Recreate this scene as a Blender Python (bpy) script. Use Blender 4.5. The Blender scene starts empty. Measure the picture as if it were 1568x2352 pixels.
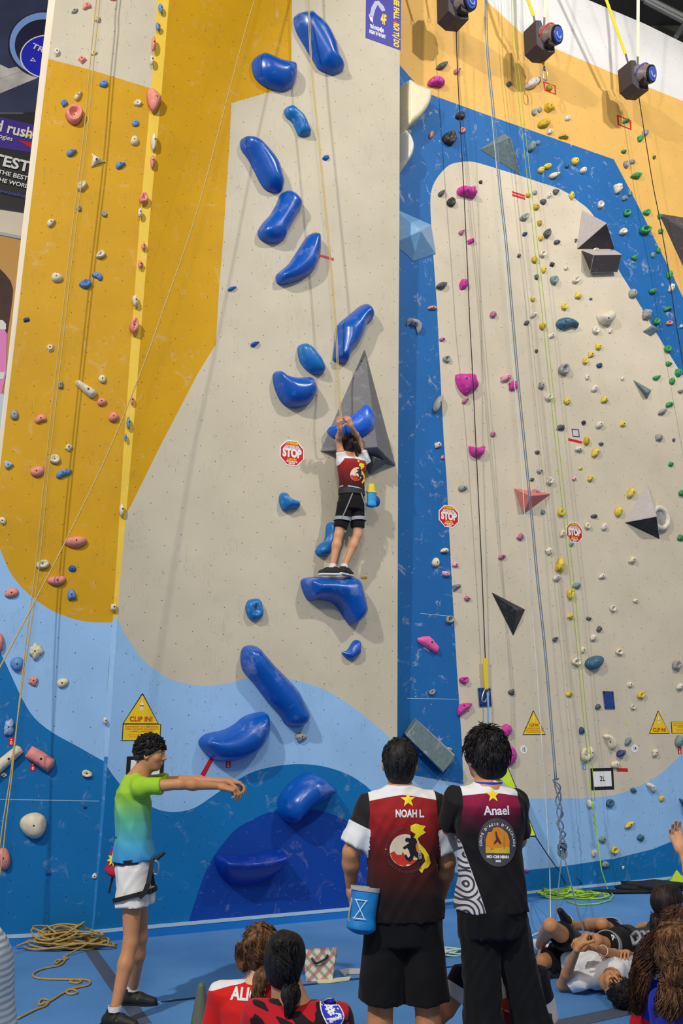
import bpy, bmesh, math, random
import numpy as np
from mathutils import Vector, Matrix
from mathutils.geometry import delaunay_2d_cdt
from mathutils.bvhtree import BVHTree

# ---------------------------------------------------------------- camera, world, lights, exposure
SC = bpy.context.scene
COL = SC.collection
FPX = 2200.0
PITCH = math.atan(499 / FPX)
CAMZ = 1.8
cd = bpy.data.cameras.new('camera')
cd.sensor_fit = 'VERTICAL'; cd.sensor_height = 36.0
cd.lens = FPX / 2352 * 36.0
cd.clip_end = 200
cam = bpy.data.objects.new('camera', cd); COL.objects.link(cam)
cam.location = (0, 0, CAMZ); cam.rotation_euler = (math.pi / 2 + PITCH, 0, 0)
SC.camera = cam

wd = bpy.data.worlds.new('hall_air'); SC.world = wd; wd.use_nodes = True
bgn = wd.node_tree.nodes['Background']
bgn.inputs[0].default_value = (0.93, 0.96, 1.0, 1); bgn.inputs[1].default_value = 0.42

def lamp(name, loc, target, size, power, colr=(1, .95, .88)):
    l = bpy.data.lights.new(name, 'AREA'); l.shape = 'DISK'; l.size = size; l.energy = power; l.color = colr
    o = bpy.data.objects.new(name, l); COL.objects.link(o); o.location = loc
    d = Vector(target) - Vector(loc); o.rotation_euler = d.to_track_quat('-Z', 'Y').to_euler()
    return o
lamp('hall_spotlight', (-6.5, -3.5, 12.5), (0.3, 9.5, 4.0), 0.5, 2300)
lamp('hall_spotlight', (1.0, -5.0, 12.0), (0.5, 8.5, 2.0), 2.0, 900, (1, .95, .88))
def spot(name, loc, target, angle, power, rad=.25, blend=.35, colr=(1, .96, .90)):
    l = bpy.data.lights.new(name, 'SPOT'); l.energy = power; l.color = colr; l.spot_size = math.radians(angle); l.spot_blend = blend; l.shadow_soft_size = rad
    o = bpy.data.objects.new(name, l); COL.objects.link(o); o.location = loc
    o.rotation_euler = (Vector(target) - Vector(loc)).to_track_quat('-Z', 'Y').to_euler(); return o
spot('wall_spotlight', (10.5, 1.5, 16.5), (4.2, 12.4, 7.2), 50, 7800)
spot('wall_spotlight', (8.0, 0.5, 15.5), (4.6, 12.6, 10.5), 36, 2800)
SC.view_settings.view_transform = 'Standard'; SC.view_settings.look = 'None'
SC.view_settings.gamma = 1; SC.view_settings.use_curve_mapping = False
SC.view_settings.exposure = -0.52

# ---------------------------------------------------------------- projection maths
CP, SP = math.cos(PITCH), math.sin(PITCH)
CAM = np.array([0, 0, CAMZ])
def ray(x, y):
    v = y - 1176.0
    return np.array([x - 784.0, FPX * CP + v * SP, FPX * SP - v * CP])
def at(x, y, Y):
    d = ray(x, y); return CAM + d * (Y / d[1])
def floor_at(x, y, z=0.0):
    d = ray(x, y); return CAM + d * ((z - CAMZ) / d[2])
def unit(v):
    v = np.asarray(v, float); return v / max(1e-9, np.linalg.norm(v))

class Plane:
    def __init__(s, B0, e, u):
        s.o = np.asarray(B0, float); s.e = unit(e); s.u = unit(u)
        n = np.cross(s.u, s.e); s.n = unit(n if n[1] < 0 else -n)
    def hit(s, x, y, off=0.0):
        d = ray(x, y); return CAM + d * (np.dot(s.o + s.n * off - CAM, s.n) / np.dot(d, s.n))
    def uv(s, P):
        q = np.asarray(P) - s.o; return np.array([q @ s.e, q @ s.u])
    def pix(s, x, y, off=0.0):
        return s.uv(s.hit(x, y, off))
    def pt(s, uv, off=0.0):
        return s.o + s.e * uv[0] + s.u * uv[1] + s.n * off
def lean(B0, B1, deg, back=0.0):
    e = unit(np.asarray(B1) - B0); n0 = np.array([e[1], -e[0], 0]); a = math.radians(deg)
    u = np.array([0, 0, 1.0]) * math.cos(a) + n0 * math.sin(a)
    return Plane(np.asarray(B0) - n0 * back, e, u)
MID = lean(floor_at(230, 2162), floor_at(798, 2107), 2.0)
RIGHT = lean(floor_at(1194, 2066), floor_at(1403, 2045), 0.6, 0.10)
_l0 = MID.hit(212, 2160); _l1 = floor_at(38, 2172); _l2 = MID.hit(374, 0, -0.02)
LEFT = Plane(np.array([_l1[0], _l1[1], 0]), _l0 - _l1, _l2 - _l0 - unit(_l0 - _l1) * np.dot(_l2 - _l0, unit(_l0 - _l1)))

# ---------------------------------------------------------------- materials
def lin(c):
    return tuple(((v / 255) / 12.92 if v / 255 <= .04045 else ((v / 255 + .055) / 1.055) ** 2.4) for v in c)
_m = {}
def nodes_of(m): return m.node_tree.nodes, m.node_tree.links
def mat(name, c, rough=.6, metal=0.0, bump=0.0, scale=40.0, var=0.0, spec=.4, coat=0.0, chalk=0.0, cscale=14.0):
    if name in _m: return _m[name]
    m = bpy.data.materials.new(name); m.use_nodes = True; N, L = nodes_of(m)
    b = N['Principled BSDF']; b.inputs['Roughness'].default_value = rough; b.inputs['Metallic'].default_value = metal
    b.inputs['Specular IOR Level'].default_value = spec
    if coat: b.inputs['Coat Weight'].default_value = coat; b.inputs['Coat Roughness'].default_value = .25
    col = lin(c) + (1,)
    tc = N.new('ShaderNodeTexCoord')
    nz = N.new('ShaderNodeTexNoise'); nz.inputs['Scale'].default_value = scale; nz.inputs['Detail'].default_value = 4
    L.new(tc.outputs['Object'], nz.inputs['Vector'])
    mr = N.new('ShaderNodeMapRange'); mr.inputs['From Min'].default_value = .3; mr.inputs['From Max'].default_value = .7
    mr.inputs['To Min'].default_value = 1 - (var or .06); mr.inputs['To Max'].default_value = 1 + (var or .06)
    L.new(nz.outputs['Fac'], mr.inputs['Value'])
    hs = N.new('ShaderNodeHueSaturation'); hs.inputs['Color'].default_value = col; L.new(mr.outputs['Result'], hs.inputs['Value'])
    out = hs.outputs['Color']
    if chalk:
        n2 = N.new('ShaderNodeTexNoise'); n2.inputs['Scale'].default_value = cscale; n2.inputs['Detail'].default_value = 6; n2.inputs['Roughness'].default_value = .65
        L.new(tc.outputs['Object'], n2.inputs['Vector'])
        cr = N.new('ShaderNodeMapRange'); cr.inputs['From Min'].default_value = .55; cr.inputs['From Max'].default_value = .78
        cr.inputs['To Max'].default_value = chalk; L.new(n2.outputs['Fac'], cr.inputs['Value'])
        mx = N.new('ShaderNodeMix'); mx.data_type = 'RGBA'; mx.inputs[7].default_value = (.7, .7, .72, 1)
        L.new(cr.outputs['Result'], mx.inputs[0]); L.new(out, mx.inputs[6]); out = mx.outputs[2]
    L.new(out, b.inputs['Base Color'])
    if bump:
        bp = N.new('ShaderNodeBump'); bp.inputs['Strength'].default_value = bump; bp.inputs['Distance'].default_value = .01
        L.new(nz.outputs['Fac'], bp.inputs['Height']); L.new(bp.outputs['Normal'], b.inputs['Normal'])
    _m[name] = m; return m

def math_node(N, L, op, a, b=None, c=None):
    n = N.new('ShaderNodeMath'); n.operation = op
    for i, v in enumerate((a, b, c)):
        if v is None: continue
        if isinstance(v, (int, float)): n.inputs[i].default_value = v
        else: L.new(v, n.inputs[i])
    return n.outputs[0]

def wall_paint(name, c, dots=1.0, chalk=.25, scuff=.3, dotcol=(40, 30, 25), rough=.6):
    """painted climbing panel: staggered bolt holes, chalk bloom, dark rubber scuffs; UV is in metres on the panel"""
    if name in _m: return _m[name]
    m = bpy.data.materials.new(name); m.use_nodes = True; N, L = nodes_of(m); b = N['Principled BSDF']
    b.inputs['Roughness'].default_value = rough; b.inputs['Specular IOR Level'].default_value = .25
    uv = N.new('ShaderNodeUVMap'); uv.uv_map = 'UVMap'
    sp = N.new('ShaderNodeSeparateXYZ'); L.new(uv.outputs[0], sp.inputs[0])
    M = lambda op, a, b_=None: math_node(N, L, op, a, b_)
    cu = M('DIVIDE', sp.outputs[0], .157); ci = M('FLOOR', cu); par = M('FLOORED_MODULO', ci, 2)
    cv = M('ADD', M('DIVIDE', sp.outputs[1], .262), M('MULTIPLY', par, .5))
    cv = M('ADD', cv, M('MULTIPLY', cu, .03))
    dx = M('MULTIPLY', M('SUBTRACT', M('FRACT', cu), .5), .157); dy = M('MULTIPLY', M('SUBTRACT', M('FRACT', cv), .5), .262)
    rr = M('SQRT', M('ADD', M('MULTIPLY', dx, dx), M('MULTIPLY', dy, dy)))
    dot = M('MULTIPLY', M('LESS_THAN', rr, .0052), .8 * dots)
    # blotchy paint
    n1 = N.new('ShaderNodeTexNoise'); n1.inputs['Scale'].default_value = 1.6; n1.inputs['Detail'].default_value = 7; L.new(uv.outputs[0], n1.inputs['Vector'])
    mr = N.new('ShaderNodeMapRange'); mr.inputs[1].default_value = .3; mr.inputs[2].default_value = .7; mr.inputs[3].default_value = .93; mr.inputs[4].default_value = 1.06
    L.new(n1.outputs['Fac'], mr.inputs[0])
    hs = N.new('ShaderNodeHueSaturation'); hs.inputs['Color'].default_value = lin(c) + (1,); L.new(mr.outputs[0], hs.inputs['Value'])
    cur = hs.outputs[0]
    def mix(fac, colr):
        nonlocal cur
        mx = N.new('ShaderNodeMix'); mx.data_type = 'RGBA'; mx.inputs[7].default_value = colr
        L.new(fac, mx.inputs[0]); L.new(cur, mx.inputs[6]); cur = mx.outputs[2]
    # chalk: soft patches times fine noise
    n2 = N.new('ShaderNodeTexNoise'); n2.inputs['Scale'].default_value = 5; n2.inputs['Detail'].default_value = 8; n2.inputs['Roughness'].default_value = .7
    n2.inputs['Distortion'].default_value = 1.2; L.new(uv.outputs[0], n2.inputs['Vector'])
    c2 = N.new('ShaderNodeMapRange'); c2.inputs[1].default_value = .58; c2.inputs[2].default_value = .8; c2.inputs[4].default_value = chalk; L.new(n2.outputs['Fac'], c2.inputs[0])
    mix(c2.outputs[0], (.72, .70, .70, 1))
    n5 = N.new('ShaderNodeTexVoronoi'); n5.inputs['Scale'].default_value = 9; L.new(uv.outputs[0], n5.inputs['Vector'])
    n6 = N.new('ShaderNodeTexNoise'); n6.inputs['Scale'].default_value = 60; L.new(uv.outputs[0], n6.inputs['Vector'])
    spk = M('MULTIPLY', M('LESS_THAN', n5.outputs['Distance'], .05), M('GREATER_THAN', n6.outputs['Fac'], .5)); mix(M('MULTIPLY', spk, chalk), (.8, .8, .8, 1))
    # scuffs: stretched thin lines
    mp = N.new('ShaderNodeMapping'); mp.inputs['Rotation'].default_value = (0, 0, .25); mp.inputs['Scale'].default_value = (9, 1.1, 1); L.new(uv.outputs[0], mp.inputs[0])
    n3 = N.new('ShaderNodeTexNoise'); n3.inputs['Scale'].default_value = 2.2; n3.inputs['Detail'].default_value = 3; n3.inputs['Distortion'].default_value = 2; L.new(mp.outputs[0], n3.inputs['Vector'])
    ln = M('LESS_THAN', M('ABSOLUTE', M('SUBTRACT', n3.outputs['Fac'], .5)), .006)
    n4 = N.new('ShaderNodeTexNoise'); n4.inputs['Scale'].default_value = 2.6; n4.inputs['Detail'].default_value = 2; L.new(uv.outputs[0], n4.inputs['Vector'])
    msk = M('MULTIPLY', ln, M('GREATER_THAN', n4.outputs['Fac'], .53)); mix(M('MULTIPLY', msk, scuff), (.10, .09, .08, 1))
    mix(dot, lin(dotcol) + (1,))
    L.new(cur, b.inputs['Base Color'])
    bp = N.new('ShaderNodeBump'); bp.inputs['Strength'].default_value = .12; bp.inputs['Distance'].default_value = .004
    L.new(n6.outputs['Fac'], bp.inputs['Height']); L.new(bp.outputs[0], b.inputs['Normal'])
    _m[name] = m; return m

# ---------------------------------------------------------------- object helpers
def mesh_obj(name, verts, faces, mats, parent=None, smooth=False, mi=None, origin=None, uvs=None):
    me = bpy.data.meshes.new(name)
    V = np.asarray(verts, float)
    o0 = np.zeros(3) if origin is None else np.asarray(origin, float)
    me.from_pydata([tuple(v) for v in (V - o0)], [], [tuple(int(i) for i in f) for f in faces])
    if not isinstance(mats, (list, tuple)): mats = [mats]
    for m_ in mats: me.materials.append(m_)
    if mi is not None: me.polygons.foreach_set('material_index', np.asarray(mi, dtype=np.int32))
    if uvs is not None:
        ul = me.uv_layers.new(name='UVMap')
        li = np.zeros(len(me.loops), dtype=np.int32); me.loops.foreach_get('vertex_index', li)
        ul.data.foreach_set('uv', np.asarray(uvs, float)[li].ravel())
    if smooth: me.polygons.foreach_set('use_smooth', np.ones(len(me.polygons), dtype=bool))
    me.update()
    o = bpy.data.objects.new(name, me); COL.objects.link(o)
    o.location = o0
    if parent is not None: attach(o, parent)
    return o
def attach(o, parent):
    o.parent = parent
    o.location = Vector(o.location) - wloc(parent)
def wloc(p):
    v = Vector((0, 0, 0))
    while p is not None: v += Vector(p.location); p = p.parent
    return v
def empty(name, loc):
    o = bpy.data.objects.new(name, None); COL.objects.link(o); o.location = tuple(loc); o.empty_display_size = .1; return o
def tag(o, label=None, cat=None, group=None, kind=None):
    if label: o['label'] = label
    if cat: o['category'] = cat
    if group: o['group'] = group
    if kind: o['kind'] = kind
    return o
def smooth_closed(P, n=4):
    P = np.asarray(P, float); out = []
    N_ = len(P)
    for i in range(N_):
        a, b, c, d = P[i - 1], P[i], P[(i + 1) % N_], P[(i + 2) % N_]
        for k in range(n):
            t = k / n
            out.append(.5 * ((2 * b) + (c - a) * t + (2 * a - 5 * b + 4 * c - d) * t * t + (3 * b - a - 3 * c + d) * t ** 3))
    return np.array(out)
def smooth_open(P, n=5):
    P = np.asarray(P, float); Q = np.vstack([2 * P[0] - P[1], P, 2 * P[-1] - P[-2]]); out = []
    for i in range(1, len(Q) - 2):
        a, b, c, d = Q[i - 1], Q[i], Q[i + 1], Q[i + 2]
        for k in range(n):
            t = k / n
            out.append(.5 * ((2 * b) + (c - a) * t + (2 * a - 5 * b + 4 * c - d) * t * t + (3 * b - a - 3 * c + d) * t ** 3))
    out.append(P[-1]); return np.array(out)
def inside(P, poly):
    P = np.atleast_2d(P); poly = np.asarray(poly); x, y = P[:, 0], P[:, 1]; r = np.zeros(len(P), bool)
    j = len(poly) - 1
    for i in range(len(poly)):
        xi, yi = poly[i]; xj, yj = poly[j]
        c = ((yi > y) != (yj > y)) & (x < (xj - xi) * (y - yi) / ((yj - yi) if yj != yi else 1e-12) + xi)
        r ^= c; j = i
    return r
def cdt(polys, pts=None, eps=1e-6):
    V = []; E = []
    for p in polys:
        s = len(V)
        V += [Vector((a[0], a[1])) for a in p]; E += [(s + i, s + (i + 1) % len(p)) for i in range(len(p))]
    if pts is not None: V += [Vector((a[0], a[1])) for a in pts]
    v, e, f, *_ = delaunay_2d_cdt(V, E, [], 0, eps)
    return np.array([(a.x, a.y) for a in v]), np.array([tuple(t) for t in f])
def painted_panel(name, plane, bound_px, regions, thick=.14, off=0.0, parent=None):
    """bound_px: outline; regions: [(material, polygon px or None)] later ones on top"""
    bd = np.array([plane.pix(*p) for p in bound_px])
    polys = [bd]; reg = []
    for m_, pl in regions:
        if pl is None: reg.append(None)
        else:
            q = np.array([plane.pix(*p) for p in pl]); reg.append(q); polys.append(q)
    v, f = cdt(polys)
    c = v[f].mean(1); keep = inside(c, bd); f = f[keep]; c = c[keep]
    mi = np.zeros(len(f), int)
    for i, q in enumerate(reg):
        if q is not None: mi[inside(c, q)] = i
    V = [plane.pt(a, off) for a in v]; F = [tuple(t) for t in f]; mi = list(mi); uv = list(v)
    # orient
    for k, t in enumerate(F):
        n = np.cross(V[t[1]] - V[t[0]], V[t[2]] - V[t[0]])
        if n @ plane.n < 0: F[k] = t[::-1]
    s = len(V); V += [plane.pt(a, off) for a in bd] + [plane.pt(a, off - thick) for a in bd]; uv += list(bd) + list(bd); n_ = len(bd)
    for i in range(n_):
        j = (i + 1) % n_; F.append((s + i, s + j, s + n_ + j, s + n_ + i)); mi.append(0)
    F.append(tuple(s + n_ + i for i in range(n_))); mi.append(0)
    return mesh_obj(name, V, F, [m_ for m_, _ in regions], parent=parent, mi=mi, uvs=uv, origin=plane.pt(bd.mean(0)) * [1, 1, 0])
def box_verts(c, ax, ay, az, hx, hy, hz):
    V = [c + ax * sx * hx + ay * sy * hy + az * sz * hz for sz in (-1, 1) for sy in (-1, 1) for sx in (-1, 1)]
    F = [(0, 2, 3, 1), (4, 5, 7, 6), (0, 1, 5, 4), (2, 6, 7, 3), (0, 4, 6, 2), (1, 3, 7, 5)]
    return V, F
class MB:
    def __init__(s): s.V = []; s.F = []; s.M = []
    def add(s, V, F, m=0):
        k = len(s.V); s.V += [np.asarray(v, float) for v in V]; s.F += [tuple(i + k for i in f) for f in F]; s.M += [m] * len(F); return s
    def box(s, c, half, ax=(1, 0, 0), ay=(0, 1, 0), az=(0, 0, 1), m=0):
        V, F = box_verts(np.asarray(c, float), unit(ax), unit(ay), unit(az), *half); return s.add(V, F, m)
    def tube(s, P, r, n=8, closed=False, m=0, cap=True):
        P = [np.asarray(p, float) for p in P]; K = len(P); rr = r if hasattr(r, '__len__') else [r] * K
        k0 = len(s.V); up = None
        for i in range(K):
            if closed: t = unit(P[(i + 1) % K] - P[i - 1])
            else: t = unit(P[min(i + 1, K - 1)] - P[max(i - 1, 0)])
            if up is None:
                a = np.array([0, 0, 1.0]) if abs(t[2]) < .9 else np.array([1.0, 0, 0]); up = unit(np.cross(t, a))
            else: up = unit(up - t * (up @ t))
            w = np.cross(t, up)
            for j in range(n):
                a = 2 * math.pi * j / n; s.V.append(P[i] + (up * math.cos(a) + w * math.sin(a)) * rr[i])
        for i in range(K if closed else K - 1):
            i2 = (i + 1) % K
            for j in range(n):
                j2 = (j + 1) % n; s.F.append((k0 + i * n + j, k0 + i * n + j2, k0 + i2 * n + j2, k0 + i2 * n + j)); s.M.append(m)
        if cap and not closed:
            s.F.append(tuple(k0 + j for j in range(n))[::-1]); s.M.append(m)
            s.F.append(tuple(k0 + (K - 1) * n + j for j in range(n))); s.M.append(m)
        return s
    def cyl(s, a, b, r, n=16, m=0, r2=None): return s.tube([a, b], [r, r2 if r2 is not None else r], n, m=m)
    def ribbon(s, P, w, side, t=.003, m=0):
        """flat strap along P, width w in direction side"""
        P = [np.asarray(p, float) for p in P]; sd = unit(side); k0 = len(s.V)
        for i, p in enumerate(P):
            tg = unit(P[min(i + 1, len(P) - 1)] - P[max(i - 1, 0)]); nn = unit(np.cross(tg, sd)); s2 = unit(np.cross(nn, tg))
            for a, b_ in ((-1, -1), (1, -1), (1, 1), (-1, 1)): s.V.append(p + s2 * a * w / 2 + nn * b_ * t / 2)
        for i in range(len(P) - 1):
            for j in range(4):
                j2 = (j + 1) % 4; s.F.append((k0 + i * 4 + j, k0 + i * 4 + j2, k0 + i * 4 + 4 + j2, k0 + i * 4 + 4 + j)); s.M.append(m)
        s.F.append((k0 + 3, k0 + 2, k0 + 1, k0)); s.M.append(m); e = k0 + 4 * (len(P) - 1); s.F.append((e, e + 1, e + 2, e + 3)); s.M.append(m)
        return s
    def build(s, name, mats, parent=None, smooth=False, origin=None, kind=None):
        if origin is None and parent is None: origin = np.mean(s.V, 0)
        if origin is None: origin = np.mean(s.V, 0)
        return mesh_obj(name, s.V, s.F, mats, parent, smooth, s.M, origin)

def text_polys(txt, size=1.0, bold=0.0, spacing=1.0, align='CENTER'):
    """tessellated lettering in 2D (vertices, faces), height ~ size"""
    cu = bpy.data.curves.new('t', 'FONT'); cu.body = txt; cu.size = size; cu.align_x = align; cu.align_y = 'CENTER'; cu.offset = bold
    cu.space_character = spacing; cu.resolution_u = 3
    o = bpy.data.objects.new('t', cu); COL.objects.link(o); bpy.context.view_layer.update()
    me = o.to_mesh(); V = np.array([v.co[:2] for v in me.vertices]).reshape(-1, 2); F = [tuple(p.vertices) for p in me.polygons]
    o.to_mesh_clear(); bpy.data.objects.remove(o); bpy.data.curves.remove(cu)
    return V, F
class Flat:
    """flat printed graphics laid on a plane frame: o + x*ex + y*ey, each layer lifted a hair"""
    def __init__(s, o, ex, ey, n, lift=.0015): s.o, s.ex, s.ey, s.n, s.l = np.asarray(o, float), np.asarray(ex, float), np.asarray(ey, float), unit(n), lift; s.mb = MB(); s.mats = []; s.k = 0
    def mi(s, m):
        if m not in s.mats: s.mats.append(m)
        return s.mats.index(m)
    def P(s, a): return s.o + s.ex * a[0] + s.ey * a[1] + s.n * (s.l * (s.k + 1))
    def poly(s, pts, m, up=True):
        pts = np.asarray(pts, float); v, f = cdt([pts]); c = v[f].mean(1); f = f[inside(c, pts)]
        s.mb.add([s.P(a) for a in v], [tuple(t) for t in f], s.mi(m))
        if up: s.k += 1
        return s
    def text(s, txt, x, y, size, m, bold=0.0, sx=1.0, rot=0.0, align='CENTER', up=True, spacing=1.0):
        V, F = text_polys(txt, size, bold, spacing, align)
        if len(V):
            V = V * [sx, 1]; c_, s_ = math.cos(rot), math.sin(rot); V = V @ np.array([[c_, s_], [-s_, c_]]) + [x, y]
            s.mb.add([s.P(a) for a in V], F, s.mi(m))
        if up: s.k += 1
        return s
    def build(s, name, parent=None): return s.mb.build(name, s.mats, parent)
def circle(cx, cy, r, n=32, a0=0, a1=2 * math.pi, ry=None):
    ry = r if ry is None else ry
    return [(cx + r * math.cos(a0 + (a1 - a0) * i / n), cy + ry * math.sin(a0 + (a1 - a0) * i / n)) for i in range(n if abs(a1 - a0 - 2 * math.pi) < 1e-6 else n + 1)]
def Z(pts, ox, oy, s=2.9037):
    return [(ox + a / s, oy + b / s) for a, b in pts]
# ================================================================ THE SETTING
CREAM = wall_paint('cream_wall_paint', (196, 186, 164), dots=1, chalk=.12, scuff=.35)
YEL = wall_paint('yellow_wall_paint', (200, 150, 8), chalk=.28, scuff=.45, dotcol=(70, 45, 5))
LBLUE = wall_paint('light_blue_wall_paint', (146, 186, 226), chalk=.15, scuff=.35, dotcol=(25, 40, 60))
MBLUE = wall_paint('mid_blue_wall_paint', (6, 106, 168), chalk=.35, scuff=.1, dotcol=(15, 25, 50))
DBLUE = wall_paint('deep_blue_wall_paint', (4, 60, 150), chalk=.22, scuff=.05, dotcol=(90, 110, 160))
ORANGE = wall_paint('orange_wall_paint', (218, 172, 92), chalk=.2, scuff=.1, dotcol=(90, 60, 20))
WHITEW = wall_paint('white_wall_paint', (214, 212, 210), chalk=.1, scuff=.05, dotcol=(90, 85, 80))
BLUER = wall_paint('cobalt_wall_paint', (26, 98, 164), chalk=.9, scuff=.0, dotcol=(30, 40, 80))
CREAMR = wall_paint('cream_right_wall_paint', (206, 194, 172), chalk=.1, scuff=.3)
STRIPY = mat('lit_yellow_edge_paint', (222, 184, 50), .6, var=.05, scale=3, chalk=.25)  # corner strip: lighter copies of the wall paints, stronger light painted in plus chalk wear
STRIPB = mat('lit_pale_blue_edge_paint', (150, 190, 228), .6, var=.05, scale=3, chalk=.4)
STRIPM = mat('lit_worn_blue_edge_paint', (40, 124, 192), .6, var=.05, scale=3, chalk=.5)
EDGEW = mat('bare_cream_edge', (228, 214, 190), .6, var=.05, scale=2)
TRIMW = mat('white_caulk', (170, 195, 215), .5)
KICK = mat('kick_board_blue', (20, 112, 190), .5, var=.06, scale=3)

# middle wall ----------------------------------------------------
arete_r = [(398, -150), (388, 0), (372, 200), (344, 500), (302, 1040), (270, 1400), (262, 1540), (240, 1850), (215, 2140), (213, 2163)]
arete_l = [(375, -150), (360, 0), (348, 200), (321, 500), (283, 1040), (261, 1400), (249, 1540), (233, 1850), (210, 2140), (209, 2163)]
mid_b = [(919, -150), (918, 0), (917, 500), (914, 1000), (912, 1700), (911, 2104)] + arete_r[::-1]
yel = [(300, -160), (672, -160), (669, 140), (668, 205), (620, 211), (531, 237), (527, 330), (520, 430), (513, 540), (503, 660), (497, 768), (496, 790), (454, 858), (365, 1030), (300, 1162), (260, 1230), (200, 1200)]
lb = [(240, 1370)] + list(map(tuple, smooth_open([(262, 1400), (269, 1418), (285, 1452), (303, 1480), (331, 1518), (379, 1554), (430, 1571), (482, 1575), (540, 1566), (569, 1558), (610, 1555), (651, 1558), (720, 1574), (775, 1600), (831, 1640), (879, 1680), (925, 1722)], 3))) + [(940, 2200), (180, 2200)]
mb = list(map(tuple, smooth_open([(225, 1730), (238, 1748), (272, 1797), (315, 1835), (362, 1859), (403, 1865), (448, 1855), (499, 1821), (548, 1790), (586, 1771), (638, 1759), (689, 1755), (741, 1760), (793, 1776), (831, 1798), (855, 1819), (885, 1850), (930, 1905)], 3))) + [(940, 2200), (180, 2200)]
db = list(map(tuple, smooth_open([(428, 2150), (433, 2118), (451, 2061), (469, 2010), (489, 1970), (515, 1934), (543, 1903), (579, 1883), (612, 1868), (660, 1858), (716, 1859), (757, 1868), (800, 1889), (850, 1930), (900, 1990), (930, 2060)], 3))) + [(940, 2200), (420, 2200)]
tag(painted_panel('wall_middle', MID, mid_b, [(CREAM, None), (YEL, yel), (LBLUE, lb), (MBLUE, mb), (DBLUE, db)], thick=.2), kind='structure')
# left wall -------------------------------------------------------
left_in = [(137, -150), (127, 0), (62, 540), (4, 1040), (-50, 1500), (-105, 1900), (-130, 2176)]
left_b = arete_l[:] + left_in[::-1]
lc = [(90, -160), (400, -160), (380, 213), (344, 202), (207, 160), (114, 136), (60, 120)]
llb = list(map(tuple, smooth_open([(-160, 880), (-100, 1010), (-40, 1160), (0, 1260), (21, 1310), (52, 1351), (93, 1386), (138, 1411), (193, 1427), (255, 1430), (290, 1428)], 3))) + [(290, 2200), (-200, 2200)]
lmb = list(map(tuple, smooth_open([(-160, 1300), (-80, 1385), (-20, 1465), (7, 1511), (28, 1556), (52, 1607), (79, 1649), (121, 1683), (172, 1711), (207, 1731), (238, 1748), (262, 1758)], 3))) + [(290, 2200), (-200, 2200)]
tag(painted_panel('wall_left', LEFT, left_b, [(YEL, None), (CREAM, lc), (LBLUE, llb), (MBLUE, lmb)], thick=.2), kind='structure')
# corner strip between them, its lit brightness put into the colours
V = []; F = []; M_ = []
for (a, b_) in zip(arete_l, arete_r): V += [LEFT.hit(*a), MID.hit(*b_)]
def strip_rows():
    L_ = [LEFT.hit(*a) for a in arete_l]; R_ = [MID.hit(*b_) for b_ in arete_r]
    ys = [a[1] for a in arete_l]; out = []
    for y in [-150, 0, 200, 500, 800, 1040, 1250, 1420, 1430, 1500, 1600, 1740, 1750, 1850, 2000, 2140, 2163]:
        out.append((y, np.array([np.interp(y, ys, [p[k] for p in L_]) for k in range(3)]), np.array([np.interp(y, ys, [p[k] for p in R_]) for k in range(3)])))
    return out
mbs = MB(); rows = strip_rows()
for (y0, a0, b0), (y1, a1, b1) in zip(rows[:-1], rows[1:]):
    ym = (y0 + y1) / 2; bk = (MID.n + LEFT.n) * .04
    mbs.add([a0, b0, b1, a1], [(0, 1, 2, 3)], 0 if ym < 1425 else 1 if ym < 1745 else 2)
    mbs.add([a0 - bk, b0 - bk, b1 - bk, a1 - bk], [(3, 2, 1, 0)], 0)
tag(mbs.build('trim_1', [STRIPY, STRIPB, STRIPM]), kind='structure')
ARETE = Plane(rows[-1][1], rows[-1][2] - rows[-1][1], (rows[1][1] + rows[1][2]) / 2 - (rows[-1][1] + rows[-1][2]) / 2)
# free left edge of the left wall
mbe = MB()
outer = [(122, -150), (111, 0), (49, 540), (-5, 1040), (-62, 1500), (-118, 1900), (-143, 2176)]
for i in range(len(left_in) - 1):
    a0, a1 = LEFT.hit(*left_in[i]), LEFT.hit(*left_in[i + 1]); o0, o1 = LEFT.hit(*outer[i], -.05), LEFT.hit(*outer[i + 1], -.05)
    p0, p1 = o0 - LEFT.n * .18, o1 - LEFT.n * .18
    mbe.add([a0, a1, o1, o0], [(0, 1, 2, 3)]); mbe.add([o0, o1, p1, p0], [(0, 1, 2, 3)])
tag(mbe.build('trim_2', EDGEW), kind='structure')
# right wall -------------------------------------------------------
rb = [(880, -260), (1190, -85), (1351, 0), (1481, 55), (1568, 98), (1760, 190), (1760, 2018), (1568, 2036), (1300, 2062), (880, 2104)]
r_or = [(860, -400), (1010, -130), (1115, 0), (1207, 85), (1266, 108), (1407, 168), (1568, 232), (1760, 310), (1800, 1200), (1700, 960), (1568, 684), (1543, 629), (1512, 568), (1474, 490), (1450, 443), (1409, 366), (1124, 266), (972, 211), (919, 151), (860, 80)]
r_cr = [(1065, 1830), (1060, 1700), (1049, 1538), (1036, 1313), (1025, 1095), (1019, 1013), (1013, 900), (1003, 700), (995, 589)] + list(map(tuple, smooth_open([(990, 518), (988, 470), (990, 440), (998, 418), (1010, 400), (1030, 380), (1052, 373), (1078, 371), (1104, 376), (1192, 403), (1240, 419), (1280, 432), (1307, 446), (1326, 461), (1356, 486), (1388, 540), (1419, 617), (1448, 665), (1507, 765), (1568, 864)], 3))) + [(1700, 1080), (1790, 1240), (1790, 1560), (1700, 1640)] + list(map(tuple, smooth_open([(1620, 1700), (1568, 1731), (1518, 1776), (1480, 1799), (1427, 1822), (1375, 1831), (1322, 1834), (1238, 1834), (1194, 1833), (1120, 1823), (1066, 1802)], 3)))
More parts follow.
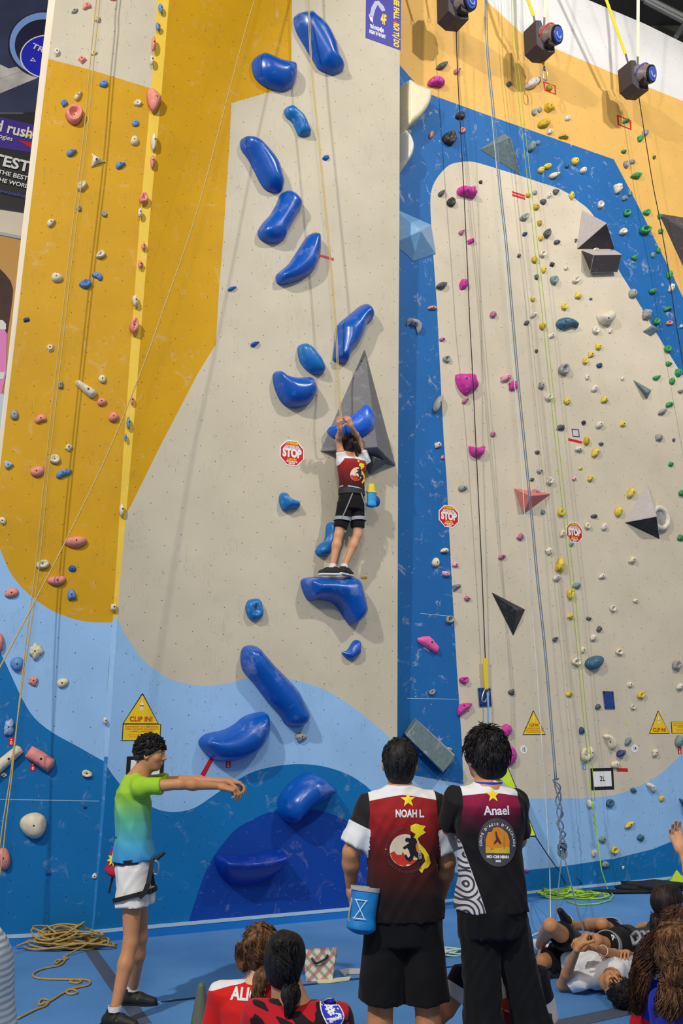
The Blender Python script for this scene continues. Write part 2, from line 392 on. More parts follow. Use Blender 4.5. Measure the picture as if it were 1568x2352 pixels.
r_lb = [(880, 1765), (911, 1772), (951, 1781), (1066, 1802), (1200, 1760), (1568, 1600), (1800, 1500), (1800, 2200), (860, 2200)]
r_mb = [(860, 1995), (911, 1999), (1030, 2004), (1110, 2004), (1185, 2001), (1283, 1991), (1411, 1972), (1497, 1951), (1539, 1934), (1568, 1917), (1640, 1880), (1790, 1790), (1800, 2200), (860, 2200)]
tag(painted_panel('wall_right', RIGHT, rb, [(BLUER, None), (WHITEW, [(860, -420), (1900, -100), (1900, 420), (1568, 240), (1407, 172), (1266, 112), (1207, 90), (1115, 6), (1010, -124), (860, -390)]), (ORANGE, r_or), (LBLUE, r_lb), (CREAMR, r_cr), (MBLUE, r_mb)], thick=.15), kind='structure')

# kick boards and caulk line at the foot of each wall
def kick(name, plane, top_px, bot_px, white=True):
    mb_ = MB()
    T = [plane.uv(plane.hit(*p)) for p in top_px]; 
    for (a, b_) in zip(T[:-1], T[1:]):
        for m_, z0, z1, off in ((0, None, -.012, .03), (1, -.012, .012, .034)):
            q = [plane.pt((a[0], a[1] + z1), off), plane.pt((b_[0], b_[1] + z1), off), plane.pt((b_[0], (b_[1] + z0) if z0 is not None else -.0), off), plane.pt((a[0], (a[1] + z0) if z0 is not None else -.0), off)]
            q += [p - plane.n * (off + .01) for p in q]
            mb_.add(q, [(0, 1, 2, 3), (0, 4, 5, 1), (2, 6, 7, 3), (1, 5, 6, 2), (3, 7, 4, 0)], m_)
    return tag(mb_.build(name, [KICK, TRIMW]), kind='structure')
kick('baseboard_middle', MID, [(216, 2139), (911, 2077)], None)
kick('baseboard_left', LEFT, [(-120, 2156), (209, 2141)], None)
kick('baseboard_right', RIGHT, [(905, 2080), (1194, 2051), (1568, 2013), (1750, 1993)], None)
# horizontal panel joints, thin pale lines
SEAM = mat('panel_joint_chalk', (150, 185, 215), .7)
def seam(n_, plane, a, b_):
    A, B = plane.hit(*a, .001), plane.hit(*b_, .001); mb_ = MB(); h = plane.u * .003
    q = [A - h, B - h, B + h, A + h]; q2 = [p + plane.n * .0015 for p in q]
    mb_.add(q + q2, [(4, 5, 6, 7), (0, 1, 5, 4), (2, 3, 7, 6)]); tag(mb_.build('trim_%d' % n_, SEAM), kind='structure')
seam(3, RIGHT, (935, 1604), (1051, 1606)); seam(4, RIGHT, (965, 1409), (1040, 1416)); seam(5, LEFT, (0, 1836), (228, 1840))

# floor --------------------------------------------------------------
def carpet():
    m = bpy.data.materials.new('blue_mat_flooring'); m.use_nodes = True; N, L = nodes_of(m); b = N['Principled BSDF']
    b.inputs['Roughness'].default_value = .85; b.inputs['Specular IOR Level'].default_value = .2
    tc = N.new('ShaderNodeTexCoord'); n1 = N.new('ShaderNodeTexNoise'); n1.inputs['Scale'].default_value = 120; n1.inputs['Detail'].default_value = 4
    n2 = N.new('ShaderNodeTexNoise'); n2.inputs['Scale'].default_value = 1.4; n2.inputs['Detail'].default_value = 5
    L.new(tc.outputs['Object'], n1.inputs[0]); L.new(tc.outputs['Object'], n2.inputs[0])
    cr = N.new('ShaderNodeValToRGB'); cr.color_ramp.elements[0].position = .3; cr.color_ramp.elements[1].position = .7
    cr.color_ramp.elements[0].color = lin((62, 116, 178)) + (1,); cr.color_ramp.elements[1].color = lin((98, 150, 206)) + (1,)
    mx = math_node(N, L, 'ADD', math_node(N, L, 'MULTIPLY', n1.outputs[0], .55), math_node(N, L, 'MULTIPLY', n2.outputs[0], .45))
    L.new(mx, cr.inputs[0]); L.new(cr.outputs[0], b.inputs[0])
    bp = N.new('ShaderNodeBump'); bp.inputs['Strength'].default_value = .5; bp.inputs['Distance'].default_value = .004; L.new(n1.outputs[0], bp.inputs['Height']); L.new(bp.outputs[0], b.inputs['Normal'])
    return m
FLOORM = carpet(); SEAMD = mat('dark_mat_seam', (30, 44, 72), .8); SEAMG = mat('grey_mat_joint', (74, 84, 104), .9, bump=.2)
fb = MB(); fb.box((0, 5, -.1), (9, 10, .1)); tag(fb.build('floor', FLOORM), kind='structure')
def floor_strip(n_, pts, w, m, z=.002):
    mb_ = MB(); P = [floor_at(*p) + [0, 0, z] for p in pts]
    mb_.ribbon(P, w, unit(np.cross(P[-1] - P[0], [0, 0, 1.0])), .004); tag(mb_.build('trim_%d' % n_, m), kind='structure')
floor_strip(6, [(196, 2165), (255, 2250), (330, 2352)], .10, SEAMG)
floor_strip(7, [(370, 2302), (500, 2287), (700, 2263), (830, 2248), (1010, 2224), (1200, 2202)], .03, SEAMD)
floor_strip(8, [(1180, 2203), (1300, 2180), (1568, 2140)], .03, SEAMD)
floor_strip(9, [(1180, 2372), (1330, 2345), (1510, 2306), (1568, 2292)], .16, SEAMG)
# hall shell behind and above ----------------------------------------
DARK = mat('dark_ceiling_paint', (52, 52, 48), .9, var=.3, scale=.8); DARK2 = mat('dark_roof_panel', (70, 68, 60), .85, var=.25, scale=2); STEEL = mat('galvanised_beam', (150, 152, 150), .45, metal=.6)
BACKW = mat('grey_back_wall_paint', (120, 122, 126), .9, var=.15, scale=1)
cb = MB(); cb.box((3, 16, 15.6), (14, 12, .1)); tag(cb.build('ceiling', DARK), kind='structure')
bw = MB(); bw.box((-3, 17.0, 7.5), (6.5, .1, 8)); tag(bw.build('wall_back', BACKW), kind='structure')
# ================================================================ CLIMBING HOLDS
HC = {'y': ('yellow', (214, 190, 70)), 'Y': ('ochre', (190, 160, 30)), 'w': ('white', (216, 206, 190)), 'g': ('grey', (150, 150, 146)), 'd': ('dark grey', (84, 88, 92)),
      'k': ('black', (52, 46, 48)), 'p': ('magenta', (196, 48, 150)), 'm': ('dusty mauve', (178, 108, 138)), 'l': ('pale pink', (226, 160, 176)), 's': ('salmon pink', (226, 140, 124)),
      'n': ('green', (52, 146, 84)), 'N': ('dark green', (70, 110, 60)), 'b': ('blue', (96, 140, 196)), 'B': ('navy', (44, 66, 120)), 't': ('grey-teal', (118, 140, 140)),
      'T': ('teal', (52, 98, 122)), 'e': ('cream', (218, 206, 176)), 'C': ('cobalt', (16, 84, 180)), 'q': ('pale blue', (156, 180, 212))}
def hmat(k): return mat(HC[k][0].replace(' ', '_').replace('-', '_') + '_hold_resin', HC[k][1], .62, var=.14, scale=22, bump=.25, chalk=.35, cscale=30)
BOLTM = mat('bolt_steel', (42, 40, 42), .45, metal=.4)
_bolt = None
def bolt_mesh():
    global _bolt
    if _bolt is None:
        b = MB(); b.tube([(0, 0, -.004), (0, 0, .002)], .0075, 8); me = bpy.data.meshes.new('bolt')
        me.from_pydata([tuple(v) for v in b.V], [], b.F); me.materials.append(BOLTM); _bolt = me
    return _bolt
def add_bolt(parent, P, n, s=1.0):
    o = bpy.data.objects.new('bolt', bolt_mesh()); COL.objects.link(o); o.location = tuple(P)
    o.rotation_euler = Vector(n).to_track_quat('Z', 'Y').to_euler(); o.scale = (s, s, s); attach(o, parent); return o
rng = random.Random(7)
SHAPEW = {'o': 'rounded', 'c': 'crescent', 't': 'teardrop', 'l': 'lens-shaped', 'r': 'ring-shaped', 'j': 'jug', 'f': 'angular', 'k': 'knobbly', 'd': 'half-moon'}
def small_outline(ty, n, seed):
    r = random.Random(seed); ph = [r.uniform(0, 6.28) for _ in range(4)]; pts = []
    for i in range(n):
        a = 2 * math.pi * i / n; c, s_ = math.cos(a), math.sin(a)
        nz = 1 + .05 * math.sin(2 * a + ph[0]) + .05 * math.sin(3 * a + ph[1])
        if ty == 'c':
            q = 1 - .5 * math.exp(-((a - math.pi * 1.5) ** 2) / .5); x, y = c * (1.0), s_ * q + (.12 if s_ < 0 else 0)
        elif ty == 't': x, y = c, s_ * (.62 - .42 * c) * 1.1
        elif ty == 'l': x, y = c, s_ * abs(s_) ** .7
        elif ty == 'd': x, y = c, max(s_, -.25)
        elif ty == 'f':
            k = 4 + seed % 3; aa = (a + ph[2]) % (2 * math.pi / k) - math.pi / k; q = math.cos(math.pi / k) / math.cos(aa); x, y = c * (q * .85 + .2), s_ * (q * .85 + .2)
        elif ty == 'k':
            q = 1 + .12 * math.sin(4 * a + ph[2]) + .09 * math.sin(7 * a + ph[3]); x, y = c * q * .92, s_ * q * .92
        else: x, y = c, s_
        pts.append((x * nz, y * nz))
    return pts
def small_hold(plane, x, y, w, h, rot, ck, ty, name='climbing_hold', bolt=True, hs=1.0, seed=None):
    seed = int(x * 7 + y * 13) if seed is None else seed; r = random.Random(seed); n = 20
    out = small_outline(ty, n, seed); ca, sa = math.cos(math.radians(rot)), math.sin(math.radians(rot))
    # image y is down; positive rot turns the long axis clockwise-down to the right when negative
    px = [(x + (a * w / 2) * ca + (b * h / 2) * sa, y - (-(a * w / 2) * sa + (b * h / 2) * ca)) for a, b in out]
    O = np.array([plane.pix(*p) for p in px]); c = O.mean(0); R = np.sqrt(((O - c) ** 2).sum(1)).mean(); Hh = R * r.uniform(.75, 1.05) * hs
    if ty == 'r': prof = [(1, 0), (.97, .5), (.85, .85), (.7, .9), (.55, .7), (.42, .3)]; end = .25
    elif ty == 'f': prof = [(1, 0), (.96, .15), (.62, .85)]; end = 1.0
    elif ty == 'j': prof = [(1, 0), (.97, .45), (.88, .85), (.66, 1.05), (.4, .7)]; end = .62
    else: prof = [(1, 0), (.96, .35), (.86, .62), (.66, .86), (.36, .98)]; end = 1.0
    sh = np.array([r.uniform(-.15, .15), r.uniform(-.05, .2)]) * R
    V = []; F = []
    for k, (q, hh) in enumerate(prof):
        for i in range(n):
            nz = 1 + (.10 * math.sin(i * 1.9 + seed) if ty in 'kj' and k > 1 else 0)
            V.append(plane.pt(c + (O[i] - c) * q + sh * hh, Hh * hh * nz + .0012))
    ap = len(V); V.append(plane.pt(c + sh * end, Hh * end))
    for k in range(len(prof) - 1):
        for i in range(n): j = (i + 1) % n; F.append((k * n + i, k * n + j, (k + 1) * n + j, (k + 1) * n + i))
    k = len(prof) - 1
    for i in range(n): F.append((k * n + i, k * n + (i + 1) % n, ap))
    F.append(tuple(range(n))[::-1])
    nn = np.cross(V[1] - V[0], V[n] - V[0])
    if nn @ (V[0] - plane.pt(c)) < 0 and False: pass
    o = mesh_obj(name, V, [f if True else f for f in F], hmat(ck), smooth=(ty != 'f'), origin=plane.pt(c))
    if bolt: add_bolt(o, plane.pt(c + sh * end, Hh * end + .0005), plane.n, .8 if R < .03 else 1.0)
    return o
def inflate(plane, outline_px, H, power=.5, edge=None, res=.022, smooth_n=4, tilt=(0, 0), uvin=False, dish=0.0):
    """solid bulging over a traced outline, height follows distance from the rim"""
    if uvin: O = np.asarray(outline_px, float)
    else: O = np.array([plane.pix(*p) for p in outline_px])
    if smooth_n: O = smooth_closed(O, smooth_n)
    mn, mx = O.min(0), O.max(0); res = max(res, max(mx - mn) / 60)
    gx, gy = np.meshgrid(np.arange(mn[0], mx[0], res), np.arange(mn[1], mx[1], res)); gx[1::2] += res / 2
    G = np.stack([gx.ravel(), gy.ravel()], 1); G = G[inside(G, O)]
    def dist(P):
        A, B = O, np.roll(O, -1, 0); AB = B - A; L2 = (AB ** 2).sum(1) + 1e-12
        t = np.clip(((P[:, None] - A[None]) * AB[None]).sum(2) / L2, 0, 1); D = P[:, None] - (A + t[..., None] * AB[None]); return np.sqrt((D ** 2).sum(2)).min(1)
    d = dist(G) if len(G) else np.zeros(0); G = G[d > res * .45]
    off1 = O + 0
    v, f = cdt([O], G); c = v[f].mean(1); f = f[inside(c, O)]
    d = dist(v); d[d < 1e-5] = 0; R = edge or max(d.max(), 1e-3)
    t = np.clip(d / R, 0, 1); hgt = H * (1 - (1 - t) ** 2) ** power
    if dish: hgt -= H * dish * np.clip(d / d.max(), 0, 1) ** 3
    cc = O.mean(0); hgt = hgt * (1 + ((v - cc) @ np.array(tilt)))
    rim = .012 * (d == 0)
    V = [plane.pt(a, z) for a, z in zip(v, np.where(d == 0, .012, hgt + .012))]; F = []
    for t_ in f:
        n = np.cross(V[t_[1]] - V[t_[0]], V[t_[2]] - V[t_[0]]); F.append(tuple(t_) if n @ plane.n > 0 else tuple(t_[::-1]))
    s = len(V); n_ = len(O); V += [plane.pt(a, .012) for a in O] + [plane.pt(a, .001) for a in O]
    for i in range(n_): j = (i + 1) % n_; F.append((s + i, s + j, s + n_ + j, s + n_ + i))
    F.append(tuple(s + n_ + i for i in range(n_)))
    return V, F, cc
USED = {}
def uniq(items):
    """items: list of [obj, base label, y, x]; same base labels get ranked"""
    g = {}
    for it in items: g.setdefault(it[1], []).append(it)
    words = {2: ['upper', 'lower'], 3: ['topmost', 'middle', 'lowest'], 4: ['topmost', 'second highest', 'third highest', 'lowest']}
    for b, L_ in g.items():
        L_.sort(key=lambda t: t[2])
        for i, it in enumerate(L_):
            if len(L_) == 1: it[0]['label'] = b
            else: it[0]['label'] = b + ', ' + (words[len(L_)][i] if len(L_) in words else ['topmost', 'second highest', 'third highest', 'fourth highest', 'fifth highest', 'sixth highest', 'seventh highest'][min(i, 6)]) + ' of ' + {2: 'two', 3: 'three', 4: 'four', 5: 'five', 6: 'six', 7: 'seven'}.get(len(L_), 'several')
def where(x, y, marks):
    best = min(marks, key=lambda m_: (m_[0] - x) ** 2 + (m_[1] - y) ** 2); dx, dy = x - best[0], y - best[1]
    a = (math.degrees(math.atan2(-dy, dx)) + 360 + 22.5) % 360
    return ['right of', 'upper right of', 'above', 'upper left of', 'left of', 'lower left of', 'below', 'lower right of'][int(a // 45)] + ' ' + best[2]
MARKS_R = [(1260, 203, 'the left red tape frame'), (1433, 281, 'the right red tape frame'), (1150, 350, 'the grey-green wedge volume'), (1370, 530, 'the stacked grey volumes'), (1069, 443, 'the magenta sausage hold'),
           (1189, 447, 'the double red tape'), (955, 545, 'the clear blue volume'), (1069, 884, 'the big magenta shield hold'), (1299, 743, 'the teal whale-shaped hold'), (1388, 731, 'the big faceted white hold'),
           (1475, 895, 'the thin grey spike volume'), (1321, 995, 'the blue tape frame'), (1030, 1185, 'the STOP sign by the blue strip'), (1318, 1223, 'the rightmost STOP sign'), (1220, 1150, 'the salmon pyramid volume'),
           (1485, 1180, 'the grey and black pyramid'), (1167, 1408, 'the black triangular volume'), (984, 1482, 'the pink plate hold'), (1112, 1600, 'the blue plate with carabiner'), (1398, 1608, 'the empty blue plate'),
           (1225, 1665, 'the middle CLIP IN sign'), (1512, 1662, 'the rightmost CLIP IN sign'), (1202, 1722, 'the number 15 disc'), (1456, 1720, 'the number 14 disc'), (1382, 1789, 'the 2L sign'), (985, 1712, 'the long grey wedge'), (999, 194, 'the magenta double-bump hold'),
           (1362, 1522, 'the big dark blue egg hold'), (1500, 760, 'the small teal pyramid'), (1545, 540, 'the dark volume at the right edge')]
MARKS_L = [(170, 266, 'the big salmon ring hold'), (199, 894, 'the long cream bar hold'), (173, 1246, 'the long salmon oval hold'), (77, 1895, 'the big white pillow hold'), (91, 1743, 'the salmon block hold'), (224, 368, 'the white three-pointed hold'), (20, 1740, 'the slanted white bar'), (118, 512, 'the white hold by the twin ropes'), (196, 654, 'the blue clam-shaped hold')]
# x, y, w, h, rot(deg, + = counter-clockwise), colour, type
HR = """1013 152 28 15 -30 d l|1049 164 18 14 -30 m t|999 194 38 28 10 p c|1168 194 13 13 0 d k|1219 193 34 21 -40 w o|1232 186 15 16 0 d o|1225 259 10 16 0 g j|1238 253 10 14 0 g k
931 308 22 16 0 g j|989 311 10 16 10 s o|1029 320 27 31 0 k j|1055 268 20 16 0 k j|1060 301 13 13 0 s r|1218 338 17 24 15 t o|1234 329 10 11 0 t o|1103 419 9 9 0 k f|1260 203 15 13 0 Y o
1258 249 22 22 0 Y f|1270 250 6 8 0 Y o|1247 285 27 19 -25 Y o|1302 273 13 12 0 w o|1261 304 13 12 0 w o|1292 317 22 12 5 Y d|1318 371 16 17 0 y o|1256 383 18 13 -10 y o|1240 392 15 14 0 y o
1272 403 25 17 -25 e t|1301 383 11 9 0 T k|1337 393 15 14 0 w o|1436 281 15 12 -15 n d|1480 306 14 16 20 g o|1469 318 12 19 30 n l|1431 349 11 9 0 N o|1450 372 13 12 0 g k|1436 379 11 16 -20 g j|1459 404 25 14 -12 n l|1501 362 7 8 0 d o
1276 441 14 17 -20 d t|1260 449 13 16 10 w f|1246 464 13 13 0 d o|1311 450 11 20 0 y k|1416 434 19 24 0 w k|1446 445 9 12 0 t o|1432 456 14 13 0 t k|1377 472 14 16 0 w r|1438 490 15 16 0 n r|1483 489 15 13 0 n j|1513 498 9 12 0 n o
1516 532 12 12 -40 n l|1428 534 17 14 -15 w j|1478 531 25 17 5 n r|1254 538 14 19 0 d j|1241 547 12 14 0 y o|1278 557 15 12 0 d t|1244 584 14 14 0 w r|1267 608 12 13 -40 k f|1247 620 10 15 0 y o|1299 617 10 8 0 w o
1270 644 16 19 0 t j|1322 644 19 13 -35 w r|1455 592 14 17 -60 n t|1510 576 10 12 0 n o|1497 586 8 13 0 t o|1535 632 12 18 0 n o|1540 663 14 23 20 w k|1497 670 17 12 0 n o|1451 676 18 20 0 g o|1326 680 15 17 -20 y k|1356 687 8 7 0 d f
1294 705 12 17 0 y j|1532 712 18 12 -15 n d|1483 724 22 25 0 g k|1238 513 12 15 0 Y f|1013 444 19 14 -45 d t|1034 466 18 20 -30 k j|1086 433 12 10 0 m o|1060 534 16 13 -40 m t|1080 555 20 13 -20 p f
1202 500 20 13 -38 g j|1204 538 12 9 -40 B l|1212 450 14 12 0 Y f|1227 443 10 11 -30 g o|1230 476 14 15 20 Y o|1191 588 10 10 0 d f|1226 597 12 17 0 Y o|1231 637 10 13 0 d k|1013 657 27 15 -25 d l|1064 654 20 28 25 p f|991 710 19 14 0 s d
979 568 13 13 0 s o|1222 687 11 12 0 y o|1131 723 14 15 0 m o|1224 725 18 12 -35 w c|1208 742 14 10 -35 d l|1231 807 8 10 0 d f|1015 780 14 10 -10 m t|1024 826 16 15 0 g r|1068 920 20 11 -45 m t|1160 869 28 16 -20 l k|1177 887 20 26 15 p k
1005 930 44 20 -70 g d|1004 1023 18 14 -20 w k|1131 998 11 13 0 m o|1242 887 15 18 10 g k|1244 750 13 15 0 Y o|1265 772 18 13 -20 w f|1366 760 13 18 -20 w j|1400 761 8 12 30 w l|1373 798 15 15 0 y k|1356 815 15 15 0 y k|1342 830 11 15 0 y j
1375 840 14 12 0 B k|1292 850 22 24 0 g r|1428 870 8 9 0 w k|1347 867 9 13 0 w o|1364 893 14 18 30 w o|1387 919 16 20 20 y t|1301 922 14 18 0 y k|1258 914 16 14 0 w j|1505 740 15 13 0 n j|1535 743 14 10 0 s r|1563 750 10 7 -30 w l
1531 802 14 16 0 n j|1535 836 14 14 0 n t|1507 867 18 12 -25 n t|1556 857 17 20 0 n f|1542 876 12 16 0 n o|1561 899 13 8 0 g l|1536 931 17 14 -20 n c|1520 946 23 12 -35 g l|1339 971 11 11 0 k f|1374 977 17 14 -20 w o|1428 975 15 15 0 y f
1286 983 19 14 -10 d k|1345 1014 12 19 0 Y o|1379 1020 10 8 0 d o|1511 1006 16 17 -40 g l|1546 1011 6 9 0 d o|1327 1033 19 15 10 w c|1062 1123 20 18 -20 g c|1015 1051 8 9 0 s o|1228 1131 19 15 0 m o|1194 1234 15 19 20 m k|1152 1281 18 12 -25 m c
1019 1267 18 17 0 e d|999 1292 17 22 15 e o|1045 1297 14 18 30 l t|1022 1318 20 12 20 l o|1221 1102 10 9 0 d k|1233 1039 12 10 0 d f|1238 1082 14 12 -30 g t|1365 1039 16 22 30 y l|1332 1076 8 8 0 y o|1354 1100 13 15 0 y k
1260 1105 15 16 0 w j|1317 1100 9 8 0 l o|1447 1132 14 24 25 y o|1418 1175 16 23 15 y o|1287 1177 15 19 0 y j|1363 1187 14 11 0 d c|1347 1208 12 15 0 e j|1386 1211 13 18 0 w o|1290 1226 11 17 20 e o|1246 1176 11 13 0 t f
1311 1250 11 8 -30 t o|1258 1266 15 17 0 w k|1283 1303 18 44 10 y c|1450 1287 17 17 0 e k|1539 1067 12 10 0 n k|1564 1133 14 14 0 n j|1562 1236 17 15 0 n k|1277 1328 19 13 -10 w o|1072 1375 14 13 0 m k|1031 1424 20 17 -30 g r
1167 1408 19 28 0 p o|1063 1563 20 15 0 p j|1174 1589 15 18 -60 d t|991 1590 16 12 -35 g j|1323 1345 18 13 -10 t o|1381 1326 16 15 0 w c|1307 1365 13 24 0 y j|1308 1417 16 12 25 y f|1351 1421 14 10 15 d f|1375 1445 11 18 20 d t
1405 1398 13 15 0 w r|1458 1380 11 10 0 e o|1360 1467 13 21 0 w c|1337 1493 10 14 0 e o|1321 1520 20 17 0 w r|1362 1522 42 30 -35 T o|1420 1497 15 15 0 e r|1274 1468 13 9 -40 d j|1306 1594 15 13 -40 y o|1445 1573 15 16 0 e f
1470 1597 14 19 30 y j|1551 1529 19 21 0 g j|1559 1577 14 17 30 w o|1372 1624 11 17 35 d t|1452 1624 11 11 0 w r|1335 1680 12 22 -10 B c|1441 1703 13 22 35 t l|1424 1730 24 14 -32 B l|1502 1729 14 19 0 e k|1411 1756 18 20 30 e o
1354 1730 13 32 0 e o|1341 1735 19 33 -15 e j|1557 1703 17 26 0 t o|1492 1809 28 15 50 w c|1453 1815 14 12 20 T k|1518 1834 12 14 0 y o|1399 1845 17 19 0 T j|1353 1846 15 26 0 w t|1443 1894 24 13 -38 y l|1470 1924 16 17 0 T k
1382 1929 17 17 0 t f|1409 1953 16 17 0 y r|1363 1959 12 18 0 e o|1388 1985 16 16 0 t o|1430 1993 5 9 0 w o|1209 2000 10 11 0 p t|1161 1678 22 33 20 p o|1169 1737 27 46 0 p o|1028 1722 17 12 0 g o|1322 553 6 11 0 d t|1341 528 18 17 0 w r|1366 515 15 9 20 y l|1365 576 15 8 0 e o"""
HL = """200 17 20 20 -20 s c|172 27 17 9 -30 g l|224 45 15 13 -30 e j|260 0 14 6 0 s o|130 121 16 20 0 e f|189 138 20 19 0 s f|215 123 18 11 -15 e k|238 194 21 16 -15 b o|180 222 26 14 -50 e t|148 238 18 16 -20 b k|170 266 42 40 0 s r|316 239 18 14 -10 e j
311 284 16 16 -20 b o|309 325 20 21 0 e o|165 351 26 19 -20 b t|277 380 25 18 -20 b t|188 430 28 15 -40 e j|181 479 12 15 0 g o|239 492 12 14 0 g j|118 512 22 20 -30 e t|231 586 24 15 -30 e j|131 639 28 20 10 e o|223 636 26 21 30 b c|196 654 30 18 -10 b j
61 735 17 10 -20 B k|116 800 20 18 -20 e f|235 871 19 19 0 e o|139 885 14 20 0 g k|234 925 23 17 0 s o|261 959 24 23 0 s o|33 953 19 26 -10 g o|94 965 27 26 -20 s c|158 1029 18 18 30 e k|126 1055 26 22 20 e j|21 1068 22 24 0 q t|87 1083 33 25 -12 s o
147 1090 38 22 -20 b c|7 1196 14 19 -20 e o|173 1246 52 26 -5 s o|98 1297 32 20 -18 e j|166 1306 18 16 0 C f|130 1333 42 24 -5 s o|27 1362 32 22 -15 s o|165 1370 22 33 -10 b c|83 1496 32 40 0 e k|39 1525 32 32 0 b o|-4 1475 26 44 0 s o
76 1565 22 25 0 s k|144 1568 27 22 -15 e o|21 1671 26 42 15 q k|200 1777 24 18 15 e j|7 1972 36 52 0 s o|9 1780 16 12 0 e k|217 2012 12 14 0 e o|111 2005 14 11 0 C k|195 1853 9 9 0 B o|77 1895 66 58 10 e o"""
HA = """368 20 10 22 -10 b l|363 62 10 26 -10 b t|352 102 9 34 0 s o|348 140 9 22 0 e o|353 232 30 68 -8 s t|351 328 11 38 0 e o|350 373 10 32 0 s o|329 457 19 26 0 s j|321 490 10 20 0 e o|329 566 10 18 0 s l|323 608 12 24 0 s t|309 692 13 28 -10 e k|306 750 18 34 0 s j
303 920 6 22 0 s o|294 972 8 28 0 b l|288 1005 6 20 0 b l|278 1172 10 27 0 e o|260 1395 14 20 0 e k|241 1655 9 16 0 e o"""
def parse(s):
    for t in s.replace('\n', '|').split('|'):
        if t.strip():
            a = t.split(); yield [float(v) for v in a[:5]] + a[5:7]
CAT = 'climbing hold'
def place_holds(src, plane, marks, wallname):
    items = []
    for x, y, w, h, rot, ck, ty in parse(src):
        if ty == 't': rot = rot + 0
        o = small_hold(plane, x, y, w, h, rot, ck, ty); size = 'tiny ' if max(w, h) < 13 else 'small ' if max(w, h) < 20 else 'large ' if max(w, h) > 34 else ''
        if (x, y) == (170, 266): base = 'big salmon pink ring-shaped climbing hold beside the twin tan ropes'
        elif (x, y) == (77, 1895): base = 'big cream pillow-shaped climbing hold low on the left wall'
        elif (x, y) == (173, 1246): base = 'long salmon pink oval climbing hold near the bottom of the yellow paint'
        elif marks is None: base = f'{size}{HC[ck][0]} {SHAPEW[ty]} climbing hold on the bright corner strip'
        else:
            near = [m_ for m_ in marks if abs(m_[0] - x) + abs(m_[1] - y) > 6]
            base = f'{size}{HC[ck][0]} {SHAPEW[ty]} hold {where(x, y, near)}'
        tag(o, None, CAT, f'{HC[ck][0]} holds on the {wallname}'); items.append([o, base, y, x])
    uniq(items)
place_holds(HR, RIGHT, MARKS_R, 'right wall'); place_holds(HL, LEFT, MARKS_L, 'left wall'); STRIPP = Plane(MID.o + MID.n * .012, MID.e, MID.u); place_holds(HA, STRIPP, None, 'corner strip')

# ---- traced holds
BLUEP = mat('glossy_blue_hold_plastic', (0, 80, 172), .32, var=.08, scale=12, bump=.06, coat=.35, chalk=.32, cscale=6)
BLUEL = mat('sky_blue_hold_plastic', (10, 106, 176), .38, var=.08, scale=12, bump=.06, coat=.2, chalk=.55, cscale=7)
def traced(plane, px, H, m, label, group=None, name='climbing_hold', cat=CAT, bolts=(), **k):
    V, F, cc = inflate(plane, px, H, **k)
    o = mesh_obj(name, V, F, m, smooth=True, origin=plane.pt(cc)); tag(o, label, cat, group)
    bv = BVHTree.FromPolygons([tuple(v) for v in V], F)
    for b in bolts:
        d = ray(*b); hit = bv.ray_cast(Vector(CAM), Vector(unit(d)))
        if hit[0] is not None: add_bolt(o, np.array(hit[0]), plane.n, 1.4)
    return o
G5 = lambda p: Z(p, 500, 0); G6 = lambda p: Z(p, 500, 500); G7 = lambda p: Z(p, 500, 960); G8 = lambda p: Z(p, 500, 1440)
BG = 'big blue holds on the middle wall'
M1 = G5([(505, 125), (540, 100), (605, 95), (640, 125), (700, 175), (745, 240), (785, 330), (800, 400), (828, 450), (828, 480), (770, 503), (720, 490), (670, 465), (635, 410), (570, 300), (520, 210)])
M2 = G5([(225, 440), (240, 395), (285, 370), (330, 382), (400, 412), (460, 425), (505, 442), (520, 480), (515, 540), (490, 590), (440, 612), (370, 605), (300, 575), (245, 520)])
M3 = G5([(440, 745), (455, 720), (490, 715), (520, 740), (560, 775), (585, 815), (600, 860), (617, 895), (600, 912), (560, 912), (535, 905), (515, 860), (490, 815), (455, 785)])
M4 = G5([(148, 950), (165, 925), (215, 925), (270, 950), (320, 1000), (370, 1060), (405, 1120), (425, 1190), (435, 1240), (420, 1280), (385, 1288), (320, 1270), (280, 1220), (240, 1140), (200, 1065), (155, 1000)])
M5 = [(643, 448), (655, 442), (672, 449), (688, 467), (689, 482), (679, 499), (665, 523), (658, 535), (651, 552), (632, 560), (610, 558), (595, 548), (592, 531), (603, 512), (618, 496), (627, 482), (636, 465)]
M6 = G6([(385, 400), (400, 370), (470, 310), (530, 220), (590, 130), (625, 112), (665, 125), (675, 170), (670, 260), (640, 350), (580, 400), (500, 435), (430, 450), (395, 440)])
M7 = G6([(795, 720), (880, 645), (940, 595), (975, 582), (1010, 610), (1030, 655), (1020, 690), (990, 710), (960, 790), (930, 850), (885, 905), (865, 950), (850, 978), (810, 972), (770, 955), (768, 920), (785, 800)])
M8 = G6([(530, 880), (545, 850), (580, 845), (620, 870), (670, 930), (700, 990), (705, 1030), (685, 1050), (640, 1048), (590, 1020), (545, 960)])
M9 = G6([(365, 1060), (380, 1030), (405, 1030), (450, 1058), (520, 1072), (595, 1068), (630, 1100), (650, 1150), (640, 1200), (600, 1245), (530, 1272), (460, 1262), (410, 1215), (375, 1130)])
M11 = G7([(410, 520), (425, 500), (455, 505), (480, 535), (530, 555), (543, 580), (530, 605), (490, 608), (440, 622), (420, 600), (408, 560)])
M12 = G7([(720, 730), (735, 700), (775, 700), (785, 760), (765, 820), (745, 890), (740, 915), (700, 925), (660, 915), (648, 885), (670, 850), (710, 810)])
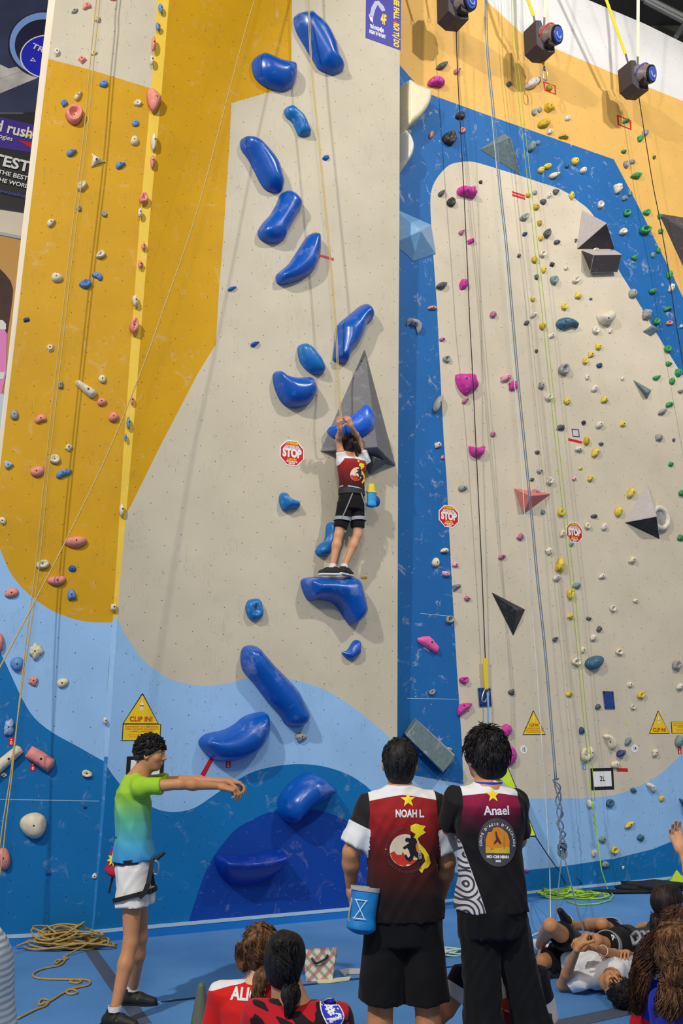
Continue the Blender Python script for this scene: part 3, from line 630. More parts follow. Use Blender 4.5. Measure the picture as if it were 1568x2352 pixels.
M13 = G7([(552, 1090), (575, 1068), (640, 1060), (760, 1060), (880, 1062), (925, 1100), (945, 1170), (965, 1250), (968, 1300), (940, 1350), (885, 1382), (860, 1365), (830, 1320), (790, 1260), (740, 1225), (670, 1215), (610, 1218), (585, 1200), (560, 1140)])
M14 = G7([(185, 1250), (205, 1215), (260, 1205), (285, 1225), (300, 1290), (290, 1330), (235, 1350), (205, 1335), (185, 1290)])
M15 = G8([(825, 170), (860, 155), (900, 95), (930, 87), (948, 105), (948, 165), (935, 190), (885, 220), (850, 205)])
M16 = G8([(150, 200), (165, 140), (210, 122), (260, 135), (310, 190), (370, 260), (440, 330), (520, 420), (570, 520), (597, 580), (590, 630), (550, 665), (490, 668), (440, 640), (410, 590), (330, 500), (240, 380), (165, 290)])
M17 = [(455, 1705), (471, 1686), (509, 1677), (536, 1664), (560, 1645), (590, 1636), (608, 1637), (615, 1660), (611, 1690), (595, 1718), (570, 1737), (533, 1748), (495, 1747), (470, 1730)]
M18 = Z([(930, 440), (945, 350), (1010, 260), (1090, 185), (1160, 145), (1220, 135), (1290, 155), (1360, 205), (1410, 260), (1437, 295), (1400, 330), (1300, 380), (1200, 450), (1120, 530), (1080, 575), (1040, 590), (980, 560), (940, 510)], 400, 1740, 3.92)
M19 = [(495, 1965), (520, 1963), (560, 1964), (600, 1958), (636, 1948), (642, 1958), (640, 1985), (628, 2008), (600, 2026), (560, 2034), (525, 2028), (503, 2008), (494, 1985)]
for px, H, m, lab, k in [
    (M1, .20, BLUEP, 'large blue wing-shaped hold, topmost on the middle wall, behind the hanging rope', dict(power=.6)),
    (M2, .18, BLUEP, 'wide blue bean-shaped hold where the yellow paint meets the cream', dict(power=.55)),
    (M3, .10, BLUEL, 'small sky blue peanut-shaped hold, third from the top of the blue route', {}),
    (M4, .18, BLUEP, 'long blue slanting hold leaning left above the hourglass-shaped one', dict(power=.6)),
    (M5, .16, BLUEP, 'blue hourglass-shaped hold below the long left-leaning hold', {}),
    (M6, .16, BLUEP, 'blue banana-shaped hold touching the left end of a red tape strip', {}),
    (M7, .18, BLUEP, 'angular blue hold directly above the tip of the grey pyramid volume', dict(power=.65)),
    (M8, .13, BLUEL, 'sky blue egg-shaped hold with a thumb dent, above the wide scoop hold', {}),
    (M9, .20, BLUEP, 'wide blue scoop hold shaped like a bowl, left of the grey pyramid', dict(power=.6)),
    (M11, .09, BLUEL, 'small blue boomerang hold below the STOP sign on the middle wall', {}),
    (M12, .10, BLUEL, 'blue peanut-shaped hold partly behind the climber\'s left leg', {}),
    (M13, .26, BLUEP, 'large blue boomerang-shaped hold the climber is standing on', dict(power=.5)),
    (M14, .09, BLUEL, 'small squarish blue doughnut hold left of the climber\'s foothold', dict(dish=.9)),
    (M15, .07, BLUEP, 'small blue fin-shaped hold below the hold the climber stands on', {}),
    (M16, .20, BLUEP, 'long blue pill-shaped hold slanting across the cream and pale blue paint', dict(power=.55)),
    (M17, .24, BLUEP, 'shiny blue liver-shaped hold above the outstretched hands', dict(power=.55)),
    (M18, .26, BLUEP, 'big blue half-moon hold above the deep blue painted circle', dict(power=.5)),
    (M19, .22, mat('deep_blue_hold_plastic', (2, 48, 150), .35, coat=.3, chalk=.1, cscale=6), 'wide deep blue shelf hold inside the deep blue painted circle', dict(power=.4, tilt=(0, 5.2), edge=.09))]:
    traced(MID, px, H, m, lab, BG, **k)
# pale top face of the shelf hold: its own recessed plate
# bolts seen on two of the big ones
for (x, y, w, h, ty, lab) in [(748, 363, 17, 13, 'f', 'tiny blue chip hold right of the hanging rope, upper middle wall'), (533, 663, 20, 11, 't', 'tiny blue chip hold near the edge of the yellow paint'), (585, 791, 21, 12, 't', 'tiny blue chip hold left of the egg-shaped hold')]:
    tag(small_hold(MID, x, y, w, h, -20, 'C', ty), lab, CAT, 'tiny blue chips on the middle wall')
tag(small_hold(MID, 690, 1693, 27, 22, -30, 'g', 'k'), 'chalky grey knobbly hold right of the shiny blue liver-shaped hold', CAT)
tag(small_hold(MID, 836, 1327, 15, 7, 0, 'Y', 'o', hs=.4), 'tiny brown worn hold right of the climber\'s shoes', CAT)
CREAMP = mat('cream_hold_plastic', (216, 206, 168), .4, var=.05, coat=.2)
WHITEP = mat('white_hold_plastic', (214, 214, 204), .4, var=.05, coat=.2)
traced(RIGHT, [(914, 206), (940, 213), (972, 225), (974, 240), (968, 262), (952, 285), (935, 300), (914, 308)], .22, CREAMP, 'big cream quarter-disc hold poking out behind the middle wall edge', 'big pale holds behind the middle wall edge', power=.4, edge=.05)
traced(RIGHT, [(913, 312), (925, 325), (936, 352), (932, 375), (922, 388), (913, 396)], .22, WHITEP, 'big white ball hold poking out below the cream quarter-disc', 'big pale holds behind the middle wall edge', edge=.07)
traced(RIGHT, [(1048, 442), (1052, 432), (1064, 431), (1076, 434), (1088, 443), (1090, 452), (1084, 457), (1068, 453), (1054, 450)], .10, hmat('p'), 'magenta sausage-shaped hold near the top of the right wall cream', 'magenta holds on the right wall', bolts=[(1075, 436)])
traced(RIGHT, [(1045, 862), (1060, 860), (1084, 861), (1089, 875), (1094, 893), (1083, 897), (1069, 909), (1056, 899), (1047, 882)], .12, hmat('p'), 'big magenta shield-shaped hold behind the black line', 'magenta holds on the right wall', bolts=[(1072, 869)], smooth_n=2)
traced(RIGHT, [(1076, 1025), (1086, 1028), (1100, 1028), (1109, 1025), (1108, 1040), (1102, 1049), (1092, 1051), (1082, 1047), (1077, 1038)], .08, hmat('p'), 'magenta bowl-shaped hold behind the black line, right of the blue strip', 'magenta holds on the right wall')
traced(RIGHT, [(1276, 742), (1284, 733), (1298, 731), (1312, 736), (1322, 745), (1324, 754), (1312, 751), (1300, 756), (1286, 757), (1277, 750)], .09, hmat('T'), 'teal whale-shaped hold right of the yellow-green rope', bolts=[(1299, 738)])
traced(RIGHT, [(1369, 726), (1386, 718), (1392, 714), (1404, 721), (1406, 735), (1398, 746), (1384, 748), (1374, 740)], .12, mat('faceted_white_resin', (206, 196, 178), .5, var=.1), 'big faceted white hold in the upper right of the cream area', smooth_n=0, bolts=[(1398, 730)])
traced(RIGHT, [(932, 742), (936, 732), (948, 733), (958, 738), (965, 747), (965, 757), (960, 768), (956, 760), (953, 750), (946, 748), (940, 745), (934, 750)], .06, hmat('g'), 'pale grey claw-shaped hold on the blue strip', bolts=[(954, 741)])
traced(RIGHT, [(957, 1466), (970, 1462), (984, 1461), (996, 1474), (1007, 1487), (1005, 1497), (1000, 1503), (980, 1489), (958, 1474)], .05, mat('bright_pink_resin', (222, 92, 160), .6, chalk=.3), 'bright pink plate hold low on the blue strip', smooth_n=0, power=.3, bolts=[(992, 1475)])
traced(RIGHT, [(1049, 1641), (1050, 1624), (1060, 1616), (1081, 1615), (1080, 1622), (1066, 1632), (1054, 1643)], .06, hmat('p'), 'magenta wedge hold at the foot of the blue strip edge', 'magenta holds on the right wall', smooth_n=2, bolts=[(1066, 1621)])
traced(RIGHT, [(1383, 1690), (1392, 1686), (1402, 1690), (1409, 1704), (1410, 1715), (1403, 1721), (1396, 1714), (1393, 1702)], .07, hmat('e'), 'cream bean-shaped hold left of the number 14 disc', bolts=[(1402, 1704)])
o = traced(LEFT, [(173, 876), (182, 874), (222, 899), (225, 905), (213, 915), (206, 914), (174, 885)], .06, hmat('e'), 'long cream bar hold slanting on the yellow left wall', smooth_n=0, power=.3, bolts=[(203, 893)])
traced(LEFT, [(57, 1737), (74, 1713), (100, 1727), (126, 1745), (123, 1760), (110, 1774), (84, 1756)], .08, mat('salmon_block_resin', (222, 140, 130), .6, var=.08), 'salmon pink block hold with a red tag under it', smooth_n=0, power=.3, bolts=[(94, 1743)])
traced(LEFT, [(-40, 1785), (-30, 1765), (38, 1712), (46, 1714), (54, 1727), (0, 1777), (-30, 1800)], .07, hmat('e'), 'long slanted cream bar hold at the left edge behind the tan rope', smooth_n=0, power=.3, bolts=[(20, 1743)])
traced(LEFT, [(210, 352), (216, 358), (226, 364), (242, 373), (226, 376), (210, 385), (212, 372), (213, 362)], .05, hmat('e'), 'white three-pointed star hold right of the twin tan ropes', smooth_n=0, power=.5, bolts=[(222, 365)])

# ---- volumes: base corners sit on the wall, apex corners stand off it
def volume(plane, base, apex, faces, mats, label, group='plywood volumes', name='wall_volume', bolts=()):
    V = [plane.hit(x, y, .001) for x, y in base] + [plane.hit(x, y, h) for x, y, h in apex]
    F = [f[:-1] for f in faces]; M_ = [f[-1] for f in faces]
    F.append(tuple(range(len(base)))); M_.append(0)
    c = np.mean(V, 0); FF = []
    for f in F:
        n = np.cross(V[f[1]] - V[f[0]], V[f[2]] - V[f[0]]); FF.append(f if n @ (np.mean([V[i] for i in f], 0) - c) > 0 else f[::-1])
    o = mesh_obj(name, V, FF, mats, mi=M_, origin=np.mean(V[:len(base)], 0)); tag(o, label, 'wall volume', group)
    bv = BVHTree.FromPolygons([tuple(v) for v in V], FF)
    for b in bolts:
        h = bv.ray_cast(Vector(CAM), Vector(unit(ray(*b))))
        if h[0] is not None: add_bolt(o, np.array(h[0]), np.array(h[1]) if h[1].y < 0 else -np.array(h[1]), 1.2)
    bm = bmesh.new(); bm.from_mesh(o.data); bmesh.ops.bevel(bm, geom=[e for e in bm.edges], offset=.006, segments=1, affect='EDGES'); bm.to_mesh(o.data); bm.free()
    return o
GV = mat('grey_textured_volume', (112, 110, 112), .8, var=.12, scale=60, bump=.3, chalk=.2, cscale=9)
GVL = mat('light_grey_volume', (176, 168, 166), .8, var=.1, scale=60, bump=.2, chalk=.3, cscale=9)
GT = mat('grey_green_volume', (104, 122, 124), .8, var=.15, scale=30, bump=.3, chalk=.5, cscale=9)
BK = mat('black_volume', (40, 40, 44), .55, var=.2, scale=60, bump=.2, chalk=.25, cscale=9)
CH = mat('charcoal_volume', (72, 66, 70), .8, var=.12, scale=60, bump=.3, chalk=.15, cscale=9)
volume(MID, [(837, 800), (734, 1037), (909, 1071)], [(866, 1027, .34)], [(0, 1, 3, 0), (0, 3, 2, 0), (1, 2, 3, 0)], [GV], 'tall grey pyramid volume on the middle wall under the climber\'s hands', bolts=[(830, 830), (800, 960)])
volume(MID, [(820, 1030), (892, 1060), (848, 1092)], [(864, 1052, .26)], [(0, 1, 3, 0), (0, 3, 2, 0), (1, 2, 3, 0)], [GV], 'small grey faceted volume tucked under the tall pyramid volume')
volume(RIGHT, [(1100, 343), (1158, 306), (1196, 404)], [(1173, 315, .20)], [(0, 1, 3, 0), (0, 3, 2, 0), (1, 2, 3, 0)], [GT], 'grey-green wedge volume on the blue band above the cream area')
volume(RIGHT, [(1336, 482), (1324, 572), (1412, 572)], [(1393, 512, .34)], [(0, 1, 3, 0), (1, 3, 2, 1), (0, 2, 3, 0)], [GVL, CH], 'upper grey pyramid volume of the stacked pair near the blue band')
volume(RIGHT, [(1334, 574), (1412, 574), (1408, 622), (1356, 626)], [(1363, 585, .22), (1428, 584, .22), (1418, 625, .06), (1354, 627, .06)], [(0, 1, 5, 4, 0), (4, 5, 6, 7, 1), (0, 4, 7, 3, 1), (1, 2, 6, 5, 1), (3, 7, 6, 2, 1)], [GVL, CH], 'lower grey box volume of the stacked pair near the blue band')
volume(RIGHT, [(1512, 490), (1640, 510), (1590, 660)], [(1600, 545, .28)], [(0, 1, 3, 0), (0, 3, 2, 0), (1, 2, 3, 0)], [CH], 'dark charcoal volume cut off by the right picture edge')
volume(RIGHT, [(1452, 871), (1496, 896), (1485, 918)], [(1486, 902, .09)], [(0, 1, 3, 0), (0, 3, 2, 0), (1, 2, 3, 0)], [GT], 'thin grey spike-shaped volume on the right of the cream area')
volume(RIGHT, [(1474, 762), (1499, 745), (1513, 759), (1494, 773)], [(1501, 750, .09)], [(0, 1, 4, 0), (1, 2, 4, 0), (2, 3, 4, 0), (3, 0, 4, 0)], [GT], 'small teal pyramid volume at the edge of the cream area')
volume(RIGHT, [(1179, 1121), (1266, 1134), (1201, 1182)], [(1219, 1139, .20)], [(0, 1, 3, 0), (0, 3, 2, 0), (1, 2, 3, 0)], [mat('salmon_volume', (206, 120, 114), .8, var=.12, scale=40, bump=.3)], 'salmon pink pyramid volume behind the grey and white ropes')
volume(RIGHT, [(1486, 1109), (1433, 1200), (1515, 1239)], [(1508, 1186, .26)], [(0, 1, 3, 0), (1, 3, 2, 1), (0, 2, 3, 0)], [GVL, BK], 'grey and black pyramid volume with a white ring behind it')
volume(RIGHT, [(1127, 1359), (1206, 1400), (1178, 1462)], [(1184, 1400, .12)], [(0, 1, 3, 0), (0, 3, 2, 0), (1, 2, 3, 0)], [BK], 'black triangular volume with a magenta hold on it')
volume(RIGHT, [(1037, 1345), (1055, 1340), (1060, 1347), (1040, 1361)], [(1052, 1346, .07)], [(0, 1, 4, 0), (1, 2, 4, 0), (2, 3, 4, 0), (3, 0, 4, 0)], [GT], 'tiny grey triangular volume at the edge of the blue strip')
volume(RIGHT, [(926, 1683), (952, 1648), (1044, 1733), (1042, 1750), (1015, 1775)], [(932, 1690, .20), (958, 1654, .20), (1043, 1737, .20), (1017, 1772, .20)], [(0, 1, 6, 5, 0), (1, 2, 7, 6, 1), (5, 6, 7, 8, 0), (2, 3, 4, 8, 7, 1), (4, 0, 5, 8, 0)], [GT, GVL], 'long grey wedge volume slanting across the bottom of the blue strip')
volume(RIGHT, [(1557, 1832), (1600, 1850), (1590, 1905)], [(1585, 1860, .12)], [(0, 1, 3, 0), (0, 3, 2, 0), (1, 2, 3, 0)], [mat('dark_teal_volume', (30, 74, 110), .7)], 'dark teal volume cut by the right picture edge near the floor')
CLR = mat('frosted_blue_volume', (120, 165, 205), .35, chalk=.45, cscale=7, coat=.2)
volume(RIGHT, [(905, 478), (990, 516), (1001, 584), (947, 601), (936, 588), (900, 560)], [(966, 530, .22)], [(0, 1, 6, 0), (1, 2, 6, 0), (2, 3, 6, 0), (3, 4, 6, 0), (4, 5, 6, 0), (5, 0, 6, 0)], [CLR], 'chalky blue faceted volume beside the middle wall edge')
# white ring behind the grey and black pyramid
def ring(plane, cx, cy, r_px, label):
    c = plane.pix(cx, cy); R = np.linalg.norm(plane.pix(cx + r_px, cy) - c) * .9
    rt = MB(); rt.tube([plane.pt(c + np.array([math.cos(a), math.sin(a)]) * R, .037) for a in np.linspace(0, 2 * math.pi, 33)[:-1]], .035, 10, closed=True)
    o = rt.build('climbing_hold', hmat('w'), smooth=True); tag(o, label, CAT)
    t2 = MB(); t2.tube([plane.pt(c, .002), plane.pt(c, .035)], R * .8, 24); t2.build('inner_dish', hmat('g'), o)
ring(RIGHT, 1511, 1191, 19, 'round white doughnut hold half hidden behind the grey and black pyramid')
# ================================================================ SIGNS, TAPE, PLATES
def sm(name, c, r=.5): return mat(name, c, r, var=.02, scale=3)
P_RED, P_WHITE, P_YEL, P_BLACK, P_BLUE = sm('sign_red', (196, 22, 24)), sm('sign_white', (232, 230, 226)), sm('sign_yellow', (236, 196, 24)), sm('sign_black', (24, 22, 24)), sm('poster_blue', (22, 16, 150))
P_ORANGE, P_PURPLE, P_DRED = sm('sign_orange', (230, 90, 30)), sm('poster_purple', (64, 38, 140)), sm('sign_text_red', (186, 60, 20))
def frame(plane, cx, cy, wpx, hpx, off=.0):
    c = plane.pix(cx, cy); W = np.linalg.norm(plane.pix(cx + wpx / 2, cy) - plane.pix(cx - wpx / 2, cy)); Hh = np.linalg.norm(plane.pix(cx, cy - hpx / 2) - plane.pix(cx, cy + hpx / 2))
    return plane.pt(c, off), W / 2, Hh / 2
def sign(plane, cx, cy, wpx, hpx, outline, m, name, label, cat, draw=None, group=None, t=.004, partname='print'):
    o, a, b = frame(plane, cx, cy, wpx, hpx); r = empty(name, o); tag(r, label, cat, group)
    pts = np.array(outline) * [a, b]; k = len(pts); mb_ = MB()
    V = [o + plane.e * x + plane.u * y + plane.n * z for z in (.001, t) for x, y in pts]
    F = [tuple(range(k, 2 * k)), tuple(range(k))[::-1]] + [(i, (i + 1) % k, k + (i + 1) % k, k + i) for i in range(k)]
    mb_.add(V, F).build('board', m, r)
    if draw:
        f = Flat(o + plane.n * t, plane.e * a, plane.u * b, plane.n, .0006); draw(f); f.build(partname, r)
    return r
OCT = [(math.cos(math.pi / 8 + i * math.pi / 4) * 1.05, math.sin(math.pi / 8 + i * math.pi / 4) * 1.05) for i in range(8)]
def draw_stop(f):
    f.poly([(x * .92, y * .92) for x, y in OCT], P_RED)
    f.text('ATTENTION', 0, .74, .26, P_YEL, .015, .62, up=False); f.text('FROM THIS POINT CLIMB', 0, .52, .17, P_WHITE, .008, .56, up=False); f.text('WITHOUT HARNESS OR ROPE', 0, .38, .17, P_WHITE, .008, .56, up=False)
    f.text('STOP', 0, -.02, .86, P_WHITE, .05, .72, up=False); f.text('CHO PH', 0, -.50, .24, P_YEL, .01, .8, up=False); f.text('NOT GO ABOVE THIS', 0, -.66, .15, P_WHITE, .008, .6, up=False); f.text('LINE PLEASE', 0, -.80, .15, P_WHITE, .008, .6, up=False)
sign(MID, 670, 1041, 57, 60, OCT, P_WHITE, 'stop_sign', 'red octagonal STOP sign on the middle cream wall, left of the climber', 'sign', draw_stop, 'red STOP signs')
sign(RIGHT, 1030, 1186, 47, 52, OCT, P_WHITE, 'stop_sign', 'red octagonal STOP sign half over the blue strip edge of the right wall', 'sign', draw_stop, 'red STOP signs')
sign(RIGHT, 1318, 1223, 38, 48, OCT, P_WHITE, 'stop_sign', 'rightmost red octagonal STOP sign, beside the yellow-green rope', 'sign', draw_stop, 'red STOP signs')
TRI = [(-1, -1), (1, -1), (.03, 1), (-.03, 1)]
def person_icon(f, cx, cy, s, m, wx=1.0):
    f.poly([(cx + x * wx, cy + y) for x, y in circle(0, s * .42, s * .09, 16)], m, up=False)
    f.poly([(cx + x * s * wx, cy + y * s) for x, y in [(-.14, .3), (.14, .3), (.24, .05), (.17, .0), (.12, .12), (.12, -.08), (.2, -.5), (.08, -.5), (0, -.15), (-.08, -.5), (-.2, -.5), (-.12, -.08), (-.12, .12), (-.17, 0), (-.24, .05)]], m)
def draw_clip(two):
    def d(f):
        f.poly([(-.94, -.95), (.94, -.95), (.0, .93)], P_YEL); 
        if two:
            person_icon(f, 0, .22, .62, P_WHITE, .7); f.poly([(-.1, .22), (.1, .22), (.1, .17), (-.1, .17)], P_BLACK); f.text('CLIP IN!', 0, -.68, .44, P_DRED, .012, .82)
        else:
            person_icon(f, 0, .35, .5, P_WHITE, .5); f.text('CLIP IN!', 0, -.2, .34, P_DRED, .01, .7, up=False)
            for i, t_ in enumerate(['CLIP IN BEFORE YOU CLIMB DOUBLE', 'CHECK CARABINER, FALL HAZARD', 'IF CLIMBING UNATTACHED']): f.text(t_, 0, -.46 - i * .16, .13, P_DRED, 0, .8, up=False)
    return d
r = sign(MID, 325, 1628, 83, 70, TRI, P_BLACK, 'warning_sign', 'large yellow CLIP IN triangle with text plate below it, behind the boy in green', 'sign', draw_clip(True), 'yellow CLIP IN signs')
def rect(a=1, b=1): return [(-a, -b), (a, -b), (a, b), (-a, b)]
def draw_cliptext(f):
    f.poly(rect(.96, .93), P_YEL)
    for i, t_ in enumerate(['CLIP IN BEFORE YOU CLIMB! DOUBLE', 'CHECK CARABINER, FALL HAZARD IF', 'CLIMBING UNATTACHED']): f.text(t_, 0, .66 - i * .28, .24, P_DRED, .004, .43, up=False)
    for i, t_ in enumerate(['MOC DAY BAO HO TRUOC KHI LEO', 'KIEM TRA MOC DAY, NGUY HIEM']): f.text(t_, 0, -.3 - i * .26, .2, P_DRED, 0, .42, up=False)
sign(MID, 325, 1682, 88, 38, rect(), P_BLACK, 'warning_plate', 'yellow rectangular text plate hanging just under the large CLIP IN triangle', 'sign', draw_cliptext)
sign(RIGHT, 1225, 1660, 52, 55, TRI, P_BLACK, 'warning_sign', 'small yellow CLIP IN triangle above the number 15 disc', 'sign', draw_clip(False), 'yellow CLIP IN signs')
sign(RIGHT, 1512, 1659, 47, 52, TRI, P_BLACK, 'warning_sign', 'yellow CLIP IN triangle near the right picture edge', 'sign', draw_clip(True), 'yellow CLIP IN signs')
sign(RIGHT, 1572, 1671, 62, 26, rect(), P_BLACK, 'warning_plate', 'yellow rectangular plate cut by the right picture edge beside a CLIP IN triangle', 'sign', draw_cliptext)
def draw_num(n): return lambda f: f.text(n, 0, 0, 1.3, P_BLACK, .02, .8)
sign(RIGHT, 1202, 1722, 16, 20, circle(0, 0, 1, 28), P_WHITE, 'number_disc', 'white disc numbered 15, lower left of the small CLIP IN triangle', 'sign', draw_num('15'), 'numbered discs', partname='number')
sign(RIGHT, 1456.5, 1719.5, 15, 19, circle(0, 0, 1, 28), P_WHITE, 'number_disc', 'white disc numbered 14, right of a grey-teal lens-shaped hold', 'sign', draw_num('14'), 'numbered discs', partname='number')
def draw_2l(t_):
    def d(f): f.poly(rect(.80, .70), P_WHITE); f.text(t_, 0, 0, .66, P_BLACK, .012, .75)
    return d
sign(RIGHT, 1382.5, 1789, 52, 50, rect(), P_BLACK, 'framed_sign', 'black framed white sheet reading 2L', 'sign', draw_2l('2L'), 'black framed sheets')
sign(MID, 333, 1765, 86, 56, rect(), P_BLACK, 'framed_sign', 'black framed white sheet mostly hidden behind the boy in green', 'sign', lambda f: f.poly(rect(.78, .70), P_WHITE), 'black framed sheets')
# blue poster at the top
def draw_poster(f):
    f.text('FREE FALL', .72, .12, .42, P_YEL, .02, .36, rot=-math.pi / 2, up=False); f.text('RƠI TỰ DO', .72, -.64, .42, P_YEL, .02, .30, rot=-math.pi / 2, up=False)
    f.poly([(.6, -.27), (.78, -.27), (.78, -.33), (.6, -.33)], P_RED, up=False)
    f.text('4F', 0, -.36, .36, P_YEL, .015, .9, up=False); f.text('TRẢI NGHIỆM', -.38, -.66, .13, P_WHITE, .006, .95, up=False); f.text('NGAY HÔM NAY', -.34, -.80, .13, P_WHITE, .006, .92, up=False)
    DK, JE = sm('printed_dark_shirt', (60, 30, 50)), sm('printed_jeans', (170, 176, 200))
    f.poly([(-.45, .05), (-.1, .18), (.1, .1), (.15, .4), (-.05, .5), (-.3, .35)], DK, up=False); f.poly([(0, .45), (.25, .75), (.15, .9), (.0, .6)], DK, up=False)
    f.poly([(-.3, .1), (0, .0), (.1, -.1), (-.1, -.15), (-.35, -.02), (-.5, -.2), (-.6, -.42), (-.8, -.4), (-.7, -.15), (-.5, .05)], JE, up=False); f.poly([(-.85, -.35), (-.62, -.4), (-.6, -.55), (-.75, -.5)], P_WHITE)
pl = Plane(MID.pt(MID.pix(880, 10)), MID.e, MID.u)
sign(MID, 880.5, 15, 75, 172, rect(), P_BLUE, 'climbing_poster', 'blue poster with yellow lettering and a falling climber at the top edge', 'poster', draw_poster, partname='artwork')
# red tape strips, frames, tags
def tape(plane, quad, m, label, name='tape_strip', t=.0015, off=.001, group=None):
    V = [plane.hit(x, y, off) for x, y in quad] + [plane.hit(x, y, off + t) for x, y in quad]; k = len(quad)
    o = mesh_obj(name, V, [tuple(range(k))[::-1], tuple(range(k, 2 * k))] + [(i, (i + 1) % k, k + (i + 1) % k, k + i) for i in range(k)], m, origin=np.mean(V[:k], 0))
    return tag(o, label, 'tape', group)
TR = sm('red_tape', (200, 20, 30)); TB = sm('blue_marker', (40, 40, 150)); TG = 'red tape strips'
tape(MID, [(731, 583), (767, 593), (766, 599), (730, 588)], TR, 'short red tape strip right of the banana-shaped blue hold', group=TG)
tape(MID, [(482, 1740), (491, 1743), (470, 1783), (460, 1779)], TR, 'slanted red tape strip under the shiny blue liver-shaped hold', group=TG)
tape(RIGHT, [(1175, 438.5), (1205, 448), (1205, 452), (1176, 443)], TR, 'upper strip of the double red tape on the right wall', group=TG)
tape(RIGHT, [(1176, 445), (1205, 454), (1206, 459), (1176, 450)], TR, 'lower strip of the double red tape on the right wall', group=TG)
tape(RIGHT, [(1305, 1006), (1337, 1014), (1336, 1019), (1305, 1012)], TR, 'red tape strip under the blue taped square', group=TG)
tape(RIGHT, [(1416, 1764), (1441, 1764.5), (1442, 1772.5), (1416, 1772)], TR, 'red tape strip right of the 2L sign', group=TG)
def tape_frame(plane, q, w, m, label, sides=4):
    c = np.mean(q, 0); inn = [tuple(c + (np.array(p) - c) * w) for p in q]; mb_ = MB()
    for i in range(sides):
        j = (i + 1) % 4; quad = [q[i], q[j], inn[j], inn[i]]; V = [plane.hit(x, y, .001) for x, y in quad] + [plane.hit(x, y, .0025) for x, y in quad]
        mb_.add(V, [(3, 2, 1, 0), (4, 5, 6, 7)] + [(i_, (i_ + 1) % 4, 4 + (i_ + 1) % 4, 4 + i_) for i_ in range(4)])
    return tag(mb_.build('taped_square', m), label, 'tape')
tape_frame(RIGHT, [(1247, 186), (1276, 197), (1277, 218), (1250, 208)], .78, TR, 'red tape frame around an ochre hold under the middle auto belay')
tape_frame(RIGHT, [(1416, 263), (1449, 277), (1450, 299), (1418, 286)], .78, TR, 'red tape frame around a green hold under the right auto belay')
tape_frame(RIGHT, [(1328, 1003), (1312, 985), (1329, 985), (1331, 1004)][0:0] or [(1312, 985), (1329, 986), (1331, 1004), (1315, 1003)], .8, TB, 'hand drawn blue marker square above a red tape strip')
def rtag(plane, cx, cy, w, h, col, label):
    return sign(plane, cx, cy, w, h, rect(), col, 'route_tag', label, 'tag', lambda f: (f.text('E', 0, .42, .8, P_WHITE, .02, .9, rot=math.pi / 2, up=False), f.poly(circle(0, -.42, .42, 16), P_WHITE), f.poly(circle(.05, -.42, .2, 12), col)), 'small route tags')
rtag(LEFT, 26, 1702, 12, 19, TR, 'red route tag under the pale blue hold, upper of the two on the left wall')
rtag(LEFT, 76, 1760, 12, 20, TR, 'red route tag under the salmon block hold')
rtag(MID, 524, 1756, 11, 15, TR, 'red route tag under the shiny blue liver-shaped hold')
rtag(RIGHT, 1341, 1760, 8, 15, sm('tag_blue', (90, 160, 210)), 'light blue route tag left of the 2L sign')
rtag(RIGHT, 1560, 1724, 8, 15, TR, 'pinkish red route tag at the right picture edge')
tape(RIGHT, [(1437, 1661), (1441, 1661), (1441, 1665), (1437, 1665)], P_YEL, 'tiny yellow sticker left of the rightmost CLIP IN triangle', name='sticker')
# belay anchor plates
PLM = mat('blue_steel_plate', (30, 62, 128), .5, var=.2, scale=30)
def plate(q, label):
    V = [RIGHT.hit(x, y, .001) for x, y in q] + [RIGHT.hit(x, y, .012) for x, y in q]
    o = mesh_obj('anchor_plate', V, [(3, 2, 1, 0), (4, 5, 6, 7)] + [(i, (i + 1) % 4, 4 + (i + 1) % 4, 4 + i) for i in range(4)], PLM, origin=np.mean(V[:4], 0)); tag(o, label, 'anchor plate', 'blue steel anchor plates')
    c = np.mean(q, 0)
    for p in q: pp = c + (np.array(p) - c) * .8; add_bolt(o, RIGHT.hit(pp[0], pp[1], .013), RIGHT.n, 1.3)
plate([(1097, 1580), (1126, 1580), (1129, 1622), (1101, 1623)], 'blue steel plate with a carabiner hanging in front of it')
plate([(1384, 1587), (1408, 1588), (1412, 1628), (1389, 1628)], 'empty blue steel plate above the 2L sign')

# ================================================================ ROPES
def wpath(plane, pts, n=6):
    P = [plane.hit(x, y, o) for x, y, o in pts]; return list(smooth_open(np.array(P), n))
def rope_mat(name, c): return mat(name, c, .8, var=.15, scale=90, bump=.3)
RT, RB, RGY, RWH, RGN = rope_mat('tan_rope', (196, 168, 104)), rope_mat('black_rope', (36, 30, 32)), rope_mat('blue_grey_rope', (104, 122, 140)), rope_mat('white_rope', (214, 218, 212)), rope_mat('lime_rope', (150, 176, 60))
def rope(strands, r, m, label, cat='rope', name='climbing_rope', group='climbing ropes'):
    root = None
    for i, P in enumerate(strands):
        mb_ = MB().tube(P, r, 7)
        if len(strands) == 1: return tag(mb_.build(name, m, smooth=True), label, cat, group)
        if root is None: root = empty(name, P[-1]); tag(root, label, cat, group)
        mb_.build('strand', m, root, smooth=True)
    return root
def fpt(x, y, z=.02): return floor_at(x, y, z)
L1 = [(222, 0), (210, 120), (194, 300), (165, 540), (138, 780), (109, 1040), (93, 1200), (82, 1310), (66, 1430), (53, 1540), (45, 1607), (40, 1652)]
rope([wpath(LEFT, [(x + dx * (1 - max(0, (y - 1400) / 260)), y, .30 + .3 * max(0, (y - 1300) / 700)) for x, y in [(262, -330), (226, -60)] + L1 + [(33, 1720), (26, 1790), (14, 1880), (7, 1945), (-2, 2010), (-20, 2100)]]) for dx in (-1, 7)], .0052, RT, 'twin tan ropes hanging down the yellow left wall')
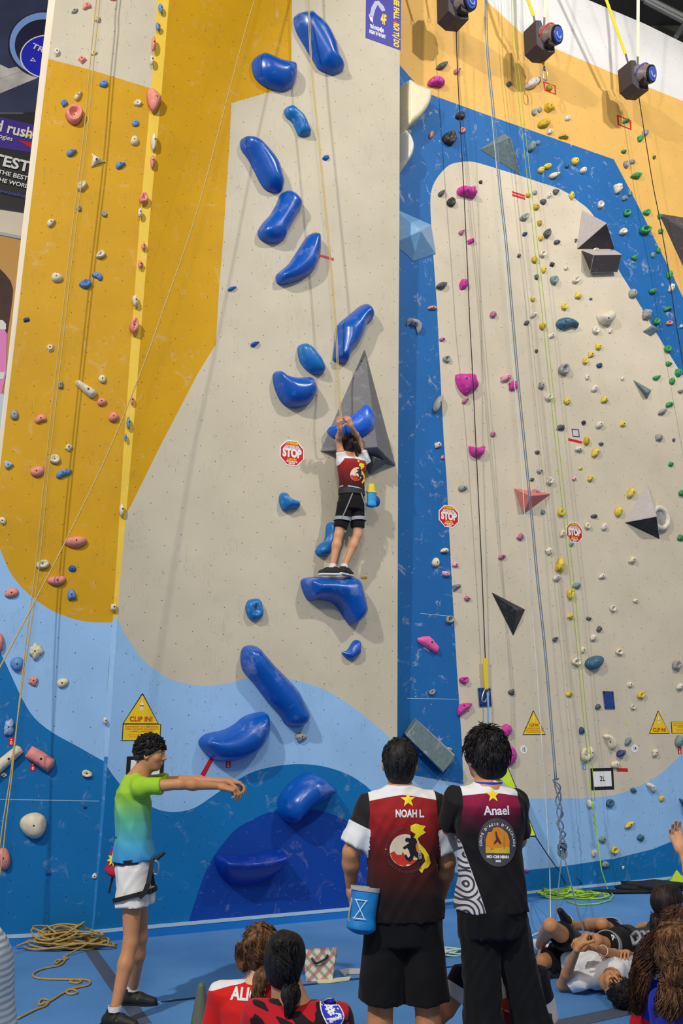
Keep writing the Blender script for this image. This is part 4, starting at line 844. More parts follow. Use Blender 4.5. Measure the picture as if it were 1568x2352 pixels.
rope([wpath(MID, [(672, -330, .35), (600, -60, .35), (584, 0, .35), (565, 65, .36), (527, 206, .38), (500, 310, .4), (448, 500, .45), (372, 720, .55), (330, 837, .6), (248, 1040, .75), (148, 1248, .95), (83, 1375, 1.1), (0, 1532, 1.3), (-60, 1640, 1.5)])], .006, RT, 'single tan rope running diagonally down to the left picture edge')
MR = [(695, -330), (706, -60), (708, 0), (713, 120), (720, 206), (734, 344), (753, 540), (762, 638), (772, 768), (775, 837), (779, 906), (783, 965)]
rope([wpath(MID, [(x + dx, y, .24 + (.05 if y > 900 else 0)) for x, y in MR] + [(785 + dx * .5, 985, .27), (789, 1005, .18), (793, 1030, .08), (800, 1060, .05), (806, 1100, .05), (808, 1125, .07)]) for dx in (-1.5, 1.5)], .0045, RT, 'pale tan rope hanging to the climber on the cream wall')
rope([wpath(RIGHT, [(1243 - 1 * 5, y0, .5) for y0 in ()] + [(1085, -330, .5), (1108, -60, .45), (1114, 100, .42), (1129, 268, .40), (1144, 430, .38), (1160, 632, .36), (1168, 730, .35), (1184, 910, .35), (1192, 1000, .35), (1205, 1190, .35), (1215, 1330, .35), (1230, 1510, .36), (1239, 1640, .4), (1251, 1810, .45), (1262, 2000, .5)]) + [floor_at(1264, 2106, .02), floor_at(1258, 2130, .02), floor_at(1220, 2150, .02), floor_at(1180, 2140, .02)]], .0045, RWH, 'thin white rope left of the thick blue-grey rope')
GR = [(1088, -330), (1113, -60), (1118, 100), (1134, 268), (1148, 430), (1163, 568), (1177, 730), (1190, 880), (1205, 1030), (1222, 1200), (1234, 1330), (1251, 1489), (1263, 1630), (1276, 1790)]
lie = at(1343, 2152, 7.75)
k1 = [(1278, 1800, .62), (1284, 1850, .64), (1286, 1890, .65), (1292, 1925, .67), (1291, 1952, .68)]
kb = RIGHT.hit(1291, 1952, .68)
def coil(P, R, r, turns, m, name, parent):
    P = smooth_open(np.array(P), 12); n = len(P); out = []
    for i, p in enumerate(P):
        t = i / (n - 1); a = turns * 2 * math.pi * t; out.append(p + np.array([math.cos(a) * R, math.sin(a) * R, 0]))
    return MB().tube(out, r, 7).build(name, m, parent, smooth=True)
rr_ = rope([wpath(RIGHT, [(x + dx, y, .45 + .2 * max(0, (y - 1500) / 400)) for x, y in GR]) for dx in (-2, 2)], .006, RGY, 'thick double blue-grey rope knotted above the boy lying in white')
kp = [RIGHT.hit(*q) for q in [(1276, 1788, .6)] + k1]
for k_ in range(3): coil([p + [0, 0, .0] for p in kp], .022 + .006 * k_, .008, 2.2 + k_ * .9, RGY, 'knot', rr_)
kn = MB()
for a in range(4): kn.tube([kb + np.array([math.cos(t) * .045, math.sin(t + a) * .03, math.sin(t) * .05 + (a - 1.5) * .02]) for t in np.linspace(0, 2 * math.pi, 17)[:-1]], .009, 7, closed=True)
kn.build('figure_eight_knot', RGY, rr_, smooth=True)
MB().tube(list(smooth_open(np.array([kb, kb * .7 + lie * .3, kb * .35 + lie * .65 + [0, 0, -.02], lie]), 6)), .0065, 7).build('strand', RGY, rr_, smooth=True)
MB().tube(list(smooth_open(np.array([kb, at(1285, 2010, 9.6), at(1276, 2100, 8.9), at(1270, 2150, 8.3), floor_at(1272, 2178, .02), floor_at(1285, 2190, .02)]), 6)), .0065, 7).build('strand', RGY, rr_, smooth=True)
LG = [(1140, -330), (1172, -60), (1179, 100), (1196, 265), (1213, 420), (1228, 560), (1244, 700), (1259, 847), (1278, 1030), (1291, 1147), (1307, 1295), (1312, 1342), (1328, 1510), (1339, 1630), (1354, 1767), (1360, 1841)]
lr = rope([wpath(RIGHT, [(x + dx, y, .22) for x, y in LG]) for dx in (-1.5, 6)], .004, RGN, 'twin yellow-green ropes hanging through the yellow holds')
MB().tube(list(wpath(RIGHT, [(1360, 1841, .22), (1366, 1890, .22), (1373, 1936, .25), (1381, 2000, .3)])) + [floor_at(x, y, .012) for x, y in [(1395, 2042), (1408, 2056), (1400, 2068), (1370, 2076), (1330, 2078), (1300, 2070)]], .0065, 7).build('strand', mat('bright_lime_rope', (150, 210, 70), .8), lr, smooth=True)
MB().tube([RIGHT.hit(1360 + i * 1.2, 1846 + i * 9, .22) + RIGHT.e * .012 * (-1) ** i for i in range(8)], .009, 7).build('knot', RGN, lr, smooth=True)
BL1 = wpath(RIGHT, [(1047, 60, .32), (1049, 128, .30), (1055, 258, .28), (1063, 400, .26), (1073, 610, .22), (1078, 730, .20), (1085, 860, .16), (1093, 1030, .12), (1107, 1330, .08), (1114, 1512, .06)])
BL3 = wpath(RIGHT, [(1464, 205, .30), (1482, 321, .3), (1500, 430, .3), (1512, 490, .3), (1533, 610, .28), (1550, 730, .26), (1568, 837, .24), (1600, 1050, .2)])

# ================================================================ AUTO BELAYS
CASE = mat('charcoal_belay_casing', (66, 58, 62), .6, bump=.1); DRUM = mat('brushed_drum', (150, 132, 126), .4, metal=.3, var=.2, scale=14); BFACE = mat('blue_belay_cap', (70, 96, 190), .4, var=.12, scale=20)
YS = mat('yellow_webbing', (226, 200, 40), .7); GS = mat('grey_webbing', (120, 108, 106), .7); WS = mat('pale_webbing', (222, 222, 190), .7)
def auto_belay(cx, cy, off, label, line, strap_l, strap_r, band, bandname):
    """gearbox hangs off the wall on two slings; local frame: e along the wall, u up, n outward"""
    o = RIGHT.hit(cx, cy, off); e, u, n = RIGHT.e, np.array([0, 0, 1.0]), RIGHT.n
    W = lambda a, b, c: o + e * a + u * b + n * c
    root = empty('auto_belay', o); tag(root, label, 'auto belay', 'auto belays hanging near the top')
    b = MB(); sec = [(-.14, .20), (-.05, .23), (.0, .08), (.15, -.02), (.16, -.17), (-.02, -.22), (-.14, -.16)]
    V = [W(x, y, z) for z in (-.13, .12) for x, y in sec]; k = len(sec)
    b.add(V, [tuple(range(k))[::-1], tuple(range(k, 2 * k))] + [(i, (i + 1) % k, k + (i + 1) % k, k + i) for i in range(k)]); c_ = b.build('casing', CASE, root)
    ax = unit(n * .85 + e * .30 - u * .28)
    d0 = W(.03, .06, .03)
    MB().tube([d0, d0 + ax * .10, d0 + ax * .22], [.15, .145, .125], 24).build('drum', DRUM, root, smooth=False)
    MB().tube([d0 + ax * .21, d0 + ax * .25], [.118, .118], 24).build('black_rim', P_BLACK, root)
    cp = MB().tube([d0 + ax * .24, d0 + ax * .262], [.100, .092], 24).build('cap', BFACE, root)
    MB().tube([d0 + ax * .262 + (unit(np.cross(ax, u)) * math.cos(t) + u * math.sin(t)) * .05 for t in np.linspace(0, 6.28, 13)[:-1]], .006, 6, closed=True).build('cap_ring', sm('cap_print', (190, 200, 230)), cp)
    s1 = unit(np.cross(ax, u)); s2 = np.cross(s1, ax)
    MB().tube([d0 + ax * (.10 + .05 * math.sin(t)) + (s1 * math.cos(t) + s2 * math.sin(t)) * .152 for t in np.linspace(0, 6.28, 25)[:-1]], .010, 6, closed=True).build(bandname, band, root, smooth=True)
    MB().box(W(.02, -.12, .16), (.035, .05, .05), e, u, n).build('nozzle', P_BLACK, root)
    def straps(px, m_list, side):
        P = [RIGHT.hit(x, y, of) for x, y, of in px]; w = [(.05, m_list[0]), (.03, m_list[1])]
        MB().ribbon(P[:-1], .055, e, .006).build('sling', m_list[0], root); MB().ribbon(P[-2:], .03, e, .006).build('sling_sleeve', m_list[1], root)
        q = P[-1]; MB().tube([q + (e * math.cos(t) + u * math.sin(t) * 1.5) * .022 - u * .03 for t in np.linspace(0, 6.28, 17)[:-1]], .005, 6, closed=True).build('shackle', STEEL, root, smooth=True)
    straps(strap_l, (YS, GS), 0); straps(strap_r, (WS, GS), 1)
    return root
A1 = auto_belay(1038, 22, .42, 'leftmost auto belay at the top edge, white and black drum', None, [(1000, -300, .55), (1005, -100, .5), (1015, -30, .45)], [(1045, -300, .5), (1050, -100, .5), (1052, -35, .45)], sm('navy_cord', (50, 50, 120)), 'cord')
tag(MB().tube(BL1, .006, 6).build('belay_line', RB, smooth=True), 'black line running from the leftmost auto belay to the yellow sleeve', 'belay line', 'black auto belay lines')
A2 = auto_belay(1237, 98, .42, 'middle auto belay with a red strap around its drum', None, [(1150, -250, .6), (1212, 0, .5), (1225, 36, .46), (1229, 58, .43)], [(1256, -250, .6), (1252, 0, .5), (1250, 40, .46), (1249, 66, .43)], sm('red_cord', (220, 60, 50)), 'red_strap')
A3 = auto_belay(1453, 186, .42, 'rightmost auto belay with a blue strap around its drum', None, [(1330, -200, .7), (1392, 0, .55), (1436, 124, .48), (1443, 148, .43)], [(1464, -200, .7), (1465, 0, .55), (1464, 130, .48), (1464, 152, .43)], sm('blue_cord', (70, 80, 180)), 'blue_strap')
tag(MB().tube(BL3, .006, 6).build('belay_line', RB, smooth=True), 'black line running from the rightmost auto belay off the right edge', 'belay line', 'black auto belay lines')
def carabiner(root, c, s, e, u, rot=0.0, m=None):
    ca, sa = math.cos(rot), math.sin(rot); pts = [(-.35, 1), (.35, .9), (.62, .3), (.3, -1), (-.2, -1.1), (-.5, -.6)]
    pts = smooth_closed(pts, 4); P = [c + (e * (x * ca - y * sa) + u * (x * sa + y * ca)) * s for x, y in pts]
    return MB().tube(P, s * .13, 7, closed=True).build('carabiner', m or mat('silver_alloy', (190, 190, 190), .3, metal=.9), root, smooth=True)
# lanyard end of the left auto belay
ln = empty('belay_lanyard', RIGHT.hit(1114, 1515, .06)); tag(ln, 'yellow sleeved lanyard with silver carabiner in front of a blue plate', 'lanyard')
MB().ribbon(wpath(RIGHT, [(1114, 1512, .06), (1115, 1545, .055), (1117, 1582, .05)]), .05, RIGHT.e, .012).build('yellow_sleeve', YS, ln)
carabiner(ln, RIGHT.hit(1114, 1597, .05), .065, RIGHT.e, RIGHT.u, -.35)
MB().ribbon(wpath(RIGHT, [(1119, 1590, .07), (1121, 1620, .07), (1121, 1650, .07), (1120, 1672, .07), (1119, 1700, .07)]), .022, RIGHT.e, .006).build('blue_sling', mat('pale_blue_sling', (120, 170, 215), .7), ln)
ln2 = empty('belay_lanyard', RIGHT.hit(1246, 125, .34)); tag(ln2, 'black and yellow lanyard hanging from the middle auto belay', 'lanyard')
MB().ribbon([RIGHT.hit(1245, 116, .34), RIGHT.hit(1247, 138, .33), RIGHT.hit(1249, 155, .33)], .03, RIGHT.e, .01).build('sleeve', YS, ln2)
MB().tube([RIGHT.hit(1249, 152, .33), RIGHT.hit(1250, 162, .33)], .014, 8).build('swivel', P_BLACK, ln2)
carabiner(ln2, RIGHT.hit(1251, 172, .33), .07, RIGHT.e, RIGHT.u, .1)

# lime triangular barrier behind the two standing boys
LIME = mat('lime_barrier_fabric', (178, 206, 40), .7, var=.06, scale=8); bc = [(1137, 1735, .55), (1100, 1930, .95), (1229, 1921, .45)]
def barrier():
    P = [RIGHT.hit(*p) for p in [(1156, 1742, .30), (1095, 1925, .75), (1229, 1921, .75)]]; root = empty('belay_gate', (P[1] + P[2]) / 2); tag(root, 'lime green triangular belay gate banner behind the boy in black', 'belay gate')
    n = unit(np.cross(P[1] - P[0], P[2] - P[0])); q = P + [p + n * .01 for p in P]
    mesh_obj('banner', q, [(0, 1, 2), (5, 4, 3), (0, 3, 4, 1), (1, 4, 5, 2), (2, 5, 3, 0)], LIME, root, origin=P[0])
    MB().tube([P[0] + n * .005, P[2] + n * .005], .008, 6).build('hem', P_BLACK, root); MB().tube([P[1] + n * .005, P[2] + n * .005], .008, 6).build('hem', P_BLACK, root)
    MB().tube([P[2], RIGHT.hit(1258, 1965, .6), RIGHT.hit(1283, 2000, .4), RIGHT.hit(1298, 2030, .06)], .006, 6).build('tether', mat('navy_cord_gate', (30, 50, 90), .8), root)
barrier()

# ================================================================ BEHIND THE LEFT WALL
POSM = mat('poster_black', (34, 30, 32), .5, var=.1, scale=1)
BK_ = Plane(np.array([-4.0, 14.5, 0]), np.array([.97, .24, 0]), np.array([0, 0, 1.0]))
def bpoly(f, plane, pts, m, up=True): f.poly([tuple(plane.pix(*p)) for p in pts], m, up)
def banner(name, label, cat, quad, m, draw, off=0.0, thick=.05, part='print'):
    o = BK_.pt(np.mean([BK_.pix(*p) for p in quad], 0), off); r = empty(name, o); tag(r, label, cat)
    V = [BK_.hit(x, y, off) for x, y in quad] + [BK_.hit(x, y, off - thick) for x, y in quad]; k = len(quad)
    mesh_obj('panel', V, [tuple(range(k))[::-1], tuple(range(k, 2 * k))] + [(i, (i + 1) % k, k + (i + 1) % k, k + i) for i in range(k)], m, r, origin=np.mean(V, 0))
    f = Flat(BK_.o + BK_.n * off, BK_.e, BK_.u, BK_.n, .004); draw(f); f.build(part, r); return r
LBP, NAVY = sm('device_light_blue', (130, 165, 225)), sm('poster_navy', (28, 26, 60)); RBL = sm('royal_blue_print', (30, 34, 190)); STN = mat('printed_rock', (196, 190, 184), .6, var=.25, scale=3)
def text_px(f, t_, x, y, hpx, m, bold=.0, sx=1.0, rot=0.0, align='RIGHT'):
    c = BK_.pix(x, y); s = np.linalg.norm(BK_.pix(x, y - hpx) - c); f.text(t_, c[0], c[1], s, m, bold * s, sx, rot, align)
def dr1(f):
    bpoly(f, BK_, [(-60, 180), (70, 150), (110, 170), (60, 190), (0, 215), (-60, 240)], STN)
    bpoly(f, BK_, [(-60, 120), (20, 158), (55, 150), (60, 162), (-60, 200)], STN)
    bpoly(f, BK_, [(100 + 82 * math.cos(a), 103 + 76 * math.sin(a)) for a in np.linspace(0, 6.28, 40)[:-1]], NAVY)
    bpoly(f, BK_, [(100 + 78 * math.cos(a), 102 + 72 * math.sin(a)) for a in np.linspace(0, 6.28, 40)[:-1]], LBP)
    bpoly(f, BK_, [(100 + 66 * math.cos(a), 106 + 60 * math.sin(a)) for a in np.linspace(0, 6.28, 40)[:-1]], NAVY)
    bpoly(f, BK_, [(108 + 62 * math.cos(a), 132 + 50 * math.sin(a)) for a in np.linspace(0, 6.28, 40)[:-1]], P_WHITE)
    bpoly(f, BK_, [(108 + 59 * math.cos(a), 132 + 47 * math.sin(a)) for a in np.linspace(0, 6.28, 40)[:-1]], RBL)
    text_px(f, 'TRUBLUE', 74, 107, 17, P_WHITE, .02, 1.2, -.35, 'LEFT'); bpoly(f, BK_, [(69, 143), (83, 145), (76, 135)], P_WHITE); bpoly(f, BK_, [(72, 141.5), (80, 143), (76, 138)], RBL)
banner('device_banner', 'dark banner with a round blue auto belay picture, behind the left wall', 'banner', [(-80, -80), (135, -80), (135, 258), (-80, 258)], mat('poster_blue_grey', (48, 54, 84), .6, var=.4, scale=1.2), dr1, part='artwork')
def dr2(f):
    bpoly(f, BK_, [(-60, 255), (135, 300), (135, 360), (-60, 330)], P_PURPLE)
    for q, m in (([(38, 296), (80, 301), (135, 312), (80, 306)], P_RED), ([(40, 322), (80, 330), (135, 352), (80, 346)], P_RED), ([(40, 310), (100, 309), (60, 316)], P_YEL)): bpoly(f, BK_, q, m)
    text_px(f, 'Head rush', 76, 310, 36, P_WHITE, .02, .8, -.12); text_px(f, 'Technologies', 30, 322, 15, P_WHITE, .01, .9, -.14)
    text_px(f, 'LATEST', 68, 387, 34, P_WHITE, .03, 1.0, -.13); text_px(f, 'THE BEST', 64, 413, 14, P_WHITE, .02, 1.0, -.13); text_px(f, 'IN THE WORLD', 76, 434, 13, P_WHITE, .02, 1.0, -.13)
    text_px(f, 'www.headrush', 66, 455, 12, sm('faded_blue_print', (60, 70, 170)), .01, .9, -.1)
banner('technology_banner', 'black banner with white lettering and a purple band, behind the left wall', 'banner', [(-80, 262), (135, 262), (135, 500), (-80, 468)], POSM, dr2)
banner('fascia_strip', 'pale cream fascia strip between the two banners', 'fascia', [(-80, 470), (135, 502), (135, 566), (-80, 520)], EDGEW, lambda f: bpoly(f, BK_, [(-80, 516), (135, 560), (135, 566), (-80, 524)], STEEL), part='lower_edge')
SKY = sm('poster_amber', (206, 150, 70)); HAIRP = mat('printed_dark_hair', (70, 36, 28), .6, var=.3, scale=6); PINK = sm('poster_pink', (240, 130, 200)); PALE = sm('poster_pale_blue', (206, 218, 236))
def dr3(f):
    bpoly(f, BK_, [(-80, 560), (-20, 560), (0, 700), (-80, 700)], sm('poster_brown', (120, 70, 50)))
    bpoly(f, BK_, [(-80, 640), (0, 618), (12, 630), (24, 645), (30, 665), (28, 690), (24, 720), (18, 760), (10, 790), (-80, 800)], HAIRP)
    bpoly(f, BK_, [(-60, 890), (0, 900), (30, 925), (30, 1300), (-80, 1300)], PALE)
    bpoly(f, BK_, [(-60, 756), (10, 756), (16, 768), (14, 860), (4, 905), (-60, 905)], PINK); bpoly(f, BK_, [(-60, 738), (6, 736), (14, 745), (14, 758), (-60, 758)], P_WHITE); bpoly(f, BK_, [(-60, 856), (12, 856), (8, 872), (-60, 872)], P_WHITE)
banner('portrait_poster', 'poster with dark curly hair and a pink bottle at the left picture edge', 'poster', [(-80, 524), (135, 570), (135, 1500), (-80, 1500)], SKY, dr3, part='artwork')
# ceiling steel visible top right
def rp(x, y, Y): return at(x, y, Y)
for i, (a, b_, r_) in enumerate([((1475, -8), (1640, 75), .07), ((1480, 2), (1640, 85), .05), ((1552, 85), (1568, 60), .05)]):
    st = MB().tube([rp(*a, 15.5 + .0 * i), rp(*b_, 15.5)], r_, 8).build('trim_%d' % (10 + i), STEEL); tag(st, kind='structure')
pn = MB(); 
for q in ([(1385, 0), (1462, 25), (1452, 62), (1400, 60)], [(1470, 5), (1640, 90), (1640, 200), (1480, 60)]):
    P = [rp(x, y - 14, 16.5) for x, y in q]; pn.add(P + [p + [0, .4, 0] for p in P], [(0, 1, 2, 3), (7, 6, 5, 4), (0, 4, 5, 1), (1, 5, 6, 2), (2, 6, 7, 3), (3, 7, 4, 0)])
tag(pn.build('trim_14', DARK2), kind='structure')

# ================================================================ THINGS ON THE FLOOR
def rope_pile(cx, cy, rx, ry, n, r, m, label, seed, hmax=.10, loops=()):
    """a heap: separate wandering loops of one rope, stacked"""
    rg = random.Random(seed); P = []
    C = floor_at(cx, cy, 0)
    for k in range(n):
        a0 = rg.uniform(0, 6.28); sx = rx * rg.uniform(.35, .95); sy = ry * rg.uniform(.4, 1.0); ox, oy = rg.uniform(-.35, .35) * rx, rg.uniform(-.3, .3) * ry
        tz = rg.uniform(.0, 1.0) * hmax * (k / n) ; tl = rg.uniform(-.5, .5)
        for j in range(14):
            a = a0 + j / 14 * 6.28 * 1.05; x_, y_ = ox + sx * math.cos(a), oy + sy * math.sin(a + tl)
            P.append(C + [x_, y_, r + tz * (1 - .6 * math.hypot(x_ / rx, y_ / ry) ** 2) + .02 * math.sin(a * 2 + k) + .02])
    P += [floor_at(x, y, r) for x, y in loops]
    P = smooth_open(np.array(P), 3); P[:, 2] = np.maximum(P[:, 2], r + .001)
    return tag(MB().tube(P, r, 7).build('rope_pile', m, smooth=True), label, 'rope', 'heaps of rope on the floor')
OCHR = rope_mat('ochre_rope', (176, 146, 84))
rope_pile(150, 2179, .36, .13, 18, .0075, OCHR, 'heap of ochre rope by the wall with its end snaking forward', 3, .24,
          [(150, 2196), (156, 2200), (150, 2204), (130, 2206), (128, 2214), (150, 2200), (140, 2216), (100, 2225), (78, 2235), (80, 2245), (110, 2249), (160, 2250), (186, 2252), (180, 2258), (160, 2256), (175, 2250), (203, 2252), (204, 2262), (180, 2268), (152, 2275), (160, 2284), (178, 2280), (165, 2273), (140, 2284), (115, 2300), (90, 2308), (95, 2296), (112, 2298), (105, 2310), (84, 2318), (60, 2330), (40, 2340)])
rope_pile(1305, 2062, .36, .13, 9, .0075, mat('lime_floor_rope', (158, 200, 60), .8, bump=.2), 'flat heap of lime green rope at the foot of the right wall', 5, .10)
rope_pile(1035, 2196, .26, .06, 5, .0075, mat('pale_floor_rope', (180, 204, 190), .8), 'pale green rope coil on the floor between the two standing boys', 8, .03)
# dark bag heap + lime fabric at the right foot of the wall
hb = MB(); rg = random.Random(4)
BKF = mat('black_gear_fabric', (26, 28, 34), .8, var=.3, scale=20, bump=.4)
def lump(C, rad, seed, m, name, nu=18, nv=10, amp=.25, parent=None, zmin=None):
    V = []; F = []; 
    for i in range(nv + 1):
        th = math.pi * i / nv
        for j in range(nu):
            ph = 2 * math.pi * j / nu; d = np.array([math.sin(th) * math.cos(ph), math.sin(th) * math.sin(ph), math.cos(th)])
            k = 1 + amp * (math.sin(3 * d[0] + seed) * math.cos(4 * d[1] + seed * 2) + .5 * math.sin(7 * d[2] + 5 * d[0] + seed))
            p = np.asarray(C) + d * rad * k
            if zmin is not None: p[2] = max(p[2], zmin)
            V.append(p)
    for i in range(nv):
        for j in range(nu): F.append((i * nu + j, (i + 1) * nu + j, (i + 1) * nu + (j + 1) % nu, i * nu + (j + 1) % nu))
    return mesh_obj(name, V, F, m, parent, smooth=True, origin=C)
tag(lump(floor_at(1500, 2036, .05), np.array([.35, .13, .07]), 1.3, BKF, 'gear_bag', zmin=.003), 'flattened black gear bag at the foot of the right wall', 'bag')
tag(lump(floor_at(1410, 2048, .02), np.array([.42, .05, .02]), 2.3, BKF, 'gear_strap', zmin=.003), 'long black strap trailing from the gear bag along the wall foot', 'strap')
c_ = floor_at(1552, 2032, 0); V = [c_ + q for q in [np.array(t_) for t_ in [(-.11, -.05, .003), (.13, -.05, .003), (.10, .07, .003), (-.08, .07, .003), (.02, .0, .17), (.06, .03, .13)]]]
tag(mesh_obj('folded_banner', V, [(0, 1, 4), (1, 2, 5), (1, 5, 4), (2, 3, 5), (3, 4, 5), (3, 0, 4), (3, 2, 1, 0)], LIME, origin=c_), 'crumpled lime green fabric on top end of the gear bag', 'fabric')
tag(MB().tube(list(smooth_open(np.array([RIGHT.hit(1322, 2016, .04), RIGHT.hit(1330, 2022, .05), floor_at(1345, 2040, .02), floor_at(1380, 2046, .01), floor_at(1430, 2044, .01)]), 6)), .006, 6).build('cord', mat('navy_floor_cord', (20, 50, 90), .8), smooth=True), 'thin navy cord hooked at the foot of the right wall', 'cord')
# checked tote bag, papers, cone
def tote():
    C = floor_at(730, 2250, 0); x = unit([1, .08, 0]); y = unit([-.08, 1, 0]); z = np.array([0, 0, 1.]); root = empty('tote_bag', C); tag(root, 'red and green checked tote bag on the floor behind the dark-haired girl', 'bag')
    m = bpy.data.materials.new('checked_fabric'); m.use_nodes = True; N, L = nodes_of(m); b = N['Principled BSDF']; b.inputs['Roughness'].default_value = .8
    tc = N.new('ShaderNodeTexCoord'); sp = N.new('ShaderNodeSeparateXYZ'); L.new(tc.outputs['Object'], sp.inputs[0])
    a_ = math_node(N, L, 'ADD', sp.outputs[0], sp.outputs[2]); d_ = math_node(N, L, 'SUBTRACT', sp.outputs[0], sp.outputs[2])
    s1 = math_node(N, L, 'LESS_THAN', math_node(N, L, 'FRACT', math_node(N, L, 'MULTIPLY', a_, 14.0)), .4); s2 = math_node(N, L, 'LESS_THAN', math_node(N, L, 'FRACT', math_node(N, L, 'MULTIPLY', d_, 11.0)), .4)
    mx = N.new('ShaderNodeMix'); mx.data_type = 'RGBA'; mx.inputs[6].default_value = lin((222, 212, 196)) + (1,); mx.inputs[7].default_value = lin((120, 160, 124)) + (1,); L.new(math_node(N, L, 'MULTIPLY', s1, .8), mx.inputs[0])
    m2 = N.new('ShaderNodeMix'); m2.data_type = 'RGBA'; m2.inputs[7].default_value = lin((180, 90, 96)) + (1,); L.new(mx.outputs[2], m2.inputs[6]); L.new(math_node(N, L, 'MULTIPLY', s2, .7), m2.inputs[0]); L.new(m2.outputs[2], b.inputs[0])
    P = lambda a, b_, c: C + x * a + y * b_ + z * c
    V = [P(-.09, -.06, .003), P(.10, -.06, .003), P(.10, .06, .003), P(-.09, .06, .003), P(-.11, -.045, .19), P(.13, -.045, .20), P(.14, .05, .21), P(-.10, .05, .20), P(.14, 0, .15)]
    mesh_obj('bag_body', V, [(3, 2, 1, 0), (0, 1, 5, 4), (1, 2, 8), (2, 6, 8), (6, 5, 8), (5, 1, 8), (2, 3, 7, 6), (3, 0, 4, 7), (4, 5, 6, 7)], m, root, origin=C)
    MB().tube(list(smooth_open(np.array([P(-.05, -.055, .16), P(-.02, -.075, .13), P(.04, -.07, .15), P(.07, -.055, .18)]), 5)), .008, 6).build('handle', P_BLACK, root, smooth=True)
tote()
def paper(px, m, label, name, z=.004, h=.01):
    P = [floor_at(x, y, z) for x, y in px]; k = len(P); V = P + [p + [0, 0, h] for p in P]
    return tag(mesh_obj(name, V, [tuple(range(k))[::-1], tuple(range(k, 2 * k))] + [(i, (i + 1) % k, k + (i + 1) % k, k + i) for i in range(k)], m, origin=P[0]), label, 'paper')
paper([(778, 2232), (800, 2229), (829, 2229), (829, 2237), (800, 2238), (790, 2243)], sm('crumpled_white_paper', (200, 196, 190)), 'crumpled white paper on the mat left of the black shorts', 'paper_wrapper', h=.015)
paper([(726, 2254), (760, 2250), (806, 2246), (802, 2252), (760, 2258), (730, 2259)], sm('cream_paper', (226, 222, 180)), 'long cream strip of paper on the mat, in front of the crumpled paper', 'paper_strip')
paper([(1236, 2238), (1246, 2236), (1252, 2254), (1240, 2256)], P_WHITE, 'scrap of white paper beside the black climbing shoes', 'paper_scrap')
c_ = floor_at(458, 2400, 0)
cn = MB().tube([c_ + [0, 0, .004], c_ + [0, 0, .03], c_ + [0, 0, .031], c_ + [0, 0, .32], c_ + [0, 0, .335]], [.10, .10, .07, .022, .012], 20)
tag(cn.build('marker_cone', mat('olive_grey_plastic', (92, 100, 84), .6), smooth=False), 'grey-green cone standing at the bottom edge left of the girl in red', 'cone')
# ================================================================ BODIES: distance fields turned into one continuous skin
def rcone(a, b, ra, rb, k=.02): return ('rc', np.asarray(a, float), np.asarray(b, float), ra, rb, k)
def fcone(a, b, ra, rb, k=.02, flat=1.0, lat=None): return ('fc', np.asarray(a, float), np.asarray(b, float), ra, rb, k, flat, lat)
def ell(c, R, r, k=.02): return ('el', np.asarray(c, float), np.asarray(R, float), np.asarray(r, float), k)
def loft(o, z, x, prof, k=.03, top=None): return ('lo', np.asarray(o, float), unit(z), unit(np.asarray(x) - unit(z) * np.dot(unit(z), x)), np.asarray(prof, float), k)
def neg(p): return ('ng', p)
def _bb(p):
    t = p[0]
    if t == 'ng': return _bb(p[1])
    if t in ('rc', 'fc'): r = max(p[3], p[4]) * 1.3; return np.minimum(p[1], p[2]) - r, np.maximum(p[1], p[2]) + r
    if t == 'el': r = max(p[3]); return p[1] - r, p[1] + r
    o, z, x, pr = p[1:5]; r = pr[:, 1:3].max(); a, b = o + z * pr[0, 0], o + z * pr[-1, 0]; return np.minimum(a, b) - r, np.maximum(a, b) + r
def _ev(p, P):
    t = p[0]
    if t in ('rc', 'fc'):
        a, b, ra, rb = p[1:5]; ab = b - a; L = np.linalg.norm(ab); w = ab / max(L, 1e-6); q = P - a; s = q @ w
        if t == 'rc':
            h = np.clip(s / max(L, 1e-6), 0, 1); d = np.linalg.norm(q - h[..., None] * ab, axis=-1); return d - (ra + (rb - ra) * h)
        h = np.clip(s / L, 0, 1); rad = q - s[..., None] * w; r0 = ra + (rb - ra) * h
        if p[7] is not None:
            x = unit(p[7] - w * np.dot(p[7], w)); y = np.cross(w, x); X = rad @ x; Y = rad @ y; dr = (np.sqrt(X ** 2 + (Y / p[6]) ** 2) - r0) * min(1, p[6])
        else: dr = np.linalg.norm(rad, axis=-1) - r0
        return np.maximum(dr, np.maximum(-s, s - L))
    if t == 'el':
        c, R, r = p[1:4]; q = (P - c) @ R.T; k0 = np.linalg.norm(q / r, axis=-1); k1 = np.linalg.norm(q / r ** 2, axis=-1); return k0 * (k0 - 1) / np.maximum(k1, 1e-6)
    o, z, x, pr = p[1:5]; y = np.cross(z, x); q = P - o; s = q @ z; X = q @ x; Y = q @ y
    w = np.interp(s, pr[:, 0], pr[:, 1]); d = np.interp(s, pr[:, 0], pr[:, 2]); oy = np.interp(s, pr[:, 0], pr[:, 3]) if pr.shape[1] > 3 else 0
    n = 2.5; r = (np.abs(X / w) ** n + np.abs((Y - oy) / d) ** n) ** (1 / n)
    return np.maximum((r - 1) * np.minimum(w, d) * .9, np.maximum(pr[0, 0] - s, s - pr[-1, 0]))
